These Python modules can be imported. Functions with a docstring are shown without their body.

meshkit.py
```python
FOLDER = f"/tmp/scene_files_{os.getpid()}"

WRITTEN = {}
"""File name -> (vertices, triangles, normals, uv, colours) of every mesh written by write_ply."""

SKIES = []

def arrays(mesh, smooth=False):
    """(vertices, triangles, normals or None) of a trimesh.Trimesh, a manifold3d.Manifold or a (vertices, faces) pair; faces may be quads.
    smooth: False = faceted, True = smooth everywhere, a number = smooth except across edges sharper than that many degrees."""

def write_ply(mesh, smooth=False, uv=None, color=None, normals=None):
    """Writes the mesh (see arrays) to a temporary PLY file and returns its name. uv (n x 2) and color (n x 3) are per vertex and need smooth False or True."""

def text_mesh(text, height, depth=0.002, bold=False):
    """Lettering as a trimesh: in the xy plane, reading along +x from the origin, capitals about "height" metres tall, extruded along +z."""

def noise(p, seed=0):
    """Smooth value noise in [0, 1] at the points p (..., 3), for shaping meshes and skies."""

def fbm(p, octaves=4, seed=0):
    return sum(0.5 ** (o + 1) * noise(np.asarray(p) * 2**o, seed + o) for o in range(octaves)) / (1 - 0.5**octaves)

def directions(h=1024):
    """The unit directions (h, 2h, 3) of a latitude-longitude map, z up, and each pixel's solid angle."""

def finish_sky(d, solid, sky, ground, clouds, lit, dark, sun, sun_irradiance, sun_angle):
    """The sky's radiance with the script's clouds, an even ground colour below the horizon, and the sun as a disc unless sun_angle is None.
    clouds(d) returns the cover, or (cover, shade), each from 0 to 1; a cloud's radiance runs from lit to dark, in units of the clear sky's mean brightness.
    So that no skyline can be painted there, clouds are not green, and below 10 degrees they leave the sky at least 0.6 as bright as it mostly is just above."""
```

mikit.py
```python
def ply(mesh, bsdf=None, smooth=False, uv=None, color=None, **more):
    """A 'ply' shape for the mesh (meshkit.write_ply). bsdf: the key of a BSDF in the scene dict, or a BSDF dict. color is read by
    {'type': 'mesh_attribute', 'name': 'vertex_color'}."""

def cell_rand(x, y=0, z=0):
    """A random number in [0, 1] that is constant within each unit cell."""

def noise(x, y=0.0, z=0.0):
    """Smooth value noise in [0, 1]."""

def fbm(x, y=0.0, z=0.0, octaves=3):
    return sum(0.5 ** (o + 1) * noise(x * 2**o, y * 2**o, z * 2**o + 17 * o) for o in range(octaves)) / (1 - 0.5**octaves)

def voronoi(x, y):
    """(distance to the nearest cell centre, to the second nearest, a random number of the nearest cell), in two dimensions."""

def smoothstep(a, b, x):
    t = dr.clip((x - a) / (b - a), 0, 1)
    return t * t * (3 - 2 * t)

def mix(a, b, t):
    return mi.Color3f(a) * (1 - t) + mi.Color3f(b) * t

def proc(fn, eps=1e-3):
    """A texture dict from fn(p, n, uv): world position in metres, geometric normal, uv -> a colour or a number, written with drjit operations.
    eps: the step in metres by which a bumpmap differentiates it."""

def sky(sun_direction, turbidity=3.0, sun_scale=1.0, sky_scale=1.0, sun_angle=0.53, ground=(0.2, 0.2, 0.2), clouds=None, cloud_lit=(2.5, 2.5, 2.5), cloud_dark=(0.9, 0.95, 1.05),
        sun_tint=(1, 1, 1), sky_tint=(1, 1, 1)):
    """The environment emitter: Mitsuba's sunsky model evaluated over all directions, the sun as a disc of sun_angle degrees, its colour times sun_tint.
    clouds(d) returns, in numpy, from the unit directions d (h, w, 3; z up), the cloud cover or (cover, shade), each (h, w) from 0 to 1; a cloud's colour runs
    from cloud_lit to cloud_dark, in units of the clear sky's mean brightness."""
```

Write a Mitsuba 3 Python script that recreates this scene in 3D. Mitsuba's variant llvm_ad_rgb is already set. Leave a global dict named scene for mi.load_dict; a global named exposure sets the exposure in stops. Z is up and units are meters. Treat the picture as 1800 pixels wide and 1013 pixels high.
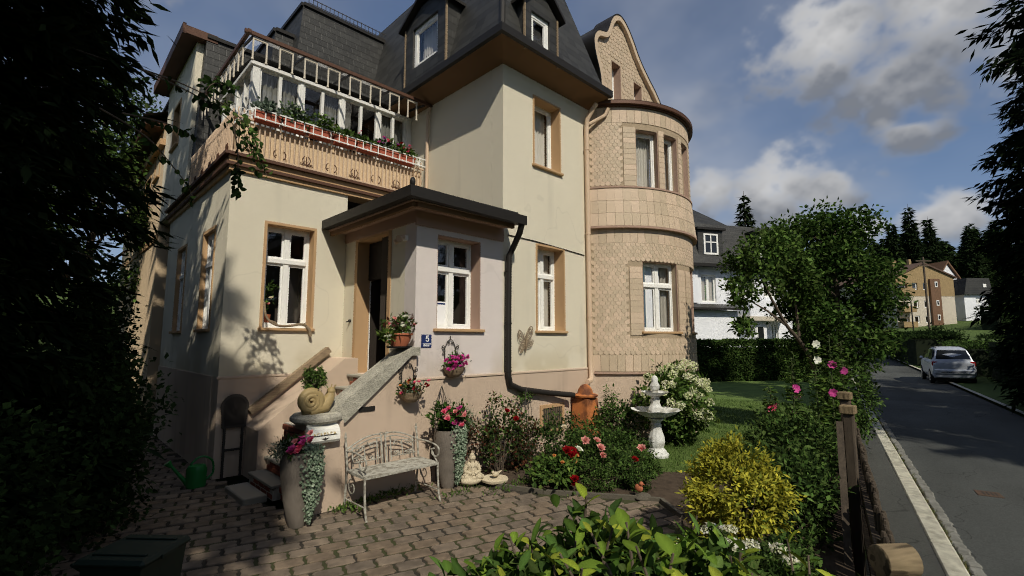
import math, numpy as np, trimesh, mitsuba as mi, mikit, meshkit, drjit as dr
from shapely.geometry import Polygon, box as sbox, LineString, Point
from shapely import affinity
from mikit import proc, fbm, noise, smoothstep, mix, cell_rand

T4 = mi.ScalarTransform4f
PI = math.pi
scene, labels = {}, {}

# ------------------------------------------------------------------ camera, sky, exposure
YAW, PITCH, EYE = math.radians(45.626), math.radians(6.277), 2.0
fw = [math.cos(YAW) * math.cos(PITCH), math.sin(YAW) * math.cos(PITCH), math.sin(PITCH)]
scene['camera'] = {'type': 'perspective', 'fov': 93.35, 'fov_axis': 'x', 'near_clip': 0.05, 'far_clip': 900.0,
                   'to_world': T4().look_at(origin=[0, 0, EYE], target=[fw[0], fw[1], EYE + fw[2]], up=[0, 0, 1])}
SUN = (-0.42, -0.90, 0.88)
exposure = 1.36

def clouds(d):
    az = np.degrees(np.arctan2(d[..., 1], d[..., 0])); el = np.degrees(np.arcsin(np.clip(d[..., 2], -1, 1)))
    q = d / np.maximum(d[..., 2:3] + 0.22, 0.08)
    n1 = meshkit.fbm(q * [2.3, 2.3, 1] + [3.1, 8.2, 0], 6, 4)
    n2 = meshkit.fbm(d * 26 + [5, 2, 7], 6, 9)
    n3 = meshkit.fbm(d * 9 + [1, 2, 3], 5, 5)
    veil = 0.10 + 0.42 * np.clip((meshkit.fbm(q * [1.5, 1.1, 1], 5, 21) - 0.34) / 0.34, 0, 1)
    f = (n1 - 0.60) * 2.0
    sh = 0.45 + (n3 - 0.5) * 1.2
    # heaps of cloud: azimuth, elevation, half widths, flat base
    for a, e, wa, we, s0 in ((17.0, 15.6, 7.2, 4.4, 0.35), (22.5, 16.2, 4.4, 3.5, 0.35), (12.0, 14.6, 4.2, 2.9, 0.55), (16.0, 11.8, 9.0, 2.3, 1.0), (10.5, 28.5, 8.0, 5.6, 0.25), (5.5, 23.5, 6.5, 5.2, 0.85), (2.0, 27.5, 8.0, 6.5, 0.5),
                             (4.9, 18.4, 3.4, 1.7, .85), (3.6, 10.6, 4.5, 2.6, 0.35), (9.5, 10.5, 3.5, 2.0, 0.3), (-8, 22, 9, 5, .5), (-25, 17, 8, 4, .5), (40, 12, 9, 4, .5), (62, 19, 10, 5, .5), (95, 15, 9, 5, .5), (88, 33, 8, 4, .4), (150, 18, 10, 6, .5), (-120, 20, 9, 5, .5)):
        da = (az - a + 180) % 360 - 180
        g = 1.0 - np.sqrt((da / wa) ** 2 + ((el - e) / we) ** 2)
        g = g + (n2 - 0.5) * 1.5 + (n3 - 0.5) * 0.9
        f = np.maximum(f, g * 0.9)
        w = np.clip(g * 2.2, 0, 1)
        sh = sh * (1 - w) + w * np.clip(s0 - 0.55 * (el - e) / we + (n2 - 0.5) * 1.4, 0, 1)
    cover = np.clip(f / 0.62, 0, 1)
    cover = cover * cover * (3 - 2 * cover)
    total = 1 - (1 - cover * 0.96) * (1 - veil)
    return total, np.clip(sh, 0, 1)

scene['sky'] = mikit.sky(SUN, turbidity=2.6, sky_scale=0.84, clouds=clouds, cloud_lit=(3.1, 3.08, 3.05), cloud_dark=(1.0, 1.08, 1.24), sky_tint=(1.06, 1.04, 1.10), sun_tint=(0.93, 1.05, 1.22))

# ------------------------------------------------------------------ mesh helpers: every mesh is a (vertices, triangles) pair
def cat(ms):
    ms = [m for m in ms if m is not None and len(m[0])]
    off, V, F = 0, [], []
    for v, f in ms:
        V.append(np.asarray(v, float)); F.append(np.asarray(f, int) + off); off += len(v)
    return np.vstack(V), np.vstack(F)

BOXF = np.array([[0, 2, 3], [0, 3, 1], [4, 5, 7], [4, 7, 6], [0, 1, 5], [0, 5, 4], [2, 6, 7], [2, 7, 3], [0, 4, 6], [0, 6, 2], [1, 3, 7], [1, 7, 5]])
def box(x0, x1, y0, y1, z0, z1):
    return np.array([[x, y, z] for x in (x0, x1) for y in (y0, y1) for z in (z0, z1)], float), BOXF[:, ::-1].copy()

def _cb():
    pts = []
    for s in np.ndindex(2, 2, 2):
        for k in range(3):
            pts.append([(1 if s[j] else -1) * (1.0 if j == k else 0.8) for j in range(3)])
    h = trimesh.convex.convex_hull(np.array(pts), qhull_options='QbB Pp Qt')
    idx = trimesh.proximity.cKDTree(np.array(pts)).query(h.vertices)[1] if hasattr(trimesh.proximity, 'cKDTree') else None
    from scipy.spatial import cKDTree
    idx = cKDTree(np.array(pts)).query(h.vertices)[1]
    return idx[h.faces]
CBF = _cb()
def cbox(x0, x1, y0, y1, z0, z1, b=0.01):
    lo, hi = np.array([x0, y0, z0], float), np.array([x1, y1, z1], float)
    pts = []
    for s in np.ndindex(2, 2, 2):
        for k in range(3):
            pts.append([(hi[j] - (0 if j == k else b)) if s[j] else (lo[j] + (0 if j == k else b)) for j in range(3)])
    return np.array(pts), CBF

def tube(p, r, n=6, cap=True):
    p = np.asarray(p, float); r = np.broadcast_to(np.asarray(r, float), (len(p),))
    t = np.gradient(p, axis=0); t /= np.linalg.norm(t, axis=1, keepdims=True) + 1e-12
    a0 = np.array([0, 0, 1.0]) if abs(t[0, 2]) < 0.9 else np.array([1.0, 0, 0])
    a = np.zeros_like(p); prev = np.cross(t[0], a0); prev /= np.linalg.norm(prev)
    for i in range(len(p)):
        prev = prev - t[i] * (prev @ t[i]); prev /= np.linalg.norm(prev) + 1e-12; a[i] = prev
    b = np.cross(t, a); ang = np.arange(n) * 2 * PI / n
    v = p[:, None] + r[:, None, None] * (np.cos(ang)[None, :, None] * a[:, None] + np.sin(ang)[None, :, None] * b[:, None])
    i, j = np.meshgrid(np.arange(len(p) - 1), np.arange(n), indexing='ij')
    A, B, C, D = i * n + j, i * n + (j + 1) % n, (i + 1) * n + (j + 1) % n, (i + 1) * n + j
    f = np.vstack([np.stack([A, B, C], -1).reshape(-1, 3), np.stack([A, C, D], -1).reshape(-1, 3)])
    v = v.reshape(-1, 3)
    if cap:
        m = len(v); v = np.vstack([v, p[:1], p[-1:]]); k = np.arange(n); e = (len(p) - 1) * n
        f = np.vstack([f, np.stack([np.full(n, m), (k + 1) % n, k], 1), np.stack([np.full(n, m + 1), e + k, e + (k + 1) % n], 1)])
    return v, f

def rod(a, b, r, n=6): return tube([a, b], r, n)

def bar(a, b, w, h):
    """square bar from a to b; w horizontal, h the other way"""
    a, b = np.asarray(a, float), np.asarray(b, float); d = b - a; d /= np.linalg.norm(d)
    s = np.cross(d, [0, 0, 1.0]); s = s / np.linalg.norm(s) if np.linalg.norm(s) > 1e-6 else np.array([1.0, 0, 0])
    u = np.cross(s, d)
    v = [p + s * x * w / 2 + u * y * h / 2 for p in (a, b) for x in (-1, 1) for y in (-1, 1)]
    return np.array(v), BOXF.copy()

def lathe(prof, n=24, c=(0, 0, 0), flute=0, fa=0.0, fsel=None):
    prof = np.asarray(prof, float); ang = np.arange(n) * 2 * PI / n
    k = np.ones((len(prof), n))
    if flute:
        amp = np.full(len(prof), fa) if fsel is None else np.asarray(fsel) * fa
        k = 1 + amp[:, None] * np.cos(flute * ang)[None]
    R = prof[:, :1] * k
    v = np.stack([R * np.cos(ang) + c[0], R * np.sin(ang) + c[1], np.repeat(prof[:, 1:2], n, 1) + c[2]], -1).reshape(-1, 3)
    i, j = np.meshgrid(np.arange(len(prof) - 1), np.arange(n), indexing='ij')
    A, B, C, D = i * n + j, i * n + (j + 1) % n, (i + 1) * n + (j + 1) % n, (i + 1) * n + j
    return v, np.vstack([np.stack([A, B, C], -1).reshape(-1, 3), np.stack([A, C, D], -1).reshape(-1, 3)])

def ball(c, r, n=10, jit=0, seed=0):
    m = trimesh.creation.icosphere(subdivisions=2 if n > 8 else 1)
    v = m.vertices * np.broadcast_to(r, (3,)) 
    if jit: v = v * (1 + jit * (meshkit.fbm(m.vertices * 2.5 + seed, 3, seed) - 0.5))[:, None]
    return v + np.asarray(c, float), np.array(m.faces)

def prism(poly, y0, y1):
    """polygon in (x, z) extruded along +y from y0 to y1"""
    geoms = getattr(poly, 'geoms', [poly]); out = []
    for g in geoms:
        m = trimesh.creation.extrude_polygon(g, y1 - y0, engine='earcut')
        v = np.array(m.vertices)[:, [0, 2, 1]]; v[:, 1] += y0
        out.append((v, np.array(m.faces)[:, ::-1]))
    return cat(out)

def slab(poly, z0, z1):
    geoms = getattr(poly, 'geoms', [poly]); out = []
    for g in geoms:
        m = trimesh.creation.extrude_polygon(g, z1 - z0, engine='earcut'); v = np.array(m.vertices); v[:, 2] += z0
        out.append((v, np.array(m.faces)))
    return cat(out)

class Fr:
    """a wall's frame: X along the wall seen from outside (left to right), Y inwards, Z up"""
    def __init__(s, o, u):
        s.o = np.array([o[0], o[1], o[2] if len(o) > 2 else 0.0]); s.u = np.array([u[0], u[1], 0.0]) / math.hypot(*u[:2])
        s.i = np.array([-s.u[1], s.u[0], 0.0]); s.M = np.stack([s.u, s.i, [0, 0, 1.0]], 1)
    def __call__(s, m): return np.asarray(m[0], float) @ s.M.T + s.o, m[1]
    def mat(s):
        A = np.eye(4); A[:3, :3] = s.M; A[:3, 3] = s.o; return T4(A)
    def p(s, *q): return np.asarray(q, float) @ s.M.T + s.o

def rotz(m, a, o=(0, 0, 0)):
    c, s = math.cos(a), math.sin(a); v = np.asarray(m[0], float)
    return np.stack([v[:, 0] * c - v[:, 1] * s + o[0], v[:, 0] * s + v[:, 1] * c + o[1], v[:, 2] + o[2]], 1), m[1]
def shift(m, o): return np.asarray(m[0], float) + np.asarray(o, float), m[1]

# ------------------------------------------------------------------ scene helpers
_used = set()
def numbered(k):
    if k not in _used: _used.add(k); return k
    i = 1
    while f'{k}_{i:03d}' in _used: i += 1
    k = f'{k}_{i:03d}'; _used.add(k); return k
def thing(name, label, cat_, group=None):
    k = numbered(name); labels[k] = {'label': label, 'category': cat_}
    if group: labels[k]['group'] = group
    return k
def add(parent, name, m, mat, smooth=False, label=None, color=None, stuff=False, **kw):
    k = numbered((parent + '__' if parent else '') + name)
    scene[k] = mikit.ply(m, mat, smooth=smooth, color=color, **kw)
    if label: labels.setdefault(k, {})['label'] = label
    if stuff: labels.setdefault(k, {})['kind'] = 'stuff'
    return k
def reuse(parent, name, d, M):
    k = numbered(parent + '__' + name); scene[k] = {**d, 'to_world': M}; return k
def struct(name, m, mat, smooth=False, label=None, parent=None, **kw):
    k = add(parent, name, m, mat, smooth, **kw)
    labels.setdefault(k, {})['kind'] = 'structure'
    if label: labels[k]['label'] = label
    return k

# ------------------------------------------------------------------ materials
def flat(name, rgb, rough=0.8, metallic=0.0, spec=0.3, bump=None, **kw):
    b = {'type': 'principled', 'base_color': {'type': 'rgb', 'value': list(rgb)}, 'roughness': rough, 'metallic': metallic, 'specular': spec, **kw}
    if bump: b = {'type': 'bumpmap', 'arbitrary': proc(bump[0], bump[2] if len(bump) > 2 else 2e-3), 'scale': bump[1], 'nested': b}
    scene[name] = {'type': 'twosided', 'bsdf': b}
    return name
def pmat(name, fn, rough=0.85, spec=0.3, bump=None, **kw):
    b = {'type': 'principled', 'base_color': proc(fn), 'roughness': rough, 'specular': spec, **kw}
    if bump: b = {'type': 'bumpmap', 'arbitrary': proc(bump[0], bump[2] if len(bump) > 2 else 2e-3), 'scale': bump[1], 'nested': b}
    scene[name] = {'type': 'twosided', 'bsdf': b}
    return name

def mottled(c, k=0.12, s=1.3, dirt=0.10):
    c = np.array(c)
    def fn(p, n, uv):
        a = fbm(p.x * s, p.y * s, p.z * s, 4)
        st = fbm(p.x * 5.0 + p.y * 5.0, 3.0, p.z * 0.45, 3)
        w = (a - 0.5) * 2 * k + 1.0 - dirt * smoothstep(0.5, 0.8, st)
        return mi.Color3f(*c.tolist()) * w
    return fn
def plaster_bump(p, n, uv): return fbm(p.x * 45, p.y * 45, p.z * 45, 3)
PB = (plaster_bump, 0.0025, 3e-3)
def wall_paint(c):
    c = np.array(c)
    def fn(p, n, uv):
        a = fbm(p.x * 0.7, p.y * 0.7, p.z * 0.7, 4); g = noise(p.x * 60, p.y * 60, p.z * 60); h = p.x + p.y
        run = smoothstep(0.56, 0.78, fbm(h * 3.2, 7.0, p.z * 0.22, 4)) * smoothstep(0.35, 0.6, fbm(h * 0.6, 3.0, p.z * 0.5, 2))
        crack = 1 - smoothstep(0.0, 0.012, dr.abs(fbm(h * 0.9, p.z * 0.8, 2.0, 4) - 0.47)); crack = crack * smoothstep(0.5, 0.62, noise(h * 0.8, p.z * 0.7, 9.0))
        low = smoothstep(2.1, 1.45, p.z) * smoothstep(0.35, 0.7, fbm(h * 2.5, p.z * 2.5, 1.0, 3))
        return mi.Color3f(*c.tolist()) * ((1 + (a - 0.5) * 0.13 + (g - 0.5) * 0.035) * (1 - 0.10 * run - 0.07 * crack)) * mix((1, 1, 1), (0.86, 0.83, 0.76), low)
    return fn
pmat('mat_cream_plaster', wall_paint((0.62, 0.575, 0.46)), bump=PB)
pmat('mat_pink_plaster', wall_paint((0.63, 0.575, 0.55)), bump=PB)
pmat('mat_plinth', mottled((0.49, 0.385, 0.295), 0.10, 1.1, 0.12), bump=PB)
pmat('mat_peach_plaster', mottled((0.58, 0.45, 0.30), 0.07, 1.0, 0.06))
pmat('mat_white_plaster', mottled((0.74, 0.76, 0.80), 0.05, 0.5, 0.05))
pmat('mat_ochre_plaster', mottled((0.30, 0.215, 0.11), 0.06, 0.3, 0.03))
pmat('mat_block_plaster', mottled((0.52, 0.47, 0.38), 0.06, 0.3, 0.05))
flat('mat_brown_cladding', (0.15, 0.085, 0.05))
flat('mat_surround', (0.45, 0.29, 0.155), 0.8)
flat('mat_reveal', (0.36, 0.245, 0.19), 0.85)
flat('mat_white_frame', (0.78, 0.78, 0.75), 0.4)
flat('mat_dark_room', (0.06, 0.05, 0.042), 0.9)  # dark colour stands for unlit interiors
flat('mat_room', (0.10, 0.09, 0.075), 0.9)
flat('mat_curtain', (0.55, 0.53, 0.48), 0.9)
flat('mat_reflection_grey', (0.20, 0.205, 0.19), 0.9)
scene['mat_pane'] = {'type': 'thindielectric', 'int_ior': 1.5}
flat('mat_soffit', (0.17, 0.095, 0.045), 0.75)
flat('mat_gutter', (0.022, 0.020, 0.018), 0.5, 0.2)
flat('mat_copper', (0.10, 0.05, 0.032), 0.55, 0.2)
flat('mat_beige_metal', (0.56, 0.42, 0.30), 0.55)
flat('mat_pale_metal', (0.60, 0.54, 0.44), 0.6)
flat('mat_balustrade', (0.60, 0.46, 0.30), 0.7)
def slate_col(p, n, uv):
    r = cell_rand(dr.floor(p.x * 4.0 + p.y * 4.0), 0, dr.floor(p.z * 6.5))
    return mi.Color3f(0.026, 0.026, 0.024) * (0.7 + 0.55 * r + 0.6 * (fbm(p.x * 1.2, p.y * 1.2, p.z * 1.2, 3) - 0.5))
def slate_bump(p, n, uv):
    z = p.z * 6.5; row = dr.floor(z); a = p.x * 4.0 + p.y * 4.0 + 0.5 * row
    return (1.0 - (z - row)) * 0.7 + smoothstep(0.0, 0.06, a - dr.floor(a)) * 0.3
pmat('mat_slate', slate_col, 0.55, 0.5, bump=(slate_bump, 0.013, 5e-3))
flat('mat_dark_wood', (0.026, 0.02, 0.016), 0.7)
for i, k in enumerate((0.90, 0.96, 1.02, 1.08)):
    flat(f'mat_tile_{i}', (0.505 * k, 0.405 * k * (1 - .01 * i), 0.288 * k), 0.6, spec=0.35)
flat('mat_tile_joint', (0.35, 0.275, 0.19), 0.9)
flat('mat_stone_tread', (0.27, 0.25, 0.205), 0.95)
flat('mat_mortar', (0.46, 0.42, 0.35), 0.95)
flat('mat_red_brick', (0.27, 0.085, 0.05), 0.9)
flat('mat_red_brick_dark', (0.20, 0.06, 0.04), 0.9)
def granite(p, n, uv):
    a = noise(p.x * 90, p.y * 90, p.z * 90); b = fbm(p.x * 9, p.y * 9, p.z * 9, 3)
    return mix((0.20, 0.19, 0.15), (0.46, 0.44, 0.37), a) * (0.6 + 0.8 * b)
pmat('mat_granite', granite, 0.9, bump=(plaster_bump, 0.006, 3e-3))
def wood(p, n, uv):
    a = fbm(p.x * 14, p.y * 14, p.z * 60, 3)
    return mix((0.12, 0.085, 0.055), (0.34, 0.26, 0.17), a)
pmat('mat_old_wood', wood, 0.85)
pmat('mat_fence_wood', lambda p, n, uv: mix((0.03, 0.024, 0.019), (0.09, 0.07, 0.05), fbm(p.x * 30, p.y * 30, p.z * 5, 3)), 0.9)
pmat('mat_log', lambda p, n, uv: mix((0.085, 0.06, 0.034), (0.23, 0.175, 0.10), fbm(p.x * 22, p.y * 22, p.z * 8, 4)), 0.9, bump=(lambda p, n, uv: fbm(p.x * 40, p.y * 40, p.z * 9, 3), 0.012, 3e-3))
def end_log(p, n, uv):
    a, c = p.x * 0.50 - p.y * 0.30, p.x * 0.55 + p.y * 0.83
    g = fbm(a * 4, p.z * 55, c * 55, 4); k = fbm(a * 1.5, p.z * 22, c * 22, 3); crack = smoothstep(0.62, 0.68, k)
    return mix((0.10, 0.075, 0.045), (0.29, 0.225, 0.135), g) * (0.75 + 0.5 * fbm(p.x * 9, p.y * 9, p.z * 9, 3)) * (1 - 0.6 * crack)
pmat('mat_end_log', end_log, 0.92, bump=(lambda p, n, uv: fbm((p.x * 0.5 - p.y * 0.3) * 4, p.z * 55, (p.x * .55 + p.y * .83) * 55, 4), 0.008, 2e-3))
def rust(p, n, uv):
    a = fbm(p.x * 7, p.y * 7, p.z * 4, 4); return mix((0.13, 0.05, 0.025), (0.46, 0.16, 0.05), smoothstep(0.3, 0.65, a))
pmat('mat_rust', rust, 0.85)
flat('mat_iron', (0.05, 0.045, 0.04), 0.6, 0.4)
pmat('mat_bench_paint', lambda p, n, uv: mix((0.20, 0.185, 0.15), (0.38, 0.37, 0.32), smoothstep(0.3, 0.6, fbm(p.x * 25, p.y * 25, p.z * 25, 3))), 0.65)
pmat('mat_planter', lambda p, n, uv: mi.Color3f(0.15, 0.13, 0.11) * (0.75 + 0.5 * fbm(p.x * 8, p.y * 8, p.z * 8, 3)), 0.7)
flat('mat_terracotta', (0.40, 0.13, 0.065), 0.8)
flat('mat_flower_box', (0.38, 0.10, 0.06), 0.7)
def fount(p, n, uv):
    return mix((0.30, 0.29, 0.24), (0.64, 0.65, 0.63), smoothstep(0.25, 0.6, fbm(p.x * 7, p.y * 7, p.z * 9, 4)))
pmat('mat_fountain', fount, 0.75)
flat('mat_snail', (0.34, 0.255, 0.12), 0.55)
flat('mat_mailbox', (0.78, 0.78, 0.72), 0.35)
flat('mat_gold', (0.48, 0.36, 0.14), 0.45)
flat('mat_buddha', (0.52, 0.45, 0.32), 0.9)
flat('mat_enamel_blue', (0.02, 0.035, 0.12), 0.3)
flat('mat_enamel_white', (0.8, 0.8, 0.8), 0.4)
flat('mat_green_plastic', (0.015, 0.16, 0.035), 0.4)
flat('mat_bin', (0.010, 0.022, 0.015), 0.6)
flat('mat_black', (0.012, 0.012, 0.012), 0.6)
flat('mat_bulb', (0.75, 0.72, 0.65), 0.3)
flat('mat_old_stone', (0.10, 0.09, 0.07), 0.95)
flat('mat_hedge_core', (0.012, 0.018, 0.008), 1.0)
flat('mat_moss', (0.07, 0.085, 0.02), 1.0)
# ground
pmat('mat_soil', lambda p, n, uv: mi.Color3f(0.055, 0.04, 0.028) * (0.5 + fbm(p.x * 14, p.y * 14, 0, 4)), 1.0)
pmat('mat_lawn', lambda p, n, uv: mix((0.038, 0.066, 0.015), (0.095, 0.142, 0.035), fbm(p.x * 2.5, p.y * 2.5, 0, 4)), 1.0)
pmat('mat_meadow', lambda p, n, uv: mix((0.025, 0.04, 0.012), (0.065, 0.10, 0.025), fbm(p.x * 0.35, p.y * 0.35, 0, 5)), 1.0)
pmat('mat_joint_sand', lambda p, n, uv: mix((0.036, 0.031, 0.024), (0.044, 0.048, 0.02), smoothstep(0.4, 0.7, fbm(p.x * 3, p.y * 3, 0, 3))), 1.0)
for i, c in enumerate(((0.150, 0.118, 0.088), (0.172, 0.136, 0.102), (0.134, 0.108, 0.083), (0.16, 0.122, 0.087))):
    pmat(f'mat_paver_{i}', (lambda c: (lambda p, n, uv: mi.Color3f(*c) * (0.55 + 0.9 * fbm(p.x * 11, p.y * 11, p.z * 11, 4))))(c), 0.9, bump=(plaster_bump, 0.005, 3e-3))
def asphalt(p, n, uv):
    s, t = p.x * 0.975 + p.y * 0.222, p.y * 0.975 - p.x * 0.222
    b = fbm(s * 0.5, t * 1.1, 0, 4); grit = noise(p.x * 70, p.y * 70, 0); pb = noise(s * 0.16 + 3, t * 0.45, 5.0); patch = smoothstep(0.60, 0.615, pb)
    d1, d2, _ = mikit.voronoi(s * 0.55 + fbm(s * 1.5, t * 1.5, 0, 3) * 0.8, t * 0.8 + fbm(t * 1.5, s * 1.5, 4, 3) * 0.8)
    crack = (1 - smoothstep(0.0, 0.018, d2 - d1)) * smoothstep(0.42, 0.55, fbm(s * 0.3, t * 0.5, 8, 2))
    track = smoothstep(0.42, 0.0, dr.abs(dr.abs(t + 2.7) - 0.75)) * 0.10
    return mi.Color3f(0.052, 0.056, 0.054) * ((0.66 + 0.42 * grit + 0.6 * (b - 0.45)) * (1 - 0.22 * patch) * (1 - 0.5 * crack) + track)
pmat('mat_asphalt', asphalt, 0.9)
pmat('mat_footway', lambda p, n, uv: asphalt(p + mi.Vector3f(9, 4, 0), n, uv) * mi.Color3f(1.05, 1.02, 0.98), 0.92)
pmat('mat_kerb', lambda p, n, uv: mi.Color3f(0.36, 0.35, 0.285) * (0.55 + 0.9 * fbm(p.x * 12, p.y * 12, 0, 3)), 0.9)
pmat('mat_cobble', lambda p, n, uv: mi.Color3f(0.16, 0.16, 0.145) * (0.6 + 0.8 * fbm(p.x * 9, p.y * 9, 0, 3)), 0.9)
# plants: colour from the leaves themselves (one colour per leaf)
def leafmat(name, rough=0.55, trans=0.5):
    scene[name] = {'type': 'principledthin', 'base_color': {'type': 'mesh_attribute', 'name': 'vertex_color'}, 'roughness': rough, 'diff_trans': trans, 'spec_trans': 0.0, 'eta': 1.35}
    return name
leafmat('mat_leaf', 0.55, 0.45)
leafmat('mat_leaf_dull', 0.9, 0.35)
leafmat('mat_petal', 0.7, 0.6)
def bark(p, n, uv): return mi.Color3f(0.10, 0.078, 0.058) * (0.4 + 1.2 * fbm(p.x * 20, p.y * 20, p.z * 5, 4))
pmat('mat_bark', bark, 0.95)
flat('mat_stem', (0.055, 0.075, 0.025), 0.8)
# ------------------------------------------------------------------ the villa
yM, yT, xT, xM, xP, xR = 5.963, 8.26, 1.969, 5.611, 3.875, 8.15
zE, zP, zT = 6.98, 1.465, 4.667
villa = thing('villa', 'large cream villa with glazed veranda, slate mansard roof and round beige tiled bay', 'house')
V = villa

def wall(fr, name, L, z0, z1, holes=(), mat='mat_cream_plaster', t=0.3, x0=0.0, label=None):
    poly = sbox(x0, z0, L, z1)
    for h in holes: poly = poly.difference(sbox(h[0], h[2], h[1], h[3]))
    return add(V, name, fr(prism(poly, 0, t)), mat, label=label)

def quad_sheet(x0, x1, y, z0, z1):
    return np.array([[x0, y, z0], [x1, y, z0], [x1, y, z1], [x0, y, z1]], float), np.array([[0, 1, 2], [0, 2, 3]])

def curtain_mesh(x0, x1, y, z0, z1, n=28, a=0.025):
    x = np.linspace(x0, x1, n); yy = y + a * np.sin(np.arange(n) * 1.9)
    v = np.vstack([np.stack([x, yy, np.full(n, z0)], 1), np.stack([x, yy, np.full(n, z1)], 1)]); i = np.arange(n - 1)
    return v, np.vstack([np.stack([i, i + 1, i + n + 1], 1), np.stack([i, i + n + 1, i + n], 1)])

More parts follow.
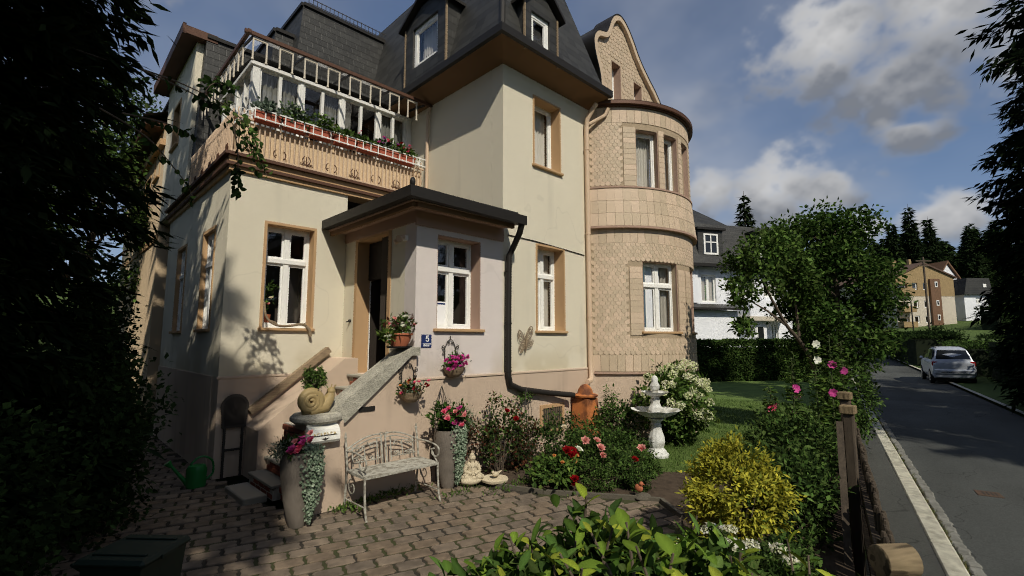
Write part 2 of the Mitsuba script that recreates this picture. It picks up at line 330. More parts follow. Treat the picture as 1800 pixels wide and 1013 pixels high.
def window(parent, fr, x0, x1, z0, z1, style='cross', depth=0.13, sur=0.07, sill=0.05, surmat='mat_surround', curtains=None, label=None, frame_w=0.055, mat='mat_white_frame', room=None, sashes=True, curmat='mat_curtain'):
    """frame, panes, surround and sill in a wall opening x0..x1, z0..z1 of the frame fr"""
    w = frame_w; d0, d1 = depth, depth + 0.06
    ms = [box(x0, x0 + w, d0, d1, z0, z1), box(x1 - w, x1, d0, d1, z0, z1), box(x0 + w, x1 - w, d0, d1, z0, z0 + w), box(x0 + w, x1 - w, d0, d1, z1 - w, z1)]
    xs, zs = [x0 + w, x1 - w], [z0 + w, z1 - w]
    if style in ('cross', 'double'):
        m = (x0 + x1) / 2; ms.append(box(m - w * 0.75, m + w * 0.75, d0 - 0.012, d1 - .002, z0 + w, z1 - w)); xs = [xs[0], m - w * .75, m + w * .75, xs[1]]
    if style == 'cross':
        zt = z0 + (z1 - z0) * 0.66; ms.append(cbox(x0 + w, x1 - w, d0 - 0.03, d1 - .004, zt - w * 0.8, zt + w * 0.8, 0.012)); zs = [zs[0], zt - w * .8, zt + w * .8, zs[1]]
    sash = []
    k = add(parent, 'window', fr(cat(ms)), mat, label=label)
    for i in range(0, len(xs), 2):
        for j in range(0, len(zs), 2):
            a, b, c, d = xs[i], xs[i + 1], zs[j], zs[j + 1]; s = 0.032
            if b - a > 0.16 and sashes:
                sash += [box(a + .002, a + s, d0 + .012, d1 - .012, c + .002, d - .002), box(b - s, b - .002, d0 + .012, d1 - .012, c + .002, d - .002), box(a + s, b - s, d0 + .012, d1 - .012, c + .002, c + s), box(a + s, b - s, d0 + .012, d1 - .012, d - s, d - .002)]
            add(k, 'pane', fr(quad_sheet(a, b, (d0 + d1) / 2, c, d)), 'mat_pane')
    if sash: add(k, 'sash', fr(cat(sash)), mat)
    if sur is not None:
        o = sbox(x0 - sur, z0 - 0.0, x1 + sur, z1 + sur).difference(sbox(x0 + .004, z0 - 1, x1 - .004, z1 - .004)) if sur > 0 else sbox(x0 - .001, z0, x1 + .001, z1 + .001).difference(sbox(x0 + .012, z0 - 1, x1 - .012, z1 - .012))
        add(k, 'surround', fr(prism(o, -0.014 if sur > 0 else 0.004, depth - .001)), surmat)
    if sill:
        v, f = cbox(x0 - 0.06, x1 + 0.06, -0.06, depth - .003, z0 - sill, z0 - .001, 0.008); add(k, 'sill', fr((v, f)), 'mat_surround')
    if curtains:
        for (a, b) in curtains: add(k, 'curtain', fr(curtain_mesh(x0 + (x1 - x0) * a, x0 + (x1 - x0) * b, d1 + 0.10, z0, z1)), curmat)
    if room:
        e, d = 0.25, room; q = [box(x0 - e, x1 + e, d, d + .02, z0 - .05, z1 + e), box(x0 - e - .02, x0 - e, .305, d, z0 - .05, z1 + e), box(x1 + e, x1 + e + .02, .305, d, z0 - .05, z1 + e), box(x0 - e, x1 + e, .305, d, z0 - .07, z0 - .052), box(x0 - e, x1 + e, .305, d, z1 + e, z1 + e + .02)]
        add(k, 'room', fr(cat(q)), 'mat_dark_room')  # dark box behind the window, its gloom put into the colour
    return k

# --- walls
fS = Fr((0, yM), (1, 0)); fT = Fr((0, yT), (1, 0))
fTW = Fr((xT, 0), (0, -1)); fPW = Fr((xP, 0), (0, -1)); fMW = Fr((xM, 0), (0, -1))   # west-facing: X = -y
H_p = (4.252, 5.115, 2.19, 3.62); H_l = (6.474, 7.24, 2.194, 3.765); H_u = (6.413, 7.16, 5.302, 6.64); H_t = (2.53, 3.295, 2.215, 3.90)
wall(fS, 'porch_wall', xM, zP, 3.93, [H_p], 'mat_pink_plaster', x0=xP, label='pinkish white porch wall with a window')
wall(fS, 'main_wall', xR + 0.25, zP, zE + .12, [H_l, H_u], x0=xM, label='cream plaster front wall')
wall(fMW, 'side_wall', -yM - .302, 3.6, zE + .12, [], x0=-13.0)
wall(fT, 'terrace_wall', xP, zP, zT, [H_t], x0=xT, label='cream plaster wall below the balcony')
H_w1, H_w2 = (-9.75, -9.0, 2.2, 3.85), (-11.9, -11.15, 2.2, 3.85)
wall(fTW, 'terrace_side_wall', -yT - .302, zP, zT, [H_w1, H_w2], x0=-13.1)
H_d = (-7.86, -6.66, zP - .05, 3.80)
wall(fPW, 'entrance_wall', -yM - .302, zP, 3.93, [H_d], x0=-8.258, label='porch side wall with the entrance opening')
# plinths, butted below the walls and a little proud
add(V, 'plinth', cat([box(xP, xR + .2, yM - .025, yM + .3, 0, zP), box(xP - .02, xP + .3, yM + .3, yT - .03, 0, zP)]), 'mat_plinth', label='beige pink plinth')
add(V, 'plinth', cat([box(xT, xP, yT - .025, yT + .3, 0, zP), box(xT - .02, xT + .28, yT + .3, 13.1, 0, zP)]), 'mat_plinth')
for m_ in ([cbox(xT - .03, xP - .002, yT - .04, yT - .002, zP - .03, zP + .012, .01), cbox(xP + .02, xM, yM - .045, yM - .002, zP - .03, zP + .012, .01), cbox(xM + .002, xR - .04, yM - .04, yM - .002, zP - .03, zP + .012, .01)]): add(V, 'plinth_ledge', m_, 'mat_plinth')
# interior: floors, back walls
add(V, 'interior', cat([box(xP + .3, 11.5, yM + .3, 14, zP - .12, zP - .02), box(xM + .3, 11.5, yM + .31, 14, 4.35, 4.45), box(xM + .3, 11.5, 10.2, 10.3, zP, zE), box(xT + .3, xP, yT + .31, 13, zP - .12, zP - .02), box(11.55, 11.7, yM + 1.2, 14, 0, 9)]), 'mat_room')
add(V, 'interior', cat([box(xT + .31, xP - .01, 11.9, 12.0, zP, zT), box(xP + .31, xM + .25, 8.15, 8.25, zP, 3.9), box(5.2, 5.3, yM + .31, 8.14, zP, 3.9)]), 'mat_dark_room')
window(V, fS, *H_p, depth=0.24, sur=0, surmat='mat_reveal', room=1.2)
window(V, fS, *H_l, depth=0.235, sur=0.03, curtains=[(0.02, .3), (.55, .98)], room=1.2)
window(V, fS, *H_u, style='single', depth=0.22, sur=0.03, curtains=[(.03, .97)], room=1.2)
window(V, fT, *H_t, depth=0.19, sur=0.04, room=1.3)
window(V, fTW, *H_w1, depth=0.06, sur=0.05, room=.55); window(V, fTW, *H_w2, depth=0.06, sur=0.05, room=.55)
# entrance: frame, dark open door, threshold
dk = add(V, 'entrance', fPW(cat([box(-7.86, -7.77, -.012, .30, zP - .05, 3.80), box(-6.75, -6.66, -.012, .30, zP - .05, 3.80), box(-7.77, -6.75, -.012, .30, 3.71, 3.80)])), 'mat_surround', label='open entrance with orange brown frame')
add(dk, 'transom_panel', fPW(box(-7.76, -6.76, .2, .25, 3.05, 3.70)), 'mat_dark_wood')
add(dk, 'door', fPW(cat([box(-7.765, -7.72, .24, 1.2, zP, 3.04), cbox(-7.78, -7.765, .4, .6, 1.8, 2.8, .004), cbox(-7.72, -7.705, .7, 1.0, 1.8, 2.8, .004)])), 'mat_dark_wood', label='dark wooden door leaf standing open')
add(dk, 'door_edge_strip', fPW(box(-7.755, -7.735, .225, .238, zP, 3.04)), 'mat_white_frame')
add(dk, 'threshold', fPW(cbox(-7.85, -6.67, -.12, .3, zP - .06, zP, .01)), 'mat_stone_tread')
# cornice of the terrace and porch roof
co = []
for z0, z1, o in ((zT - .02, zT + .05, .05), (zT + .05, zT + .10, .10), (zT + .10, zT + .20, .06), (zT + .20, zT + .25, .13)):
    co += [box(xT - o, xM - .002, yT - o, yT + .32, z0, z1), box(xT - o, xT + .3, yT + .32, 13.1, z0, z1)]
add(V, 'cornice', cat(co[:2] + co[4:6]), 'mat_surround'); add(V, 'cornice', cat(co[2:4] + co[6:]), 'mat_copper')
add(V, 'balcony_floor', box(xT + .3, xM, yT + .3, 13.1, zT + .02, zT + .18), 'mat_dark_room')
ex0, ex1, ey0, ez = 3.50, 5.60, 5.50, 3.95
# porch: brown band below the eave, soffit, gutter board, hip roof
pr = add(V, 'porch_roof', (np.array([[ex0, ey0, ez + .13], [ex1, ey0, ez + .13], [ex1, yM, ez + .22], [xM, yM, ez + .28], [xM, yT, ez + .72], [ex0, yT, ez + .13], [4.3, 6.9, ez + .52], [xM, 6.9, ez + .56]]),
     np.array([[0, 1, 6], [1, 7, 6], [1, 2, 7], [2, 3, 7], [0, 6, 5], [6, 4, 5], [6, 7, 4]])), 'mat_slate', label='dark slate hip roof over the entrance porch')
add(pr, 'soffit', cat([box(ex0 + .03, ex1 - .03, ey0 + .03, yM - .02, ez - .03, ez), box(ex0 + .03, xP - .002, yM - .02, yT - .01, ez - .03, ez), box(xP - .03, xM, yM - .03, yM - .003, ez - .25, ez - .03), box(xP - .03, xP - .003, yM - .003, yT - .01, ez - .20, ez - .03)]), 'mat_reveal')
add(pr, 'soffit_board', cat([box(ex0 + .06, ex0 + .12, ey0 + .1, yT - .02, ez - .10, ez - .031), box(ex0 + .12, ex1 - .1, ey0 + .06, ey0 + .12, ez - .10, ez - .031)]), 'mat_soffit')
gp = [(ex0 - .03, yT - .02, ez + .07), (ex0 - .03, ey0 - .03, ez + .06), (ex1 + .04, ey0 - .03, ez + .03)]
add(pr, 'gutter', cat([bar(gp[0], gp[1], .12, .15), bar(gp[1] - np.array([.06, 0, 0]), gp[2], .12, .15)]), 'mat_gutter')
add(pr, 'ridge_cap', cat([tube([(ex0 - .02, ey0 - .02, ez + .17), (4.3, 6.9, ez + .55)], .035, 5), ball((ex0 - .02, ey0 - .02, ez + .2), (.04, .04, .07), 6)]), 'mat_gutter')
sl = []
for r in range(5):     # slate courses showing along the roof edge
    for i in range(11):
        x = ex0 + .1 + i * .215 + (.1 if r % 2 else 0); y = ey0 + .02 + r * .17
        if x < ex1 - .15 and x - ex0 > (y - ey0) * .6: sl.append(box(x, x + .205, y - .03, y + .16, ez + .14 + .055 * r, ez + .158 + .055 * r))
add(pr, 'slates', cat(sl), 'mat_slate', stuff=True)
dpipe = add(V, 'downpipe', cat([tube([(ex1 - .02, ey0 - .03, ez - .02), (ex1 - .02, ey0 + .02, ez - .16), (5.70, 5.80, ez - .36), (5.67, 5.87, ez - .5), (5.665, 5.88, 2.4), (5.665, 5.88, 1.45), (5.70, 5.87, 1.28), (5.95, 5.86, 1.18), (6.6, 5.84, 1.08), (7.22, 5.74, 1.0)], .052, 9),
    *[tube([(5.665, 5.88, z - .015), (5.665, 5.88, z + .015)], .062, 9) for z in (3.2, 2.3, 1.5)]]), 'mat_gutter', 40, label='dark brown downpipe bending along the plinth')
dp2 = add(V, 'downpipe', cat([tube([(8.02, 5.66, zE - .02), (8.0, 5.74, zE - .12), (7.96, 5.86, zE - .32), (7.955, 5.885, zE - .5), (7.955, 5.885, 1.6), (7.96, 5.88, 1.32), (7.84, 5.8, 1.24), (7.62, 5.72, 1.22)], .05, 9),
    tube([(8.33, 5.58, zE - .05), (8.29, 5.63, zE - .2), (8.0, 5.86, zE - .42)], .04, 8), *[tube([(7.955, 5.885, z - .015), (7.955, 5.885, z + .015)], .06, 9) for z in (6.0, 4.2, 2.5)]]), 'mat_beige_metal', 40, label='beige downpipe between front wall and bay')
# cable running across the front wall
add(V, 'cable', tube([(5.72, 5.95, 3.84), (6.4, 5.95, 3.83), (7.0, 5.95, 3.80), (7.9, 5.95, 3.75)], .009, 5), 'mat_dark_wood')

# --- rounded bay with tiles
BX, BY, BR = 10.0, 6.95, 2.1
def sector(a0, a1, z0, z1, r0, r1, n=None, r1b=None):
    n = n or max(2, int(abs(a1 - a0) / 4)); a = np.radians(np.linspace(a0, a1, n + 1)); v = []
    r1b = r1 if r1b is None else r1b
    for rr, z in ((r0, z0), (r1b, z0), (r1, z1), (r0, z1)):
        v.append(np.stack([BX + rr * np.cos(a), BY + rr * np.sin(a), np.full(n + 1, z)], 1))
    v = np.vstack(v); m = n + 1; i = np.arange(n); f = []
    for k in range(4):
        A, B = k * m + i, ((k + 1) % 4) * m + i
        f += [np.stack([A, A + 1, B + 1], 1), np.stack([A, B + 1, B], 1)]
    for e in (0, n): f += [np.array([[e, m + e, 2 * m + e], [e, 2 * m + e, 3 * m + e]])]
    return v, np.vstack(f)
lowW = [(237, 262.5), (279, 303)]; upW = [(235, 250), (254.5, 267.5), (273, 286), (291, 305)]
A0, A1 = 208.0, 332.0; r0, r1 = BR - .28, BR
ms = [sector(A0, A1, 0, 1.36, r0, r1 - .03)]
def floor_ring(z0, za, zb, z1, W):
    out = [sector(A0, A1, z0, za, r0, r1), sector(A0, A1, zb, z1, r0, r1)]
    e = [A0] + [x for w in W for x in w] + [A1]
    for i in range(0, len(e), 2): out.append(sector(e[i], e[i + 1], za, zb, r0, r1))
    return out
ms2 = floor_ring(1.36, 2.2, 3.66, 4.36, lowW) + [sector(A0, A1, 4.36, 5.2, r0, r1 + .02, r1b=r1 + .10)] + floor_ring(5.2, 5.22, 6.5, 7.0, upW)
bay_base = add(V, 'bay_base', cat(ms), 'mat_plinth', 30)
bay = add(V, 'bay_wall', cat(ms2), 'mat_tile_joint', 30, label='round bay hung with beige tiles')
add(V, 'bay_interior', cat([sector(A0, A1, 4.5, 4.55, .1, r0), sector(A0, A1, 1.5, 1.55, .1, r0)]), 'mat_room')
for m_ in ([sector(A0, A1, 4.33, 4.37, r1 - .02, r1 + .115), sector(A0, A1, 5.2, 5.235, r1 - .02, r1 + .045), sector(A0, A1, 1.34, 1.375, r1 - .05, r1 + .03)]): add(bay, 'band_moulding', m_, 'mat_reveal', 30)
add(V, 'bay_gutter', cat([sector(A0 - 1, A1, 7.02, 7.09, r0, r1 + .12), sector(A0 - 1, A1, 6.99, 7.02, r1, r1 + .05)]), 'mat_copper', 30, label='copper brown gutter on top of the bay')
add(V, 'bay_roof', (np.vstack([[[BX, BY, 7.5]], [[BX + (r1 + .12) * math.cos(math.radians(a)), BY + (r1 + .12) * math.sin(math.radians(a)), 7.1] for a in np.linspace(A0 - 1, A1, 25)]]), np.array([[0, i, i + 1] for i in range(1, 25)])), 'mat_copper')
for W, z0, z1, st in ((lowW, 2.2, 3.66, 'cross'), (upW, 5.22, 6.5, 'single')):
    for a, b in W:
        m = math.radians((a + b) / 2); half = r1 * math.sin(math.radians((b - a) / 2)); off = r1 * math.cos(math.radians((b - a) / 2))
        o = (BX + off * math.cos(m), BY + off * math.sin(m)); fr = Fr(o, (-math.sin(m), math.cos(m)))
        window(bay, fr, -half, half, z0, z1, style=st, depth=.14, sur=0, sill=.05 if st == 'cross' else None, surmat='mat_reveal', curtains=[(.02, .25), (.75, .98)] if st == 'cross' else [(.05, .95)])
# tiles: three kinds of plate, shared meshes
def plate(w, h, round_=False):
    th = .008
    if round_:
        out = [(-w / 2, h), (w / 2, h), (w / 2, h * .35), (w * .3, h * .08), (0, 0), (-w * .3, h * .08), (-w / 2, h * .35)]
    else: out = [(-w / 2, h), (w / 2, h), (w / 2, 0), (-w / 2, 0)]
    n = len(out); v = [(x, -(th * (1 - .75 * z / h) + .004), z) for x, z in out] + [(x, .004, z) for x, z in out]
    f = [[0, i, i + 1] for i in range(1, n - 1)] + [[i, i + n, (i + 1) % n + n] for i in range(n)] + [[i, (i + 1) % n + n, (i + 1) % n] for i in range(n)]
    return np.array(v, float), np.array(f)[:, ::-1]
rng = np.random.default_rng(11)
def in_win(a, z, h, w_deg, W, za, zb, mg=0.0):
    return z + h > za - mg and z < zb and any(a + w_deg / 2 > x - 0.2 and a - w_deg / 2 < y + .2 for x, y in W)
tiles = []   # angle, z, kind, radius, tilt
def ring(z, w, kind, W=None, za=0, zb=0, rad=r1, tilt=0, phase=0):
    n = int(round(math.radians(A1 - A0) * rad / w)); step = (A1 - A0) / n
    for i in range(n):
        a = A0 + step * (i + .5 + phase)
        if a > A1 - step / 2: continue
        h = KIND[kind][1]
        if W and in_win(a, z, h, step, W, za, zb): continue
        tiles.append((a, z, kind, rad, tilt))
KIND = {'band': (.158, .32), 'field': (.106, .094), 'skirt': (.172, .285), 'course': (.27, .112)}
def side_courses(z0, z1, W):
    out = []
    for x, y in W:
        for k in range(int((z1 - z0) / .117) + 1):
            for a in (x - 4.1, y + 4.1): tiles.append((a, z0 + k * .117, 'course', r1 + .004, 0))
ring(1.39, .162, 'band'); 
for k in range(32):
    z = 1.72 + k * .077
    if z > 4.03: break
    ring(z, .108, 'field', [(a - 7.6, b + 7.6) for a, b in lowW], 2.1, 3.60, phase=(k % 2) * .5)
side_courses(2.12, 3.52, lowW)
ring(4.03, .162, 'band')
for k in range(3): ring(4.375 + k * .275, .175, 'skirt', rad=r1 + .096 - .0265 * k, tilt=5.5)
for k in range(19):
    z = 5.25 + k * .077
    if z > 6.60: break
    ring(z, .108, 'field', [(228, 312)], 5.0, 6.66, phase=(k % 2) * .5)
for k in range(int(1.3 / .117)):
    for a in (231.2, 252.3, 270.3, 288.5, 309): tiles.append((a, 5.25 + k * .117, 'course' if a in (231.2, 309) else 'pier', r1 + .004, 0))
KIND['pier'] = (.155, .112)
ring(6.64, .162, 'band')
def seen(t):
    a = math.radians(t[0]); p = np.array([BX + t[3] * math.cos(a), BY + t[3] * math.sin(a)]); return (p @ [math.cos(a), math.sin(a)]) < 0.55
tiles = [t for t in tiles if seen(t)]
def tdist(t):
    a = math.radians(t[0]); w, h = KIND[t[2]]
    p = np.array([BX + t[3] * math.cos(a), BY + t[3] * math.sin(a)]); dd = np.linalg.norm(p); c = -(p @ [math.cos(a), math.sin(a)]) / dd
    return -w * h * max(c, .02) / dd ** 2
tiles.sort(key=tdist)
tdict = {}
rest = [[] for _ in range(4)]
for i, (a, z, kind, rad, tilt) in enumerate(tiles):
    q = math.radians(a); fr = Fr((BX + rad * math.cos(q), BY + rad * math.sin(q), z), (-math.sin(q), math.cos(q)))
    v = int(rng.integers(4)); w, h = KIND[kind]
    j = math.radians(rng.normal(0, .6))
    if i < 300:
        if (kind, v) not in tdict: tdict[kind, v] = mikit.ply(plate(w - .003, h + .010, kind == 'field'), f'mat_tile_{v}')
        M = np.array(fr.mat().matrix); R = np.eye(4); R[0, 0] = math.cos(j); R[0, 2] = -math.sin(j); R[2, 0] = math.sin(j); R[2, 2] = math.cos(j)
        R2 = np.eye(4); t = math.radians(tilt); R2[1, 1] = R2[2, 2] = math.cos(t); R2[1, 2] = math.sin(t); R2[2, 1] = -math.sin(t)
        reuse(bay, 'tile', tdict[kind, v], T4(M @ R2 @ R))
    else:
        pv, pf = plate(w - .003, h + .010, kind == 'field'); t = math.radians(tilt)
        pv = np.stack([pv[:, 0], pv[:, 1] * math.cos(t) + pv[:, 2] * math.sin(t), -pv[:, 1] * math.sin(t) + pv[:, 2] * math.cos(t)], 1)
        rest[v].append(fr((pv, pf)))
for v in range(4):
    if rest[v]: add(bay, 'small_tiles', cat(rest[v]), f'mat_tile_{v}', stuff=True)

# --- gable above the bay
prof = [(8.30, 6.95), (8.32, 7.15), (8.52, 7.45), (8.60, 7.75), (8.54, 8.05), (8.42, 8.35), (8.36, 8.62), (8.40, 8.82), (8.54, 8.98), (8.72, 9.04), (8.86, 9.10), (8.96, 9.26), (9.06, 9.48), (9.20, 9.66), (9.40, 9.76), (9.60, 9.72), (9.82, 9.56), (10.02, 9.34), (10.2, 9.10), (10.42, 8.88), (10.72, 8.64), (11.02, 8.42), (11.28, 8.16), (11.5, 7.8), (11.66, 7.4), (11.7, 6.95)]
def smooth_line(p, n=4):
    p = np.asarray(p, float); out = []
    for i in range(len(p) - 1):
        a, b, c, d = p[max(i - 1, 0)], p[i], p[i + 1], p[min(i + 2, len(p) - 1)]
        for t in np.linspace(0, 1, n, endpoint=False): out.append(.5 * (2 * b + (c - a) * t + (2 * a - 5 * b + 4 * c - d) * t * t + (3 * b - a - 3 * c + d) * t ** 3))
    return np.array(out + [p[-1]])
pl = smooth_line(prof); gy = 6.02
gpoly = Polygon(pl).buffer(0)
gh = [(9.16, 9.55, 7.55, 8.58), (10.12, 10.5, 7.55, 8.42)]
gp2 = gpoly
for h in gh: gp2 = gp2.difference(sbox(h[0], h[2], h[1], h[3]))
gab = add(V, 'gable', prism(gp2, gy, gy + .3), 'mat_tile_1', label='curved bell shaped gable above the bay')
fG = Fr((0, gy), (1, 0))
for h in gh: window(gab, fG, *h, style='single', depth=.2, sur=0, surmat='mat_reveal', sill=None, curtains=[(.1, .9)])
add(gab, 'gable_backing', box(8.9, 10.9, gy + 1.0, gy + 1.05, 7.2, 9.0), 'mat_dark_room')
rim = gpoly.difference(gpoly.buffer(-.115)).intersection(sbox(8, 7.05, 12, 10)); add(gab, 'rim', prism(rim, gy - .10, gy - .002), 'mat_tile_2', 30)
rim2 = gpoly.buffer(.03).difference(gpoly.buffer(.004)).intersection(sbox(8, 7.15, 12, 10)); add(gab, 'edge_flashing', prism(rim2, gy - .11, gy + .4), 'mat_gutter', 30)
gt = [[] for _ in range(3)]
for r in range(24):
    z = 7.15 + r * .108
    for i in range(26):
        x = 8.35 + i * .138 + (r % 2) * .069
        if gpoly.buffer(-.15).contains(Point(x, z + .05)) and not any(h[0] - .09 < x < h[1] + .09 and h[2] - .12 < z < h[3] + .02 for h in gh):
            gt[int(rng.integers(3))].append(shift(plate(.13, .118, True), (x, gy, z)))
for v in range(3): add(gab, 'small_tiles', cat(gt[v]), f'mat_tile_{v}', stuff=True)
add(V, 'gable_roof', prism(gpoly.buffer(-.02), gy + .41, gy + 5.0), 'mat_slate', 35, label='dark roof vault running back from the curved gable')

# --- main eaves and mansard
ov = .46; zs = zE; X0, X1, Y0 = xM - ov, 8.28, yM - ov
add(V, 'eave_soffit', (np.array([[X0, Y0, zs + .14], [X1, Y0, zs + .14], [X1, yM - .002, zs - .02], [xM - .002, yM - .002, zs - .02], [xM - .002, 13, zs - .02], [X0, 13, zs + .14]]), np.array([[0, 1, 2], [0, 2, 3], [0, 3, 4], [0, 4, 5]])), 'mat_soffit', label='orange brown sloping soffit under the main eave')
add(V, 'eave_gutter', cat([box(X0 - .07, X1, Y0 - .08, Y0 - .001, zs + .12, zs + .26), box(X0 - .08, X0 - .001, Y0 - .0795, 13, zs + .12, zs + .2595), box(X0, X1, Y0, Y0 + .3, zs + .145, zs + .24), box(X0 + .001, X0 + .3, Y0 + .3, 13, zs + .145, zs + .24)]), 'mat_gutter')
mz = 10.2; i1 = .75
mr = np.array([[X0 + .05, Y0 + .05, zs + .24], [X1 - .1, Y0 + .05, zs + .24], [7.2, Y0 + .05 + i1, mz], [X0 + .05 + i1, Y0 + .05 + i1, mz], [X0 + .05, 13, zs + .24], [X0 + .05 + i1, 13, mz], [7.2, 13, mz], [X1 - .1, 13, zs + .24]])
add(V, 'mansard_roof', (mr, np.array([[0, 1, 2], [0, 2, 3], [4, 0, 3], [4, 3, 5], [3, 2, 6], [3, 6, 5], [1, 7, 6], [1, 6, 2], [7, 4, 5], [7, 5, 6]])), 'mat_slate', label='steep dark slate mansard roof')
add(V, 'hip_ridge', tube([mr[0], mr[3]], .05, 6), 'mat_gutter')
def dormer(fr, x0, x1, z0, z1, back, wx0, wx1, wz0, wz1):
    """front at Y = 0 of the frame"""
    xm = (x0 + x1) / 2; poly = Polygon([(x0, z0), (x1, z0), (x1, z1), (xm + .12, z1 + .26), (xm - .12, z1 + .26), (x0, z1)])
    k = add(V, 'dormer', fr(prism(poly.difference(sbox(wx0, wz0, wx1, wz1)), 0, .2)), 'mat_slate', label=None)
    add(k, 'cheek', fr(cat([box(x0, x0 + .08, .2, back, z0, z1), box(x1 - .08, x1, .2, back, z0, z1), box(x0 + .1, x1 - .1, back - .1, back, z0, z1)])), 'mat_slate')
    rf = [(x0 - .12, z1 - .07), (xm - .14, z1 + .33), (xm + .14, z1 + .33), (x1 + .12, z1 - .07), (x1 + .12, z1 - .01), (xm + .15, z1 + .39), (xm - .15, z1 + .39), (x0 - .12, z1 - .01)]
    add(k, 'hood', fr(prism(Polygon(rf), -.12, back)), 'mat_gutter')
    for m_ in ([box(x0 - .02, x0 + .012, -.02, .02, z0 - .02, z1 - .02), box(x1 - .012, x1 + .02, -.02, .02, z0 - .02, z1 - .02)]): add(k, 'corner_board', fr(m_), 'mat_old_wood')
    window(k, fr, wx0, wx1, wz0, wz1, style='single', depth=.05, sur=None, sill=None, frame_w=.075, curtains=[(.1, .9)])
dormer(Fr((0, 5.53), (1, 0)), 5.72, 6.60, 7.12, 8.06, 1.6, 5.90, 6.40, 7.22, 7.92)
dormer(Fr((5.16, 0), (0, -1)), -8.52, -7.08, 7.25, 8.62, 1.7, -8.24, -7.36, 7.62, 8.50)

# --- roofs and walls behind the veranda
def hipblock(name, x0, x1, y0, y1, z0, z1, ins):
    v = np.array([[x0, y0, z0], [x1, y0, z0], [x1, y1, z0], [x0, y1, z0], [x0 + ins, y0 + ins, z1], [x1 - ins, y0 + ins, z1], [x1 - ins, y1 - ins, z1], [x0 + ins, y1 - ins, z1]])
    f = np.array([[0, 1, 5], [0, 5, 4], [1, 2, 6], [1, 6, 5], [2, 3, 7], [2, 7, 6], [3, 0, 4], [3, 4, 7], [4, 5, 6], [4, 6, 7]])
    k = add(V, name, (v, f), 'mat_slate'); add(k, 'ridge_flashing', cat([bar(v[4] + [0, 0, .03], v[5] + [0, 0, .03], .1, .08), bar(v[4] + [0, 0, .03], v[7] + [0, 0, .03], .1, .08)]), 'mat_gutter'); return k
hipblock('back_roof', 1.98, 8.0, 11.3, 19, 4.9, 8.42, .12)
hipblock('back_roof', 3.05, 4.5, 10.7, 14, 6.6, 8.92, .25)
br = hipblock('back_roof', 3.42, 8.0, 10.3, 15, 6.5, 9.62, .35)
gr = [bar((3.9, 10.7, 9.66 + z), (5.9, 10.7, 9.66 + z), .012, .014) for z in (.12, .24)] + [bar((3.9 + .1 * i, 10.7, 9.64), (3.9 + .1 * i, 10.7, 9.92), .012, .012) for i in range(21)]
add(br, 'snow_guard', cat(gr), 'mat_iron')
add(V, 'ridge_railing', cat([bar((6.6 + .12 * i, 7.2, 10.2), (6.6 + .12 * i, 7.2, 10.5), .02, .02) for i in range(12)] + [bar((6.55, 7.2, 10.48), (8.0, 7.2, 10.48), .02, .02)]), 'mat_iron')
fWW = Fr((1.96, 0), (0, -1))
H1, H2, H3 = (-13.6, -12.9, 6.5, 7.5), (-15.9, -15.2, 6.3, 7.4), (-17.5, -16.6, 5.2, 6.6)
wall(fWW, 'wing_wall', -11.62, zT + .26, 8.35, [H1, H2], x0=-14.6, label='upper side wall of the back wing')
wall(fWW, 'wing_wall', -14.6, 0, 7.5, [H3], 'mat_peach_plaster', x0=-22, label='peach coloured side wall of the back wing')
add(V, 'wing_wall', box(1.96, 6, 21.7, 22, 0, 7.5), 'mat_peach_plaster')
for h in (H1, H2): window(V, fWW, *h, style='double', depth=.15, sur=.06)
window(V, fWW, *H3, style='double', depth=.12, sur=.06)
add(V, 'wing_band', fWW(cat([box(-22, -14.6, -.03, -.002, 4.5, 4.66), box(-22, -14.58, -.12, -.002, 6.95, 7.1)])), 'mat_surround')
add(V, 'wing_eave', cat([box(1.72, 2.3, 11.4, 14.9, 8.35, 8.52), box(1.66, 1.72, 11.4, 14.9, 8.33, 8.56), box(1.55, 2.3, 14.9, 22.2, 7.5, 7.68)]), 'mat_copper')
add(V, 'wing_roof', (np.array([[1.5, 14.7, 7.68], [1.5, 22.3, 7.68], [5, 22.3, 9.2], [5, 14.7, 9.2]], float), np.array([[0, 1, 2], [0, 2, 3]])), 'mat_slate')

# --- veranda
yV = 9.0; xV = 2.42; zB = zT + .25; zH = 6.86
ver = add(V, 'veranda', cat([box(xV - .06, xV + .06, yV - .06, yV + .06, zB, zH), *[box(x - .03, x + .03, yV - .05, yV + .05, zB, zH) for x in (3.22, 4.02, 4.82)], box(xM - .14, xM - .002, yV - .05, yV + .05, zB, zH),
    box(xV + .08, xM - .14, yV - .04, yV + .04, zB, zB + .6), *[box(xV - .05, xV + .05, y - .07, y + .07, zB, zH) for y in (10.0, 10.9)], box(xV - .04, xV + .04, yV + .08, 10.93, zB, zB + .6)]), 'mat_white_frame', label='white glazed veranda')
add(ver, 'head_beam', cat([box(xV - .1, xM - .002, yV - .09, yV + .09, zH, zH + .06), box(xV - .1, xV + .09, yV + .09, 11.2, zH, zH + .06)]), 'mat_white_frame')
fV = Fr((0, yV), (1, 0)); xs = [xV + .06, 3.19, 3.25, 3.99, 4.05, 4.79, 4.85, xM - .14]
for i in range(0, 8, 2): window(ver, fV, xs[i], xs[i + 1], zB + .6, zH, style='double', depth=-.03, sur=None, sill=None, frame_w=.036, sashes=False, curmat='mat_reflection_grey', curtains={0: [(.02, .98)], 2: [(.5, .98)], 4: [(.1, .3)], 6: [(.02, .98)]}[i])  # grey sheets behind the panes stand for sky reflected in the glass
fVW = Fr((xV, 0), (0, -1))
for y0, y1 in ((9.08, 9.93), (10.07, 10.83)): window(ver, fVW, -y1, -y0, zB + .6, zH, style='double', depth=-.03, sur=None, sill=None, frame_w=.026, sashes=False)
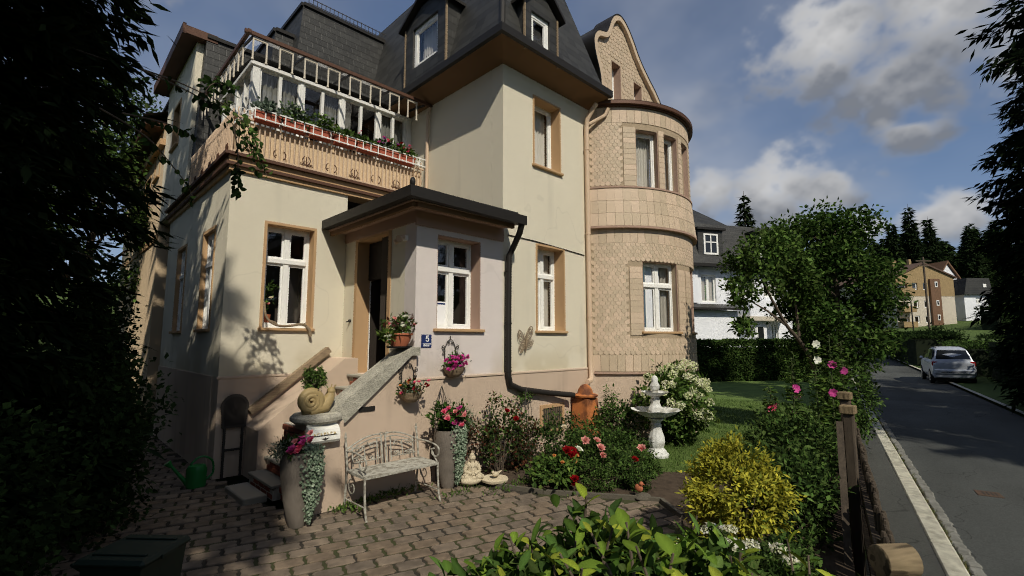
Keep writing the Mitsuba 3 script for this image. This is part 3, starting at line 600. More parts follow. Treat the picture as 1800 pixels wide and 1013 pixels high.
yC, xC = 8.16, 2.06; zc = 6.93; zi = 7.0
add(ver, 'canopy_edge', cat([bar((xC - .06, yC, zc + .02), (xM - .002, yC, zc + .02), .05, .06), bar((xC, yC - .05, zc + .02), (xC, 11.2, zc + .02), .05, .06)]), 'mat_copper')
pend = [2.14 + i * (xM - .16 - 2.14) / 16 for i in range(17)]
for i in range(0, 17, 4): add(ver, 'rafter', bar((pend[i], yC + .05, zc), (pend[i], yV - .1, zi + .03), .03, .035), 'mat_gutter')
for i in range(0, 16, 2):     # hanging frames along the canopy edge: a tie and two drops with knobs
    x0_, x1_ = pend[i], pend[i + 1]; y_ = yC + .02; zt_, zb_ = zc - .04, zc - .40
    add(ver, 'hanging_frame', cat([bar((x0_ - .012, y_, zt_), (x1_ + .012, y_, zt_), .024, .035), bar((x0_, y_, zt_ - .018), (x0_, y_, zb_), .022, .022), bar((x1_, y_, zt_ - .018), (x1_, y_, zb_), .022, .022), ball((x0_, y_, zb_), .024, 6), ball((x1_, y_, zb_), .024, 6)]), 'mat_pale_metal')
for i in range(6):
    y = 8.5 + i * .5; add(ver, 'hanging_frame', cat([bar((xC + .02, y, zc - .04), (xC + .02, y + .25, zc - .04), .024, .035), bar((xC + .02, y, zc - .058), (xC + .02, y, zc - .40), .022, .022), bar((xC + .02, y + .25, zc - .058), (xC + .02, y + .25, zc - .40), .022, .022)]), 'mat_pale_metal')
add(ver, 'canopy_pane', (np.array([[xC, yC, zc + .06], [xM, yC, zc + .06], [xM, yV, zi + .13], [xV, yV, zi + .13], [xV, 11.2, zi + .13], [xC, 11.2, zc + .06]]), np.array([[0, 1, 2], [0, 2, 3], [0, 3, 4], [0, 4, 5]])), 'mat_pane')
add(ver, 'veranda_roof', (np.array([[xV, yV + .1, zi + .14], [xM, yV + .1, zi + .14], [xM, 10.4, zi + .35], [xV, 10.4, zi + .35], [xV, 11.3, zi + .35], [xM, 11.3, zi + .35]]), np.array([[0, 1, 2], [0, 2, 3], [3, 2, 5], [3, 5, 4]])), 'mat_slate')
add(ver, 'corner_pipe', tube([(xM - .03, yC + .02, zc - .02), (xM - .06, yC + .06, zc - .15), (xM - .06, yC + .06, 4.3)], .035, 7), 'mat_beige_metal', 40)
# --- balustrade with upright bars in front of boards
bal = add(V, 'balustrade', cat([box(xT + .06, xM - .12, yT + .06, yT + .085, zB + .02, zB + .60), box(xT + .06, xT + .085, yT + .085, 11.3, zB + .02, zB + .60)]), 'mat_balustrade', label='beige balcony balustrade with upright bars')
zr = zB + .64
add(bal, 'rail', cat([bar((xT + .0, yT + .02, zB + .06), (xM - .1, yT + .02, zB + .06), .03, .025), bar((xT + .02, yT + .02, zB + .06), (xT + .02, 11.3, zB + .06), .03, .025)]), 'mat_beige_metal')
add(bal, 'rail', cat([bar((xT + .0, yT + .02, zr), (xM - .1, yT + .02, zr), .045, .03), bar((xT + .02, yT + .02, zr), (xT + .02, 11.3, zr), .045, .03)]), 'mat_beige_metal')
bd = mikit.ply(cat([bar((0, 0, 0), (0, 0, .66), .02, .02), ball((0, 0, .70), (.016, .016, .05), 6)]), 'mat_beige_metal')
for i in range(44): reuse(bal, 'bar', bd, T4().translate([xT + .05 + i * .0795, yT + .01, zB + .05]))
for i in range(34): reuse(bal, 'bar', bd, T4().translate([xT + .005, yT + .12 + i * .0895, zB + .05]))
def tulip(c):
    x, y, z = c; out = []
    for s in (-1, 1):
        out.append(tube([(x, y, z), (x + s * .05, y, z + .04), (x + s * .07, y, z + .1), (x + s * .03, y, z + .16)], .008, 5)); out.append(tube([(x + s * .09, y, z), (x + s * .10, y, z + .03), (x + s * .05, y, z + .02)], .007, 5))
    out += [tube([(x, y, z), (x, y, z + .15)], .008, 5), tube([(x - .11, y, z), (x + .11, y, z)], .008, 5)]; return cat(out)
def cring(c, r=.075): return cat([tube([(c[0] + s * (.03 + r * math.cos(a) * .9), c[1], c[2] + .08 + r * math.sin(a)) for a in np.linspace(-1.2, 1.2, 8)], .008, 5) for s in (-1, 1)])
for i, x in enumerate(np.linspace(2.22, 5.3, 8)):
    add(bal, 'ornament', tulip((x, yT - .005, zB + .10)) if i % 2 == 0 else cring((x, yT - .005, zB + .09)), 'mat_copper')
for i in range(5): add(bal, 'ornament', rotz(tulip((0, 0, 0)), PI / 2, (xT - .012, 8.6 + .55 * i, zB + .1)), 'mat_copper')
# holder above the balustrade for the flower boxes
zf = zr - .01
fb = [bar((xT + .25, yT - .12, z), (xM - .15, yT - .12, z), .016, .018) for z in (zf + .02, zf + .17)] + [bar((xT + .25 + i * .155, yT - .12, zf), (xT + .25 + i * .155, yT - .12, zf + .19), .016, .016) for i in range(21)]
fb += [tube([(x, yT + .02, zr), (x, yT - .06, zr + .05), (x, yT - .03, zr + .12), (x, yT - .13, zf)], .01, 5) for x in np.linspace(xT + .3, xM - .3, 9)]
fb += [tube([(xM - .5 + .1 * i + .05 * math.cos(a), yT + .0, zr + .1 + .05 * math.sin(a)) for a in np.linspace(0, 6.2, 10)], .008, 5) for i in range(4)]
fb += [tube([(xT + .1 + .1 * i + .05 * math.cos(a), yT + .0, zr + .1 + .05 * math.sin(a)) for a in np.linspace(0, 6.2, 10)], .008, 5) for i in range(4)]
add(bal, 'flower_box_holder', cat(fb), 'mat_white_frame')

# --- basement window
fB = Fr((0, yM - .027), (1, 0))
bw = add(V, 'basement_window', fB(cat([box(6.5, 6.56, -.03, .02, .36, .86), box(7.09, 7.15, -.03, .02, .36, .86), box(6.56, 7.09, -.03, .02, .80, .86), box(6.56, 7.09, -.03, .02, .36, .41)])), 'mat_surround')
add(bw, 'opening', fB(box(6.56, 7.09, -.012, .0, .41, .80)), 'mat_dark_room')  # flat dark plate stands for the unlit basement opening
add(bw, 'grille', fB(cat([tube([(6.62 + .06 * i, -.022, .41), (6.62 + .06 * i, -.022, .80)], .008, 5) for i in range(8)] + [tube([(6.62 + .06 * i, -.022, .47), (6.65 + .06 * i, -.024, .55), (6.62 + .06 * i, -.022, .63)], .007, 4) for i in range(7)])), 'mat_log')

# --- stairs with parapet, pier, cheek rail
st = add(V, 'entrance_stairs', box(2.27, xP - .03, 6.62, 7.58, 0, .12), 'mat_mortar', label='flight of stone steps with red brick risers')
rise = zP / 8; run = .20; bk = [mikit.ply(cbox(0, .035, 0, .20, 0, .062, .006), m) for m in ('mat_red_brick', 'mat_red_brick_dark')]
for k in range(8):
    x = 2.25 + k * run; z0 = k * rise
    if k: add(st, 'step_core', box(x + .045, x + run + .04 if k < 7 else xP - .03, 6.62, 7.58, z0 - .001 if k else .121, z0 + rise - .041), 'mat_mortar')
    else: add(st, 'step_core', box(x + .045, x + run + .04, 6.62, 7.58, .121, z0 + rise - .041), 'mat_mortar')
    add(st, 'tread', cbox(x, x + run + .06 if k < 7 else xP - .12, 6.62, 7.58, z0 + rise - .04, z0 + rise, .008), 'mat_stone_tread')
    for r in range(2):
        for i in range(9):
            y = 6.64 + i * .223 + (.1 if r else 0)
            if y < 7.38: reuse(st, 'brick', bk[int(rng.integers(2))], T4().translate([x + .016, y, z0 + .012 + .07 * r]))
pp = Polygon([(2.79, 0), (2.79, 1.02), (3.80, 1.80), (xP - .025, 1.80), (xP - .025, 0)])
par = add(V, 'stair_parapet', prism(pp, 5.86, 6.1), 'mat_plinth', label='sloping plaster parapet beside the steps')
cop = Polygon([(2.62, .965), (2.70, .965), (3.72, 1.80), (3.98, 1.80), (3.98, 1.92), (3.68, 1.92), (2.55, 1.06), (2.42, 1.06), (2.42, .965)])
add(par, 'coping', prism(Polygon([(2.62, 1.0), (2.80, 1.0), (3.74, 1.80), (3.872, 1.80), (3.872, 1.915), (3.70, 1.915), (2.58, 1.12)]), 5.80, 6.14), 'mat_granite', label='speckled grey stone coping')
add(par, 'vent_slot', box(3.0, 3.22, 5.845, 5.86, 1.10, 1.16), 'mat_gutter')
pier = add(V, 'stair_pier', box(2.33, 2.77, 5.78, 6.16, 0, 1.03), 'mat_plinth')
add(pier, 'cap', lathe([(0, 1.03), (.26, 1.03), (.30, 1.06), (.30, 1.10), (.26, 1.135), (0, 1.14)], 20, (2.50, 5.95, 0)), 'mat_granite', 30)
add(pier, 'brick_end', box(2.36, 3.0, 6.161, 6.60, 0, .96), 'mat_mortar')
for r in range(12):
    for i in range(4):
        y = 5.80 + i * .18 + (.06 if r % 2 else 0)
        reuse(pier, 'brick', bk[int(rng.integers(2))], T4().translate([2.32, y, .03 + r * .078]) @ T4().scale([1, .8, 1]))
add(V, 'stair_cheek', prism(Polygon([(2.36, 0), (2.36, .72), (2.44, .80), (3.62, 1.72), (xP - .03, 1.72), (xP - .03, 0)]), 7.59, yT - .03), 'mat_plinth')
add(V, 'cheek_rail', cat([bar((2.40, yT - .07, .93), (3.60, yT - .07, 1.86), .13, .10)]), 'mat_old_wood', label='weathered sloping wooden rail on the wall beside the steps')
add(V, 'wall_hook', cat([ball((3.86, 7.98, 2.35), .03, 6), rod((3.87, 7.98, 2.35), (3.8, 7.98, 2.33), .012)]), 'mat_iron')
# ------------------------------------------------------------------ ground: garden at z = 0, the street lower and rising gently away
SD = np.array([0.975, 0.222]); TD = np.array([-0.222, 0.975])      # along the street, and from the street towards the house
def st_xy(s, t): return SD * s + TD * t
def zroad(x): return -0.6 + 0.022 * x
def ground_h(x, y):
    s, t = x * SD[0] + y * SD[1], x * TD[0] + y * TD[1]
    zr_ = zroad(x); g = np.maximum(0, zr_)
    w = np.clip((t + 0.42) / 0.25, 0, 1); h = zr_ * (1 - w) + g * w
    right = np.clip((-t - 5.2) / 4, 0, 1); h = h + right * 0.25
    d = np.hypot(x, y); hill = np.clip(d - 62, 0, None); h = h + 0.085 * hill + 0.05 * np.clip(d - 110, 0, None)
    return np.where(x < 0, np.minimum(h, .0 * h + np.maximum(h, -.6)), h)
def garden_z(x, y): return float(ground_h(np.array(float(x)), np.array(float(y))))
gx = np.concatenate([np.arange(-150, -20, 10), np.arange(-20, 40, .5), np.arange(40, 120, 2), np.arange(120, 420, 10)])
gyv = np.concatenate([np.arange(-200, -30, 10), np.arange(-30, 20, .5), np.arange(20, 60, 2), np.arange(60, 320, 10)])
GX, GY = np.meshgrid(gx, gyv, indexing='ij'); GZ = ground_h(GX, GY) - 0.06 - 0.10 * ((GX < 60) & (GX > -15))
ii, jj = np.meshgrid(np.arange(len(gx) - 1), np.arange(len(gyv) - 1), indexing='ij'); A = (ii * len(gyv) + jj).ravel(); n_ = len(gyv)
struct('ground', (np.stack([GX, GY, GZ], -1).reshape(-1, 3), np.vstack([np.stack([A, A + n_, A + n_ + 1], 1), np.stack([A, A + n_ + 1, A + 1], 1)])), 'mat_meadow', True, label='grassy ground rising to a hill in the distance')
def strip(t0, t1, s0, s1, dz=0.0, n=40, z=None):
    s = np.linspace(s0, s1, n); a, b = [np.array([st_xy(q, t) for q in s]) for t in (t0, t1)]
    def hz(p):
        h = zroad(p[:, 0]) if z is None else np.full(len(p), z); d = np.hypot(p[:, 0], p[:, 1]); return h + 0.085 * np.clip(d - 62, 0, None) + .05 * np.clip(d - 110, 0, None)
    v = np.vstack([np.c_[a, hz(a) + dz], np.c_[b, hz(b) + dz]]); i = np.arange(n - 1)
    return v, np.vstack([np.stack([i, i + 1, i + n + 1], 1), np.stack([i, i + n + 1, i + n], 1)])
struct('road', strip(-4.62, -1.24, -14, 120, -.004, 140), 'mat_asphalt', label='narrow grey asphalt street')
struct('pavement', strip(-.92, -.05, -14, 60, .085, 60), 'mat_footway', label='grey asphalt footway beside the fence')
kerb = struct('kerb', strip(-1.095, -.885, -14, 120, .02, 100), 'mat_soil', label='pale stone kerb of the footway')
rng = np.random.default_rng(5)
SM = np.eye(4); SM[:2, 0] = SD; SM[:2, 1] = TD
def on_street(s, t, dz=0.0, tilt=True):
    x, y = st_xy(s, t); M = SM.copy(); M[:3, 3] = [x, y, zroad(x) + dz]; M[2, 0] = 0.022 * SD[0]; return T4(M)
kd = [mikit.ply(cbox(-.478, .478, -.10, .10, -.10, .105, .015), 'mat_kerb')]
for i in range(40): reuse(kerb, 'stone', kd[0], on_street(3.2 + i * .99, -.992, float(rng.normal(0, .002))))
gut = struct('gutter', strip(-1.25, -1.06, -14, 60, -.02, 60), 'mat_soil', label='cobbled gutter along the kerb')
cd = [mikit.ply(cbox(-.046, .046, -.062, .062, -.05, .012 + .006 * k, .016), 'mat_cobble') for k in range(3)]
for i in range(150):
    for r in range(1): reuse(gut, 'cobble', cd[int(rng.integers(3))], on_street(4.4 + i * .107 + rng.normal(0, .006), -1.205 + rng.normal(0, .008), float(rng.normal(0, .004))) @ T4().rotate([0, 0, 1], float(rng.normal(0, 7))))
struct('far_kerb', cat([shift((strip(-4.76, -4.62, -14, 90, .09, 60)), (0, 0, 0)), strip(-4.63, -4.625, -14, 90, .09, 60)]), 'mat_kerb', label='kerb on the far side of the street')
struct('verge', strip(-7.2, -4.76, -14, 90, .07, 60), 'mat_meadow', label='shaded grass verge across the street')
# garden sheets
patio_poly = Polygon([(-6, -1.0), (1.6, .4), (2.6, 1.2), (5.4, 2.75), (5.75, 3.2), (5.55, 3.55), (4.95, 4.45), (4.7, 5.1), (4.6, 5.55), (4.55, 5.86), (2.2, 6.3), (2.0, 8.26), (1.97, 13), (-6, 13)])
patio = struct('patio', slab(patio_poly, -.12, -.007), 'mat_joint_sand', label='reddish grey concrete block paving in front of the stairs')
bed_poly = Polygon([(4.6, 5.55), (4.7, 5.1), (4.95, 4.45), (5.55, 3.55), (5.75, 3.2), (5.4, 2.75), (2.6, 1.2), (1.6, .4), (-1, -.2), tuple(st_xy(-1, -.10)), tuple(st_xy(15, -.10)), (14.6, 3.4), (9, 3.2), (7.2, 3.6), (6.6, 4.3), (7.4, 5.2), (9, 5.4), (9, 6), (4.6, 6)])
struct('flower_bed', slab(bed_poly, -.75, .02), 'mat_soil', label='dark soil of the flower bed')
lawn_poly = Polygon([(6.4, 4.2), (7.2, 3.5), (9, 3.1), (14, 3.1), (27, 6.0), (27, 26), (8, 26), (8, 5.2)])
struct('lawn', slab(lawn_poly, -.2, .012), 'mat_lawn', label='mown green lawn beside the bay')
# pavers
ang = math.radians(-15); pu, pv_ = np.array([math.cos(ang), math.sin(ang)]), np.array([-math.sin(ang), math.cos(ang)])
PW, PH = .27, .188
def paver_mesh(h):
    w, d = PW / 2 - .011, PH / 2 - .0155; c = .022
    out = Polygon([(-w + c, -d), (w - c, -d), (w, -d + c), (w - .012, 0), (w, d - c), (w - c, d), (-w + c, d), (-w, d - c), (-w + .012, 0), (-w, -d + c)])
    o = np.array(out.exterior.coords)[:-1]; n = len(o); k = .965
    v = np.vstack([np.c_[o, np.full(n, -.05)], np.c_[o, np.full(n, h - .007)], np.c_[o * [k, .94], np.full(n, h)]]); i = np.arange(n); j = (i + 1) % n
    f = [np.stack([a * n + i, a * n + j, (a + 1) * n + j], 1) for a in (0, 1)] + [np.stack([a * n + i, (a + 1) * n + j, (a + 1) * n + i], 1) for a in (0, 1)]
    f.append(np.stack([np.full(n - 2, 2 * n), 2 * n + i[1:-1], 2 * n + i[2:]], 1)); return v, np.vstack(f)
pmv = [paver_mesh(h) for h in (.0, .004, .008)]
pd = [[mikit.ply(m, f'mat_paver_{k}') for k in range(4)] for m in pmv]
cells = []
for a in range(-60, 60):
    for b in range(-70, 70):
        p = pu * (a + .5 * (b % 2)) * PW + pv_ * b * PH + np.array([3.0, 4.0])
        if patio_poly.buffer(-.06).contains(Point(*p)):
            cells.append((np.hypot(*p) if p[0] > 1.1 or p[1] < 5.5 else 50 + np.hypot(*p), p))
cells.sort(key=lambda c: c[0])
vis = [c for c in cells if 3.3 < c[0] < 50]; hid = [c for c in cells if not 3.3 < c[0] < 50]
rest = [[] for _ in range(4)]
for i, (_, p) in enumerate(vis + hid):
    k, hh = int(rng.integers(4)), int(rng.integers(3)); a = ang + rng.normal(0, .012); q = p + rng.normal(0, .003, 2)
    if i < 300: reuse(patio, 'paver', pd[hh][k], T4().translate([q[0], q[1], 0.0]) @ T4().rotate([0, 0, 1], math.degrees(a)))
    else: rest[k].append(rotz(pmv[hh], a, (q[0], q[1], 0.0)))
for k in range(4): add(patio, 'distant_pavers', cat(rest[k]), f'mat_paver_{k}', stuff=True)
add(patio, 'edging', cat([bar((*a, .015), (*b, .015), .05, .06) for a, b in zip(list(patio_poly.exterior.coords)[3:8], list(patio_poly.exterior.coords)[4:9])]), 'mat_old_stone')
# ------------------------------------------------------------------ leaves
def leaves(P, D, N, L, W, col, fold=0.12, fine=False):
    """one mesh of leaf blades: base P, direction D, normal N, length, width, colour per leaf"""
    n = len(P); D = D / (np.linalg.norm(D, axis=1, keepdims=True) + 1e-9); S = np.cross(D, N); S /= np.linalg.norm(S, axis=1, keepdims=True) + 1e-9; N = np.cross(S, D)
    L = np.broadcast_to(np.asarray(L, float), (n,))[:, None]; W = np.broadcast_to(np.asarray(W, float), (n,))[:, None]
    if fine:
        rows = [(.22, .72), (.5, 1.0), (.78, .68)]; vs = [P]
        for t, w in rows:
            bend = -0.22 * t * t
            for s in (-1, 0, 1): vs.append(P + D * L * t + S * W * .5 * w * s + N * (L * bend + (W * fold * 1.6 * w if s else 0)))
        vs.append(P + D * L * .98 - N * L * .2)
        F = [[0, 1, 2], [0, 2, 3], [1, 4, 5], [1, 5, 2], [2, 5, 6], [2, 6, 3], [4, 7, 8], [4, 8, 5], [5, 8, 9], [5, 9, 6], [7, 10, 8], [8, 10, 9]]
    else:
        vs = [P, P + D * L * .45 + S * W * .5 + N * W * fold, P + D * L, P + D * L * .45 - S * W * .5 + N * W * fold]; F = [[0, 1, 2], [0, 2, 3]]
    k = len(vs); V = np.stack(vs, 1).reshape(-1, 3); F = (np.arange(n)[:, None, None] * k + np.array(F)[None]).reshape(-1, 3)
    return (V, F), np.clip(np.repeat(np.asarray(col, float), k, 0) * (np.tile([1.1, .92, 1.28, .85, .9, 1.25, .82, .88, 1.2, .8, .95], n)[:, None] if fine else 1.0), .003, .95)
def pick(rng, n, pal, var=.25):
    pal = np.asarray(pal, float); c = pal[rng.integers(len(pal), size=n)]; return np.clip(c * (1 + rng.normal(0, var, (n, 1))), .004, .95)
def unit(rng, n):
    v = rng.normal(size=(n, 3)); return v / np.linalg.norm(v, axis=1, keepdims=True)
def catc(ms):
    m = cat([a for a, _ in ms]); return m, np.vstack([c for _, c in ms])
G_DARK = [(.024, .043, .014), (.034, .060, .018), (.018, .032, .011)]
G_MID = [(.052, .102, .023), (.078, .142, .033), (.038, .070, .019), (.098, .158, .042), (.066, .098, .028)]
G_BRIGHT = [(.095, .16, .032), (.07, .125, .026), (.12, .175, .038)]  # lightest leaf greens, mixed in at random
G_GREY = [(.15, .20, .15), (.20, .25, .19), (.11, .15, .11)]
G_RED = [(.07, .025, .015), (.05, .04, .015), (.04, .055, .02), (.09, .035, .02)]
def cloud(rng, c, rad, n, L, W, pal, k=30, spread=.16, hollow=.55, up=.25, flat_bottom=None, fine=False, fold=.12, var=.25, var_clump=.18):
    """leaves in k clumps spread through an ellipsoid's outer part, with gaps between the clumps"""
    c, rad = np.asarray(c, float), np.broadcast_to(np.asarray(rad, float), (3,))
    u = unit(rng, k); r = rng.uniform(hollow, 1.0, (k, 1)) ** .8; cc = u * r
    if flat_bottom is not None: cc[:, 2] = np.maximum(cc[:, 2], flat_bottom + .1 * rng.random(k))
    w = rng.integers(k, size=n); q = cc[w] + rng.normal(0, spread, (n, 3)); P = c + q * rad
    out = q / (np.linalg.norm(q, axis=1, keepdims=True) + 1e-6)
    D = out * .6 + unit(rng, n) * .8 + [0, 0, up * .5 - .12]; N = out * .5 + unit(rng, n) * .55 + [0, 0, .55]
    tone = 1 + rng.normal(0, var_clump, k)
    return leaves(P, D, N, L * rng.uniform(.5, 1.35, n), W * rng.uniform(.6, 1.3, n), np.clip(pick(rng, n, pal, var) * tone[w][:, None], .004, .9), fold, fine)
def twigs(rng, base, c, rad, n, r0=.012, sides=4):
    out = []; base, c, rad = np.asarray(base, float), np.asarray(c, float), np.broadcast_to(np.asarray(rad, float), (3,))
    for _ in range(n):
        e = c + unit(rng, 1)[0] * rad * rng.uniform(.4, .9); m = (base + e) / 2 + rng.normal(0, .08, 3) * rad; b = base + rng.normal(0, .05, 3) * [1, 1, 0]
        out.append(tube([b, m, e], [r0, r0 * .7, r0 * .3], sides))
    return cat(out)
def rose(c, r, rng, pal, petals=22):
    """a cupped flower of petals in rings round the centre, facing c's outward side (up and south-west)"""
    ax = np.array([-.35, -.55, .75]) + rng.normal(0, .2, 3); ax /= np.linalg.norm(ax); a = np.cross(ax, [1, .2, 0]); a /= np.linalg.norm(a); b = np.cross(ax, a)
    P, D, N, L = [], [], [], []
    for i in range(petals):
        t = i / petals; th = i * 2.4; tilt = .15 + 1.0 * t; rad = a * math.cos(th) + b * math.sin(th)
        P.append(np.asarray(c) + rad * r * .12 * t); d = ax * math.cos(tilt) + rad * math.sin(tilt); D.append(d); N.append(ax * math.sin(tilt) - rad * math.cos(tilt)); L.append(r * (.75 + .35 * t))
    return leaves(np.array(P), np.array(D), np.array(N), np.array(L), np.array(L) * 1.0, pick(rng, petals, pal, .12), .22)
RED = [(.30, .008, .012), (.22, .006, .01)]; PINK = [(.72, .32, .30), (.8, .42, .36)]; MAG = [(.55, .06, .28), (.65, .10, .35)]; ROSE = [(.72, .10, .20), (.8, .2, .3)]; CREAM = [(.75, .70, .5), (.8, .72, .6)]; ORANGE = [(.7, .28, .08), (.75, .4, .15)]; WHITE = [(.8, .8, .72), (.74, .76, .62)]
def bush(name, label, cat_, seed, base, c, rad, n, L, W, pal, group=None, flowers=(), k=40, stems=10, mat='mat_leaf', spread=.16, hollow=.5, fr_=.05, fine=False, up=.25, flat_bottom=-.8, var=.25, fold=.12):
    rng = np.random.default_rng(seed); t = thing(name, label, cat_, group)
    m, col = cloud(rng, c, rad, n, L, W, pal, k, spread, hollow, up, flat_bottom, fine, fold, var); add(t, 'foliage', m, mat, color=col)
    if stems: add(t, 'stems', twigs(rng, base, c, rad, stems), 'mat_bark')
    for fl in flowers:
        m, col = rose(fl[0], (fl[2] if len(fl) > 2 else fr_) * rng.uniform(.85, 1.15), rng, fl[1], 30); add(t, 'flower', m, 'mat_petal', color=col)
    return t
def tree_skeleton(rng, base, height, r0, n_limb, spread, lean=(0, 0), start=.3, up=.8):
    base = np.asarray(base, float); top = base + [lean[0], lean[1], height]; ts = np.linspace(0, 1, 8)
    tr = base + (top - base) * ts[:, None] + np.c_[rng.normal(0, .03 * height ** .5, (8, 2)) * ts[:, None], np.zeros(8)]
    ms, tips = [tube(tr, r0 * (1 - .85 * ts), 9)], []
    for i in range(n_limb):
        t = start + (1 - start) * (i + rng.random() * .6) / n_limb; k = t * 7; a = int(min(k, 6)); p = tr[a] + (tr[a + 1] - tr[a]) * (k - a)
        th = i * 2.4 + rng.normal(0, .3); d = np.array([math.cos(th), math.sin(th), up * rng.uniform(.6, 1.3)]); ln = spread * (1.05 - .5 * t) * rng.uniform(.75, 1.15)
        e = p + d / np.linalg.norm(d) * ln; m = (p + e) / 2 + rng.normal(0, .06, 3) * ln + [0, 0, .08 * ln]; rr = r0 * (1 - .75 * t) * .55
        ms.append(tube([p, m, e], [rr, rr * .6, rr * .2], 6)); tips.append(e)
        for _ in range(3):
            e2 = m + (e - m) * rng.uniform(0, .8); d2 = d + unit(rng, 1)[0] * 1.1; e3 = e2 + d2 / np.linalg.norm(d2) * ln * .45
            ms.append(tube([e2, (e2 + e3) / 2 + rng.normal(0, .03, 3) * ln, e3], [rr * .4, rr * .25, rr * .1], 5)); tips.append(e3)
    return cat(ms), np.array(tips)
def leafy_tree(name, label, seed, base, height, r0, limbs, spread, n, L, W, pal, clump=.45, lean=(0, 0), start=.3, up=.8, group=None, mat='mat_leaf', cat_='tree'):
    rng = np.random.default_rng(seed); t = thing(name, label, cat_, group); sk, tips = tree_skeleton(rng, base, height, r0, limbs, spread, lean, start, up); add(t, 'trunk', sk, 'mat_bark', 40)
    w = rng.integers(len(tips), size=n); q = unit(rng, n) * (rng.random((n, 1)) ** .5) * 1.75 * [clump, clump, clump * .75]; P = tips[w] + q
    D = unit(rng, n) + q / clump * .3 + [0, 0, -.25]; N = unit(rng, n) * .7 + [0, 0, .8]; tone = 1 + rng.normal(0, .2, len(tips))
    m, col = leaves(P, D, N, L * rng.uniform(.6, 1.25, n), W * rng.uniform(.7, 1.2, n), np.clip(pick(rng, n, pal) * tone[w][:, None], .004, .9)); add(t, 'crown', m, mat, color=col)
    return t
def spruce(name, label, seed, base, height, rad, n_whorl, n_leaf, L, pal=G_DARK, group=None, droop=.35, power=.8, W=.22, f0=.05, prof=None):
    """trunk with whorls of drooping boughs that carry narrow sprays"""
    rng = np.random.default_rng(seed); t = thing(name, label, 'conifer', group); base = np.asarray(base, float)
    ms = [tube([base, base + [0, 0, height]], [rad * .09, .02], 8)]; B0, B1, RR = [], [], []
    for i in range(n_whorl):
        f = f0 + (.98 - f0) * (i + .5) / n_whorl; z = f * height; R = rad * ((1 - f) ** power if prof is None else float(np.interp(f, *prof))) * rng.uniform(.8, 1.1); m = max(5, int(9 * (1 - f) + 4))
        for j in range(m):
            th = (j + rng.random()) * 2 * PI / m; r = R * rng.uniform(.7, 1.12); a = base + [0, 0, z]; b = a + [r * math.cos(th), r * math.sin(th), -r * droop * rng.uniform(.5, 1.3)]
            B0.append(a); B1.append(b); RR.append(r)
            if i % 2 == 0: ms.append(tube([a, b], [.012 * height / 8, .004], 4, False))
    B0, B1, RR = np.array(B0), np.array(B1), np.array(RR); add(t, 'trunk', cat(ms), 'mat_bark')
    p = RR / RR.sum(); w = rng.choice(len(RR), n_leaf, p=p); u = rng.uniform(.12, 1, n_leaf) ** .7; ax = B1[w] - B0[w]
    P = B0[w] + ax * u[:, None] + rng.normal(0, 1, (n_leaf, 3)) * (RR[w] * .055 + .02)[:, None] * [1, 1, .6]
    D = ax / (np.linalg.norm(ax, axis=1, keepdims=True) + 1e-6) + unit(rng, n_leaf) * .75 + [0, 0, -.35]; N = unit(rng, n_leaf) * .6 + [0, 0, 1]
    m, col = leaves(P, D, N, L * rng.uniform(.6, 1.3, n_leaf), L * W * rng.uniform(.7, 1.3, n_leaf), pick(rng, n_leaf, pal, .3)); add(t, 'crown', m, 'mat_leaf_dull', color=col)
    return t
def pot_plant(parent, seed, c, rad, n, L, W, pal, flowers, fr_=.03, name='foliage', k=18):
    rng = np.random.default_rng(seed); m, col = cloud(rng, c, rad, n, L, W, pal, k, .22, .2, .4, -.6); add(parent, name, m, 'mat_leaf', color=col)
    if flowers:
        out = []
        for p, pal_ in flowers:
            m, col = rose(p, fr_ * rng.uniform(.8, 1.2), rng, pal_, 12); add(parent, 'flower', m, 'mat_petal', color=col)
def spots(seed, c, rad, n, pal, zmin=.1):
    r = np.random.default_rng(seed); u = unit(r, n * 4); u = u[(u[:, 2] > zmin - .3) & (u @ np.array([-.5, -.6, .5]) > .1)][:n]; return [(np.asarray(c) + x * rad, pal) for x in u]
# ------------------------------------------------------------------ things at the front of the house
rng = np.random.default_rng(21)
def spiral(c, r0, r1, turns, n=26, plane='xz', flip=1, a0=0):
    a = np.linspace(0, turns * 2 * PI, n); r = np.linspace(r0, r1, n); x, z = r * np.cos(a * flip + a0), r * np.sin(a * flip + a0)
    return np.array([[c[0] + (x_ if plane == 'xz' else 0), c[1] + (0 if plane == 'xz' else x_), c[2] + z_] for x_, z_ in zip(x, z)])
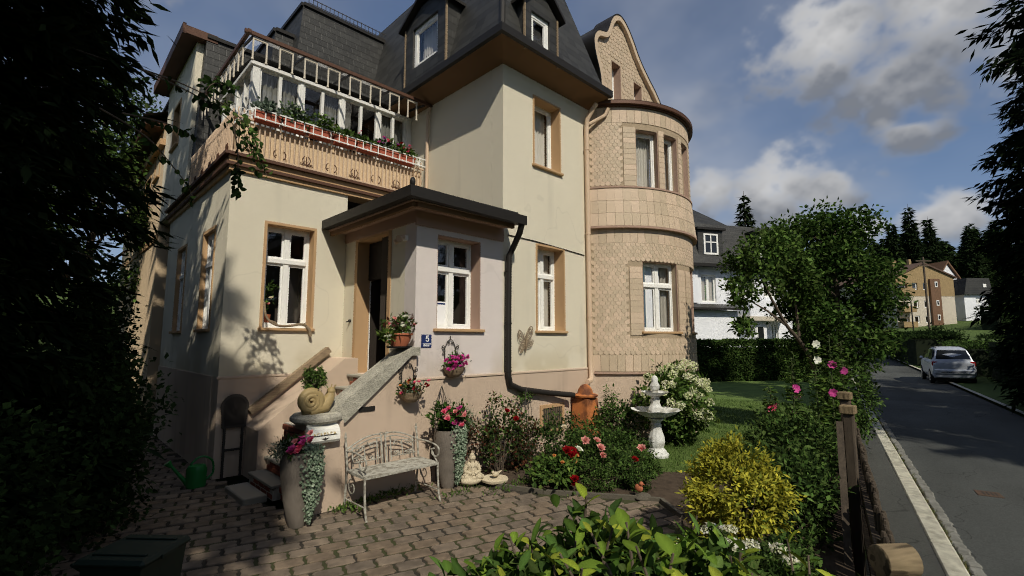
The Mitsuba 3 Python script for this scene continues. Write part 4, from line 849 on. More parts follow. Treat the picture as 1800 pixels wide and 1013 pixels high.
# --- bench
def squash(m, k=.70): v = np.array(m[0], float); v[:, 2] = np.where(v[:, 2] > .47, .47 + (v[:, 2] - .47) * k, v[:, 2]); return v, m[1]
b = thing('garden_bench', 'whitish worn metal garden bench with scrolled back and curled arms against the stair parapet', 'bench')
bx0, bx1, by0, by1, sz = 2.765, 3.765, 5.19, 5.62, .47
add(b, 'seat', cat([cbox(bx0, bx1, by0, by1, sz - .012, sz + .004, .005), bar((bx0, by0, sz - .012), (bx1, by0, sz - .012), .022, .03), bar((bx0, by1, sz - .012), (bx1, by1, sz - .012), .022, .03), bar((bx0, by0, sz - .012), (bx0, by1, sz - .012), .022, .028), bar((bx1, by0, sz - .012), (bx1, by1, sz - .012), .022, .028)]), 'mat_bench_paint')
for x in (bx0, bx1):
    add(b, 'leg', tube([(x, by0 + .01, sz - .01), (x, by0 + .0, .28), (x, by0 - .02, .10), (x, by0 - .06, .0)], .013, 7), 'mat_bench_paint')
    add(b, 'leg', squash(tube([(x, by1 + .08, .0), (x, by1 + .05, .15), (x, by1 + .02, .47), (x, by1 + .05, .78), (x, by1 + .09, .98)], .014, 7)), 'mat_bench_paint')
    add(b, 'stretcher', cat([rod((x, by0 - .01, .14), (x, by1 + .05, .14), .009), tube(spiral((x, by1 - .12, .30), .02, .10, 1.2, plane='yz'), .007, 5)]), 'mat_bench_paint')
    add(b, 'finial', squash(cat([ball((x, by1 + .09, 1.0), .022, 6), ball((x, by1 + .092, 1.04), (.012, .012, .04), 6)])), 'mat_bench_paint')
    arm = [(x, by1 + .05, .72), (x, by1 - .15, .735), (x, by0 + .06, .71), (x, by0 - .01, .66), (x, by0 + .0, .58), (x, by0 + .06, .54), (x, by0 + .13, .57), (x, by0 + .14, .63), (x, by0 + .09, .655)]
    add(b, 'arm', squash(cat([tube(smooth_line(arm, 3), .012, 7), tube([(x, by0 + .02, sz), (x, by0 + .10, .56), (x, by0 + .16, .64)], .01, 6)]), .86), 'mat_bench_paint')
bm = (bx0 + bx1) / 2
def byk(z): return by1 + .02 + (z - .5) * .15
bk_ = []
for sgn, xa in ((1, bx0), (-1, bx1)):
    xm_ = bm - sgn * .03; px = np.linspace(xa + sgn * .01, xm_, 14); tt = np.linspace(0, 1, 14)
    for off, r in ((0, .012), (-.06, .009)):
        zz = .80 + .17 * np.sin(tt * PI * .5) + .02 * np.sin(tt * PI) + off; bk_.append(tube(np.c_[px, byk(zz), zz], r, 6))
    for f in (.16, .86):
        x = xa + (xm_ - xa) * f; bk_.append(tube([(x, byk(.5), .5), (x, byk(.84), .84 + .08 * f)], .009, 6))
    x0_, x1_ = xa + (xm_ - xa) * .16, xa + (xm_ - xa) * .86
    bk_.append(tube([(x0_, byk(.56), .56), (x1_, byk(.56), .56)], .008, 6)); bk_.append(tube([(x0_, byk(.80), .78), (x1_, byk(.83), .86)], .008, 6))
    for cz, cx, fl in ((.60, .3, 1), (.60, .7, -1), (.76, .3, -1), (.79, .7, 1)):
        x = xa + (xm_ - xa) * cx; bk_.append(tube(spiral((x, byk(cz), cz), .008, .045, 1.4, 20, flip=fl * sgn), .006, 5))
    x = xa + (xm_ - xa) * .5; bk_.append(tube([(x, byk(.56), .56), (x, byk(.66), .66), (x, byk(.83), .83)], .007, 5))
bk_.append(tube([(bm - .03, byk(.48), .48), (bm - .03, byk(.97), .97)], .011, 6)); bk_.append(tube([(bm + .03, byk(.48), .48), (bm + .03, byk(.97), .97)], .011, 6))
for s in (-1, 1): bk_.append(tube(spiral((bm + s * .03, byk(.97), .97), .005, .04, 1.2, 14, flip=s), .007, 5))
add(b, 'backrest', squash(cat(bk_)), 'mat_bench_paint', label='wrought back of two arched panels with scrolls')
def iron_leaf(c, a, s):
    d = np.array([math.cos(a), -.15, math.sin(a)]); n = np.array([0, -1.0, .1]); m, _ = leaves(np.array([c]), np.array([d]), np.array([n]), s, s * .5, [(1, 1, 1)], .1, True); return m
lv = []
for i in range(34):
    s = -1 if i % 2 else 1; f = rng.uniform(.1, .9); x = bm + s * (.05 + f * (bx1 - bm - .08)); z = rng.uniform(.57, .66) if i % 3 else .74 + .12 * (1 - f) + rng.uniform(-.03, .04); lv.append(iron_leaf((x, byk(z) - .012, z), rng.uniform(0, 2 * PI), .05))
add(b, 'leaf_ornament', squash(cat(lv)), 'mat_bench_paint', stuff=True)

# --- two tall planters
def planter(c, h, r, label, seed, ratios):
    t = thing('tall_planter', label, 'planter', 'tall tapered planters by the stairs')
    pf = [(0, 0), (r * .40, 0), (r * .46, .02), (r * .76, h * .33), (r * .98, h * .68), (r * 1.02, h * .86), (r * .95, h), (r * .88, h), (r * .86, h - .05), (0, h - .05)]
    add(t, 'pot', lathe(pf, 30, c), 'mat_planter', 35); add(t, 'soil', lathe([(0, h - .06), (r * .86, h - .045)], 14, c), 'mat_soil')
    return t
def trailing(parent_label, seed, c, h, r, a0, aw, n=1300):
    rg = np.random.default_rng(seed); th = a0 + aw * rg.normal(0, .36, n) ; f = rg.random(n); top = rg.random(n) < .16
    z = h + .04 - f ** .9 * (h * .98) * np.exp(-((th - a0) / aw) ** 2 * .9); rr = np.interp(z, [0, h * .35, h * .7, h], [r * .5, r * .80, r * 1.02, r * 1.04]) + rg.uniform(.005, .05, n)
    rr = np.where(top, rr * rg.uniform(.5, 1, n), rr); z = np.where(top, h + rg.uniform(.0, .08, n), z)
    P = np.stack([c[0] + rr * np.cos(th), c[1] + rr * np.sin(th), c[2] + z], 1); out = np.stack([np.cos(th), np.sin(th), 0 * th], 1)
    return leaves(P, unit(rg, n) * .8 + [0, 0, -.5] + out * .3, out + unit(rg, n) * .5, .032, .030, pick(rg, n, [(.22, .29, .20), (.30, .36, .27), (.15, .21, .14)], .22), .1)
SWv = math.atan2(-.75, -.35)
for i, (c, h, r, lab) in enumerate((((2.17, 5.56, 0), .80, .195, 'tall brown tapered planter with pink begonias in front of the stair pier'), ((4.2, 5.56, 0), .78, .20, 'tall brown tapered planter with pink flowers to the right of the bench'))):
    t = planter(c, h, r, lab, i, None); top = np.array([c[0], c[1], h])
    s = thing('silver_trailing_plant', ('grey green plant trailing down the planter by the stair pier', 'grey green plant trailing down the planter right of the bench')[i], 'plant', 'silver plants trailing from the planters')
    m, col = trailing('', 31 + i, c, h, r, -1.05 - .15 * i, .85 - .1 * i, 1500); add(s, 'foliage', m, 'mat_leaf_dull', color=col)
    f = thing('pink_begonia', ('pink begonia in the planter by the stair pier', 'pink flowering plant in the planter right of the bench')[i], 'flower', 'begonias in the tall planters')
    rg = np.random.default_rng(60 + i)
    pot_plant(f, 40 + i, top + [[-.07, -.02, .05], [.02, -.05, .16]][i], [(.12, .13, .085), (.27, .18, .2)][i], (360, 760)[i], (.065, .085)[i], .04, [(.035, .075, .015), (.05, .10, .02), (.03, .055, .015)], [(top + ([-.16, -.17, .02] + np.array([.24, .1, .17]) * rg.random(3) if i == 0 else [-.27, -.24, .04] + np.array([.46, .12, .26]) * rg.random(3)), (ROSE, MAG, [(.8, .35, .35)])[j % 3]) for j in range(14 + 6 * i)], .05)
    w = thing('white_heath', ('pale fine leaved plant at the left rim of the planter by the stair pier', 'pale fine leaved plant behind the flowers of the right planter')[i], 'plant')
    m, col = cloud(np.random.default_rng(45 + i), top + ([-.2, .0, .06], [.26, .02, .10])[i], (.13, .12, .12 + .06 * i), 700 + 500 * i, .045, .012, [(.20, .24, .16), (.13, .18, .10), (.3, .3, .22)], 16, .25, .2); add(w, 'foliage', m, 'mat_leaf_dull', color=col)
# --- mailbox
mb = thing('mailbox', 'white metal letterbox with rounded lid on the stair pier', 'mailbox')
lid = Polygon([(0, 0), (-.10, 0), (-.125, .03), (-.125, .10), (-.105, .15), (-.06, .185), (0, .195)])
def prism_x(poly, x0, x1):
    m = prism(poly, 0, x1 - x0); v = m[0]; return np.stack([x1 - v[:, 1], v[:, 0], v[:, 2]], 1), m[1]
add(mb, 'body', shift(prism_x(lid, 0, .36), (2.31, 5.778, .82)), 'mat_mailbox', 30)
add(mb, 'crest', shift(prism(Polygon([(0, .19), (.36, .19), (.35, .23), (.29, .215), (.25, .24), (.18, .265), (.11, .24), (.07, .215), (.01, .23)]), -.02, -.002), (2.31, 5.778, .82)), 'mat_mailbox', 30)
add(mb, 'slot_flap', shift(cat([box(.04, .32, -.131, -.1255, .085, .093), ball((.18, -.128, .055), (.009, .006, .009), 6), prism(Polygon([(.13, .055), (.23, .055), (.18, .03)]), -.128, -.1255)]), (2.31, 5.778, .82)), 'mat_iron')
gl = []
for i in range(7):     # worn raised gold lettering, no longer legible
    x = .045 + i * .039; gl += [box(x, x + .006, -.1325, -.124, .098, .122)] + ([box(x + .007, x + .022, -.1325, -.124, .116, .122)] if i % 2 else [box(x + .007, x + .020, -.1325, -.124, .098, .104)]) + ([box(x + .016, x + .022, -.1325, -.124, .099, .115)] if i % 3 == 0 else [])
add(mb, 'raised_lettering', shift(cat(gl), (2.31, 5.778, .82)), 'mat_gold')
# --- snail planter with box ball
sn = thing('snail_planter', 'ochre ceramic planter shaped like a snail on the stair pier', 'planter')
sc = np.array([2.37, 5.84, 1.29])
th = np.linspace(0, 2.6 * 2 * PI, 70); rr = .010 + .118 * (th / th[-1]) ** .8
sp = np.stack([sc[0] + rr * np.cos(-th + 2.2), sc[1] - .045 + .06 * (th / th[-1]), sc[2] + rr * np.sin(-th + 2.2)], 1)
add(sn, 'shell', cat([tube(sp, .016 + .045 * (th / th[-1]), 10), ball((sc[0], sc[1] + .05, sc[2]), (.13, .07, .13))]), 'mat_snail', 50)
add(sn, 'body', cat([tube([(2.30, 5.88, 1.185), (2.45, 5.88, 1.20), (2.56, 5.88, 1.22), (2.62, 5.88, 1.31), (2.635, 5.88, 1.37)], [.05, .085, .085, .065, .05], 12), ball((2.635, 5.875, 1.39), (.05, .05, .05)), tube([(2.65, 5.85, 1.41), (2.67, 5.83, 1.47)], .008, 5), tube([(2.64, 5.90, 1.41), (2.66, 5.91, 1.47)], .008, 5)]), 'mat_snail', 50)
bush('box_ball', 'small clipped box bush growing out of the snail planter', 'plant', 71, (2.45, 5.90, 1.35), (2.45, 5.90, 1.55), (.13, .13, .15), 2600, .03, .018, G_MID + G_BRIGHT, k=40, stems=4, spread=.13)
# --- flower bowl on the coping
fbw = thing('flower_bowl', 'terracotta bowl of pink and white flowers at the top of the stair coping', 'flowerpot')
add(fbw, 'pot', lathe([(0, 0), (.11, 0), (.15, .08), (.165, .15), (.185, .155), (.185, .18), (.16, .18), (.15, .15), (0, .14)], 24, (3.62, 5.95, 1.93)), 'mat_terracotta', 35)
add(fbw, 'saucer', lathe([(0, 0), (.17, 0), (.18, .025), (0, .02)], 20, (3.62, 5.95, 1.906)), 'mat_black', 35)
rg = np.random.default_rng(8)
pot_plant(fbw, 81, (3.62, 5.95, 2.24), (.22, .2, .15), 480, .07, .035, G_MID + G_RED, [((3.62 + rg.uniform(-.2, .22), 5.95 - rg.uniform(.02, .18), 2.2 + rg.uniform(-.06, .16)), (WHITE, PINK, ROSE)[j % 3]) for j in range(16)], .03)
pot_plant(fbw, 82, (3.40, 5.84, 2.06), (.12, .1, .09), 160, .06, .03, G_BRIGHT, [((3.38 + rg.uniform(-.08, .08), 5.8, 2.04 + rg.uniform(-.06, .07)), WHITE) for j in range(5)], .028)
# --- hanging baskets on wrought brackets
def basket(x, y, zt, w, lab, seed, pal, leafpal, nfl, scale=1.0):
    t = thing('hanging_basket', lab, 'hanging basket'); s = scale
    br_ = [tube([(x - .10 * s, y, zt - .36 * s), (x - .10 * s, y, zt - .16 * s), (x - .05 * s, y, zt - .06 * s), (x, y, zt - .03 * s), (x + .05 * s, y, zt - .06 * s), (x + .10 * s, y, zt - .16 * s), (x + .10 * s, y, zt - .36 * s)], .007, 5), tube([(x, y, zt - .03 * s), (x, y, zt + .02)], .007, 5)]
    for sg in (-1, 1):
        br_ += [tube(spiral((x + sg * .135 * s, y, zt - .15 * s), .008, .035, 1.3, 16, flip=sg), .006, 5), tube(spiral((x + sg * .125 * s, y, zt - .24 * s), .006, .028, 1.3, 16, flip=-sg), .006, 5), tube(spiral((x + sg * .03 * s, y, zt - .09 * s), .006, .022, 1.2, 14, flip=-sg), .005, 5)]
    add(t, 'bracket', cat(br_), 'mat_iron')
    c = (x, y - .10 * s, zt - .60 * s)
    add(t, 'bowl', cat([lathe([(0, 0), (.07 * s, .01), (.13 * s, .07 * s), (.165 * s, .15 * s), (.15 * s, .15 * s), (0, .13 * s)], 18, c, 9, .03)]), 'mat_old_wood', 40)
    rg = np.random.default_rng(seed); top = np.array([x, y - .10 * s, zt - .43 * s])
    pot_plant(t, seed, top + [0, 0, .04], (.19 * s, .16 * s, .12 * s), 420, .05, .026, leafpal, [(top + np.array([rg.uniform(-.2, .2), -rg.uniform(.02, .17), rg.uniform(-.06, .15)]) * s, pal[j % len(pal)]) for j in range(nfl)], .034)
    return t
basket(4.50, 5.94, 2.06, .2, 'hanging basket of bright magenta flowers below the porch window', 91, [MAG, [(.7, .08, .42)]], G_MID, 44)
basket(3.70, 5.84, 1.74, .2, 'hanging basket of small red flowers on the stair parapet', 92, [ROSE, RED, ORANGE], G_GREY + G_MID + G_RED, 14, .95)
# --- house number
hn = thing('house_number_sign', 'small blue enamel house number plate reading 5 with a line of white text', 'sign')
add(hn, 'plate', cbox(3.985, 4.165, 5.948, 5.960, 1.905, 2.095, .006), 'mat_enamel_blue')
m = meshkit.text_mesh('5', .085, .003, True); v = np.array(m.vertices); add(hn, 'numeral', (np.stack([v[:, 0] + 4.045, 5.9475 - v[:, 2], v[:, 1] + 1.995], 1), np.array(m.faces)), 'mat_enamel_white')
tl = []
for r, (a0_, a1_) in enumerate(((4.01, 4.14), (4.015, 4.11))):
    x = a0_
    while x < a1_:
        w = rng.uniform(.006, .014); tl.append(box(x, x + w, 5.9445, 5.948, 1.952 - r * .026, 1.964 - r * .026 + rng.uniform(0, .004))); x += w + .004
add(hn, 'text_line', cat(tl), 'mat_enamel_white')
# --- butterfly ornament
bf = thing('butterfly_ornament', 'dark wire butterfly hanging on the cream wall beside the lower front window', 'wall ornament')
bc = np.array([6.12, 5.93, 2.02])
def wire(pts, r=.008): return tube(smooth_line(np.array([bc + [a, -.01, c] for a, c in pts]), 4), r, 5)
wings = [[(0, -.02), (-.06, .10), (-.15, .17), (-.18, .08), (-.14, -.02), (0, -.04)], [(0, -.05), (-.10, -.06), (-.15, -.14), (-.11, -.22), (-.04, -.16), (0, -.07)], [(.01, 0), (.05, .14), (.13, .24), (.19, .20), (.16, .07), (.02, -.02)], [(.01, -.04), (.10, .0), (.20, -.01), (.17, -.09), (.08, -.13), (.01, -.06)]]
ow = []
for wpts in wings:
    ow.append(wire(wpts)); cxy = np.mean(wpts, 0); ow.append(wire([(cxy[0] + .6 * (p[0] - cxy[0]), cxy[1] + .6 * (p[1] - cxy[1])) for p in wpts] + [(cxy[0] + .6 * (wpts[0][0] - cxy[0]), cxy[1] + .6 * (wpts[0][1] - cxy[1]))], .006)); ow.append(wire([wpts[0], tuple(cxy), wpts[2]], .005)); ow.append(wire([tuple(cxy), wpts[3]], .005))
add(bf, 'wings', cat(ow), 'mat_old_wood')
add(bf, 'body', cat([tube([bc + [0, -.02, -.22], bc + [0, -.03, -.1], bc + [.005, -.03, .05]], [.008, .02, .012], 7), wire([(0, .05), (-.03, .12)], .004), wire([(.01, .05), (.04, .13)], .004)]), 'mat_old_wood')
# --- rusty rain collector
ru = thing('rain_collector', 'rusty orange square rain collector post with a flared cap where the downpipes end', 'rain barrel')
rc = (7.52, 5.70)
def frustum(c, z0, z1, a, b_):
    v = np.array([[c[0] + sx * w, c[1] + sy * w, z] for z, w in ((z0, a), (z1, b_)) for sx, sy in ((-1, -1), (1, -1), (1, 1), (-1, 1))]); f = [[0, 1, 5], [0, 5, 4], [1, 2, 6], [1, 6, 5], [2, 3, 7], [2, 7, 6], [3, 0, 4], [3, 4, 7], [4, 5, 6], [4, 6, 7]]; return v, np.array(f)
add(ru, 'post', cat([frustum(rc, 0, .93, .215, .165)]), 'mat_rust')
add(ru, 'cap', lathe([(0, .92), (.14, .92), (.23, .955), (.245, .985), (.22, 1.0), (.15, 1.02), (.13, 1.09), (.09, 1.15), (.05, 1.18), (0, 1.19)], 20, (*rc, 0)), 'mat_rust', 40)
# --- wall lamp, driftwood, window pot, notice
wl = thing('security_lamp', 'small white twin security lamp on the porch side wall', 'lamp')
add(wl, 'base', cbox(xP - .05, xP - .001, 6.18, 6.28, 3.50, 3.58, .01), 'mat_white_frame'); add(wl, 'lamp_head', cat([tube([(3.80, 6.20, 3.55), (3.70, 6.16, 3.50)], [.03, .055], 10), tube([(3.80, 6.27, 3.53), (3.72, 6.32, 3.47)], [.02, .045], 10)]), 'mat_beige_metal', 40)
dw = thing('driftwood_branch', 'bleached crooked branch lying on the left ground floor window sill', 'branch')
add(dw, 'branch', cat([tube(smooth_line([(2.55, 8.25, 2.62), (2.56, 8.2, 2.42), (2.64, 8.19, 2.30), (2.78, 8.19, 2.245), (2.95, 8.19, 2.25), (3.08, 8.18, 2.275), (3.18, 8.18, 2.26), (3.25, 8.17, 2.18), (3.27, 8.17, 2.08)]), np.linspace(.016, .026, 33), 7), tube([(2.74, 8.19, 2.25), (2.70, 8.18, 2.30), (2.62, 8.19, 2.33)], [.02, .015, .008], 6), tube([(3.12, 8.18, 2.27), (3.2, 8.15, 2.31)], [.015, .006], 6)]), 'mat_old_wood', 50)
wp = thing('window_flower', 'pink geranium standing behind the glass of the left ground floor window', 'flower')
pot_plant(wp, 95, (2.66, 8.55, 2.72), (.12, .1, .22), 260, .07, .05, G_MID, [((2.62, 8.47, 2.62), PINK), ((2.68, 8.47, 2.60), PINK), ((2.72, 8.47, 2.70), CREAM), ((2.58, 8.48, 2.58), PINK)], .045)
add(wp, 'pot', lathe([(0, 0), (.07, 0), (.09, .16), (0, .15)], 14, (2.66, 8.56, 2.28)), 'mat_terracotta', 30); add(wp, 'stand', box(2.55, 2.8, 8.45, 8.68, 2.2, 2.28), 'mat_white_frame')
nt = thing('window_notice', 'white notice sheet behind the lower left pane of the porch window', 'notice')
add(nt, 'sheet', box(4.31, 4.62, 6.225, 6.229, 2.26, 2.62), 'mat_enamel_white'); add(nt, 'heading_bar', box(4.33, 4.60, 6.2215, 6.2245, 2.575, 2.60), 'mat_enamel_blue')
# --- buddha, stone bowl, watering can, oval board, slab
bu = thing('buddha_statue', 'small pale stone seated buddha at the edge of the paving', 'statue'); c = np.array([4.50, 5.40, .02])
add(bu, 'plinth', ball(c + [0, 0, .06], (.19, .13, .07), jit=.35, seed=3), 'mat_buddha', 60)
import manifold3d as m3
def sphere_m(p, r): return m3.Manifold.sphere(float(r), 14).translate([float(a) for a in p])
def bones(joints, links):
    parts = [m3.Manifold.batch_hull([sphere_m(*joints[a]), sphere_m(*joints[b_])]) for a, b_ in links]; m = parts[0]
    for q in parts[1:]: m = m + q
    k = m.to_mesh(); return np.array(k.vert_properties[:, :3]), np.array(k.tri_verts)
def smoothed(m, it=12):
    t = trimesh.Trimesh(*m, process=True); t = t.subdivide_to_size(.02); trimesh.smoothing.filter_taubin(t, iterations=it); return np.array(t.vertices), np.array(t.faces)
J = {'hip': ((0, 0, .17), .085), 'chest': ((0, .0, .30), .075), 'neck': ((0, 0, .375), .035), 'head': ((0, -.01, .44), .055), 'kl': ((-.145, -.06, .145), .045), 'kr': ((.145, -.06, .145), .045), 'fl': ((.04, -.11, .14), .032), 'frr': ((-.04, -.105, .14), .032), 'sl': ((-.085, 0, .335), .038), 'sr': ((.085, 0, .335), .038), 'el': ((-.125, -.02, .235), .03), 'er': ((.125, -.02, .235), .03), 'hl': ((-.02, -.10, .195), .024), 'hr': ((.02, -.10, .195), .024), 'knot': ((0, .005, .50), .022)}
bd_m = smoothed(bones(J, [('hip', 'chest'), ('chest', 'neck'), ('neck', 'head'), ('hip', 'kl'), ('hip', 'kr'), ('kl', 'fl'), ('kr', 'frr'), ('chest', 'sl'), ('chest', 'sr'), ('sl', 'el'), ('sr', 'er'), ('el', 'hl'), ('er', 'hr'), ('head', 'knot')]))
add(bu, 'figure', rotz((bd_m[0] * [.86, .86, .86] + [0, 0, -.02], bd_m[1]), -.5, c), 'mat_buddha', True)
sb = thing('stone_dish', 'flat pale stone dish with a bird figure beside the buddha', 'bird bath'); c2 = np.array([4.76, 5.22, .02])
add(sb, 'dish', lathe([(0, 0), (.13, 0), (.19, .03), (.20, .06), (.17, .065), (.12, .04), (0, .035)], 20, c2, 5, .05), 'mat_buddha', 40)
add(sb, 'bird', cat([ball(c2 + [.05, .03, .10], (.06, .035, .035), 6), ball(c2 + [-.0, .03, .135], .022, 6), tube([c2 + [.1, .03, .11], c2 + [.17, .03, .13]], [.02, .006], 6)]), 'mat_buddha', 60)
wc = thing('watering_can', 'green plastic watering can standing in the shade left of the steps', 'watering can'); c = np.array([1.72, 8.0, 0.0])
add(wc, 'can', lathe([(0, 0), (.11, 0), (.12, .02), (.125, .24), (.10, .29), (.06, .30), (0, .30)], 20, c), 'mat_green_plastic', 35)
add(wc, 'spout', cat([tube([c + [-.10, .02, .06], c + [-.22, .03, .22], c + [-.30, .04, .33]], [.032, .02, .017], 8), tube([c + [-.29, .04, .31], c + [-.34, .05, .37]], [.02, .05], 10)]), 'mat_green_plastic', 40)
add(wc, 'handle', tube(smooth_line([c + [.11, 0, .08], c + [.20, 0, .16], c + [.18, 0, .33], c + [.05, 0, .40], c + [-.06, 0, .33], c + [-.07, 0, .28]]), .014, 7), 'mat_green_plastic', 40)
ob = thing('garden_board', 'dark round topped board on a stand leaning at the plinth', 'sign board'); 
arch = Polygon([(-.16, 0)] + [(.19 * math.cos(a), .30 + .19 * math.sin(a)) for a in np.linspace(PI + .4, -.4, 15)] + [(.16, 0)])
add(ob, 'board', shift(prism(arch, 0, .03), (2.2, 8.17, .72)), 'mat_iron', 30); add(ob, 'face', shift(prism(arch.buffer(-.035), 0, .006), (2.2, 8.163, .72)), 'mat_gutter', 30)
add(ob, 'stand', cat([bar((2.08, 8.19, 0), (2.08, 8.19, .75), .03, .03), bar((2.32, 8.19, 0), (2.32, 8.19, .75), .03, .03), bar((2.08, 8.19, .4), (2.32, 8.19, .4), .03, .03)]), 'mat_iron')
ws = thing('stone_slab', 'pale stone slab on the ground at the foot of the steps', 'step'); add(ws, 'slab', cbox(1.95, 2.235, 6.7, 7.5, -.02, .07, .012), 'mat_stone_tread')
# --- obelisk trellises
for i, (x, y, h, w, lab) in enumerate(((4.28, 5.84, 1.35, .16, 'thin wire obelisk behind the right planter'), (6.02, 5.80, 1.2, .13, 'thin wire obelisk left of the basement window'))):
    t = thing('wire_obelisk', lab, 'plant support'); ms = []
    for a in range(4): ms.append(tube(smooth_line([(x + w * math.cos(a * PI / 2 + .6), y + w * .7 * math.sin(a * PI / 2 + .6), 0), (x + w * .85 * math.cos(a * PI / 2 + .6), y + w * .6 * math.sin(a * PI / 2 + .6), h * .6), (x + w * .5 * math.cos(a * PI / 2 + .6), y + w * .35 * math.sin(a * PI / 2 + .6), h * .85), (x, y, h)]), .006, 4))
    for f in (.35, .6, .8): ms.append(tube([(x + w * (1.05 - f * .5) * math.cos(q), y + w * .7 * (1.05 - f * .5) * math.sin(q), h * f) for q in np.linspace(0, 2 * PI, 14)], .005, 4))
    for s in (-1, 1): ms.append(tube(spiral((x + s * w * .75, y, h * .82), .006, .05, 1.2, 14, flip=s), .005, 4))
    add(t, 'frame', cat(ms), 'mat_iron')
# --- flower boxes on the balcony
boxx = [(2.42, 'first'), (2.86, 'second'), (3.30, 'third'), (3.74, 'fourth'), (4.18, 'fifth'), (4.62, 'sixth'), (5.02, 'seventh')]
bd2 = mikit.ply(cat([frustum((0, 0), 0, .14, .07, .085)]) , 'mat_flower_box')
def trough(L, w, h):
    v = np.array([[sx * (L / 2 - .02 * (1 - t)), sy * (w / 2 - .02 * (1 - t)), z] for t, z in ((0, 0), (1, h)) for sx, sy in ((-1, -1), (1, -1), (1, 1), (-1, 1))]); f = np.array([[0, 1, 5], [0, 5, 4], [1, 2, 6], [1, 6, 5], [2, 3, 7], [2, 7, 6], [3, 0, 4], [3, 4, 7], [4, 5, 6], [4, 6, 7], [0, 2, 1], [0, 3, 2]])
    rimb = cat([box(-L / 2 - .01, L / 2 + .01, -w / 2 - .012, -w / 2 + .01, h - .02, h + .005), box(-L / 2 - .01, L / 2 + .01, w / 2 - .01, w / 2 + .012, h - .02, h + .005)]); return cat([(v, f), rimb])
td = mikit.ply(trough(.40, .16, .15), 'mat_flower_box')
rg = np.random.default_rng(17)
for i, (x, od) in enumerate(boxx):
    t = thing('flower_box', f'red plastic flower box on the balcony, {od} from the left', 'flower box', 'flower boxes along the balcony'); reuse(t, 'box', td, T4().translate([x, yT - .03, zf - .01]))
    g = thing('balcony_plant', ('grey leafed plant in the leftmost balcony flower box', 'light green plant with white blooms in the second balcony flower box', 'large bushy green plant in the third balcony flower box', 'trailing green plant in the fourth balcony flower box', 'small sparse plant in the fifth balcony flower box', 'dark plant with purple and pink geraniums in the sixth balcony flower box', 'pink geranium in the rightmost balcony flower box')[i], 'plant', 'plants in the balcony flower boxes')
    rad = [(.2, .12, .12), (.22, .13, .2), (.26, .14, .17), (.22, .13, .10), (.2, .1, .07), (.22, .13, .13), (.21, .13, .13)][i]; n_fl = [0, 3, 0, 1, 2, 9, 10][i]
    c = np.array([x, yT - .04, zf + .15 + rad[2] * .7]); pal = [[MAG], [WHITE], [WHITE], [RED], [ROSE], [MAG, ROSE, [(.3, .06, .3)]], [ROSE, [(.8, .2, .3)], RED]][i]
    pot_plant(g, 110 + i, c, rad, 460 if i in (1, 2) else 330, .075, .05, [G_GREY, G_MID + G_GREY, G_BRIGHT + G_MID, G_MID, G_MID, G_DARK + G_MID, G_MID + G_BRIGHT][i], [(c + np.array([rg.uniform(-.2, .2), -rg.uniform(.04, .13), rg.uniform(-.02, .15)]), pal[j % len(pal)]) for j in range(n_fl)], .04)

# --- fountain
fo = thing('garden_fountain', 'white stone garden fountain with two scalloped bowls on a fluted foot', 'fountain'); fc = (7.86, 4.43, 0)
add(fo, 'foot', cat([lathe([(0, 0), (.20, 0), (.205, .05), (.19, .07), (.17, .075), (.16, .11), (.13, .14), (.11, .16), (0, .16)], 32, fc, 8, .03)]), 'mat_fountain', 35)
add(fo, 'pedestal', lathe([(0, .16), (.10, .16), (.125, .20), (.14, .27), (.135, .34), (.105, .43), (.085, .50), (.10, .55), (.075, .58), (.10, .62), (.15, .66), (0, .66)], 40, fc, 10, .045), 'mat_fountain', 35)
def scallop(z, r, h, n=72, lobes=10):
    a = np.arange(n) * 2 * PI / n; pr_ = [(.18, 0, 0), (.55, .25, .3), (.85, .62, .8), (1.0, .92, 1.0), (1.04, 1.0, 1.0), (.97, 1.0, 1.0), (.80, .72, .8), (.45, .42, .2), (0, .36, 0)]; v = []
    for q, zz, fa in pr_:
        lob = np.abs(np.cos(a * lobes / 2)); R = r * q * (1 + .07 * fa * (lob - .5)); Z = z + h * zz + .018 * fa * (lob - .6) * (r / .4); v.append(np.stack([fc[0] + R * np.cos(a), fc[1] + R * np.sin(a), Z], 1))
    i, j = np.meshgrid(np.arange(len(pr_) - 1), np.arange(n), indexing='ij'); A_, B_, C_, D_ = i * n + j, i * n + (j + 1) % n, (i + 1) * n + (j + 1) % n, (i + 1) * n + j
    return np.vstack(v), np.vstack([np.stack([A_, B_, C_], -1).reshape(-1, 3), np.stack([A_, C_, D_], -1).reshape(-1, 3)])
add(fo, 'large_bowl', scallop(.66, .40, .15), 'mat_fountain', 40)
add(fo, 'stem', lathe([(0, .72), (.12, .74), (.13, .80), (.10, .86), (.075, .92), (.085, .98), (.06, 1.0), (.08, 1.03), (0, 1.04)], 30, fc, 8, .04), 'mat_fountain', 35)
add(fo, 'small_bowl', scallop(1.03, .225, .085), 'mat_fountain', 40)
add(fo, 'finial', lathe([(0, 1.07), (.06, 1.08), (.05, 1.13), (.075, 1.16), (.085, 1.22), (.06, 1.27), (.055, 1.29), (.062, 1.33), (.04, 1.38), (0, 1.40)], 24, fc, 8, .03), 'mat_fountain', 35)
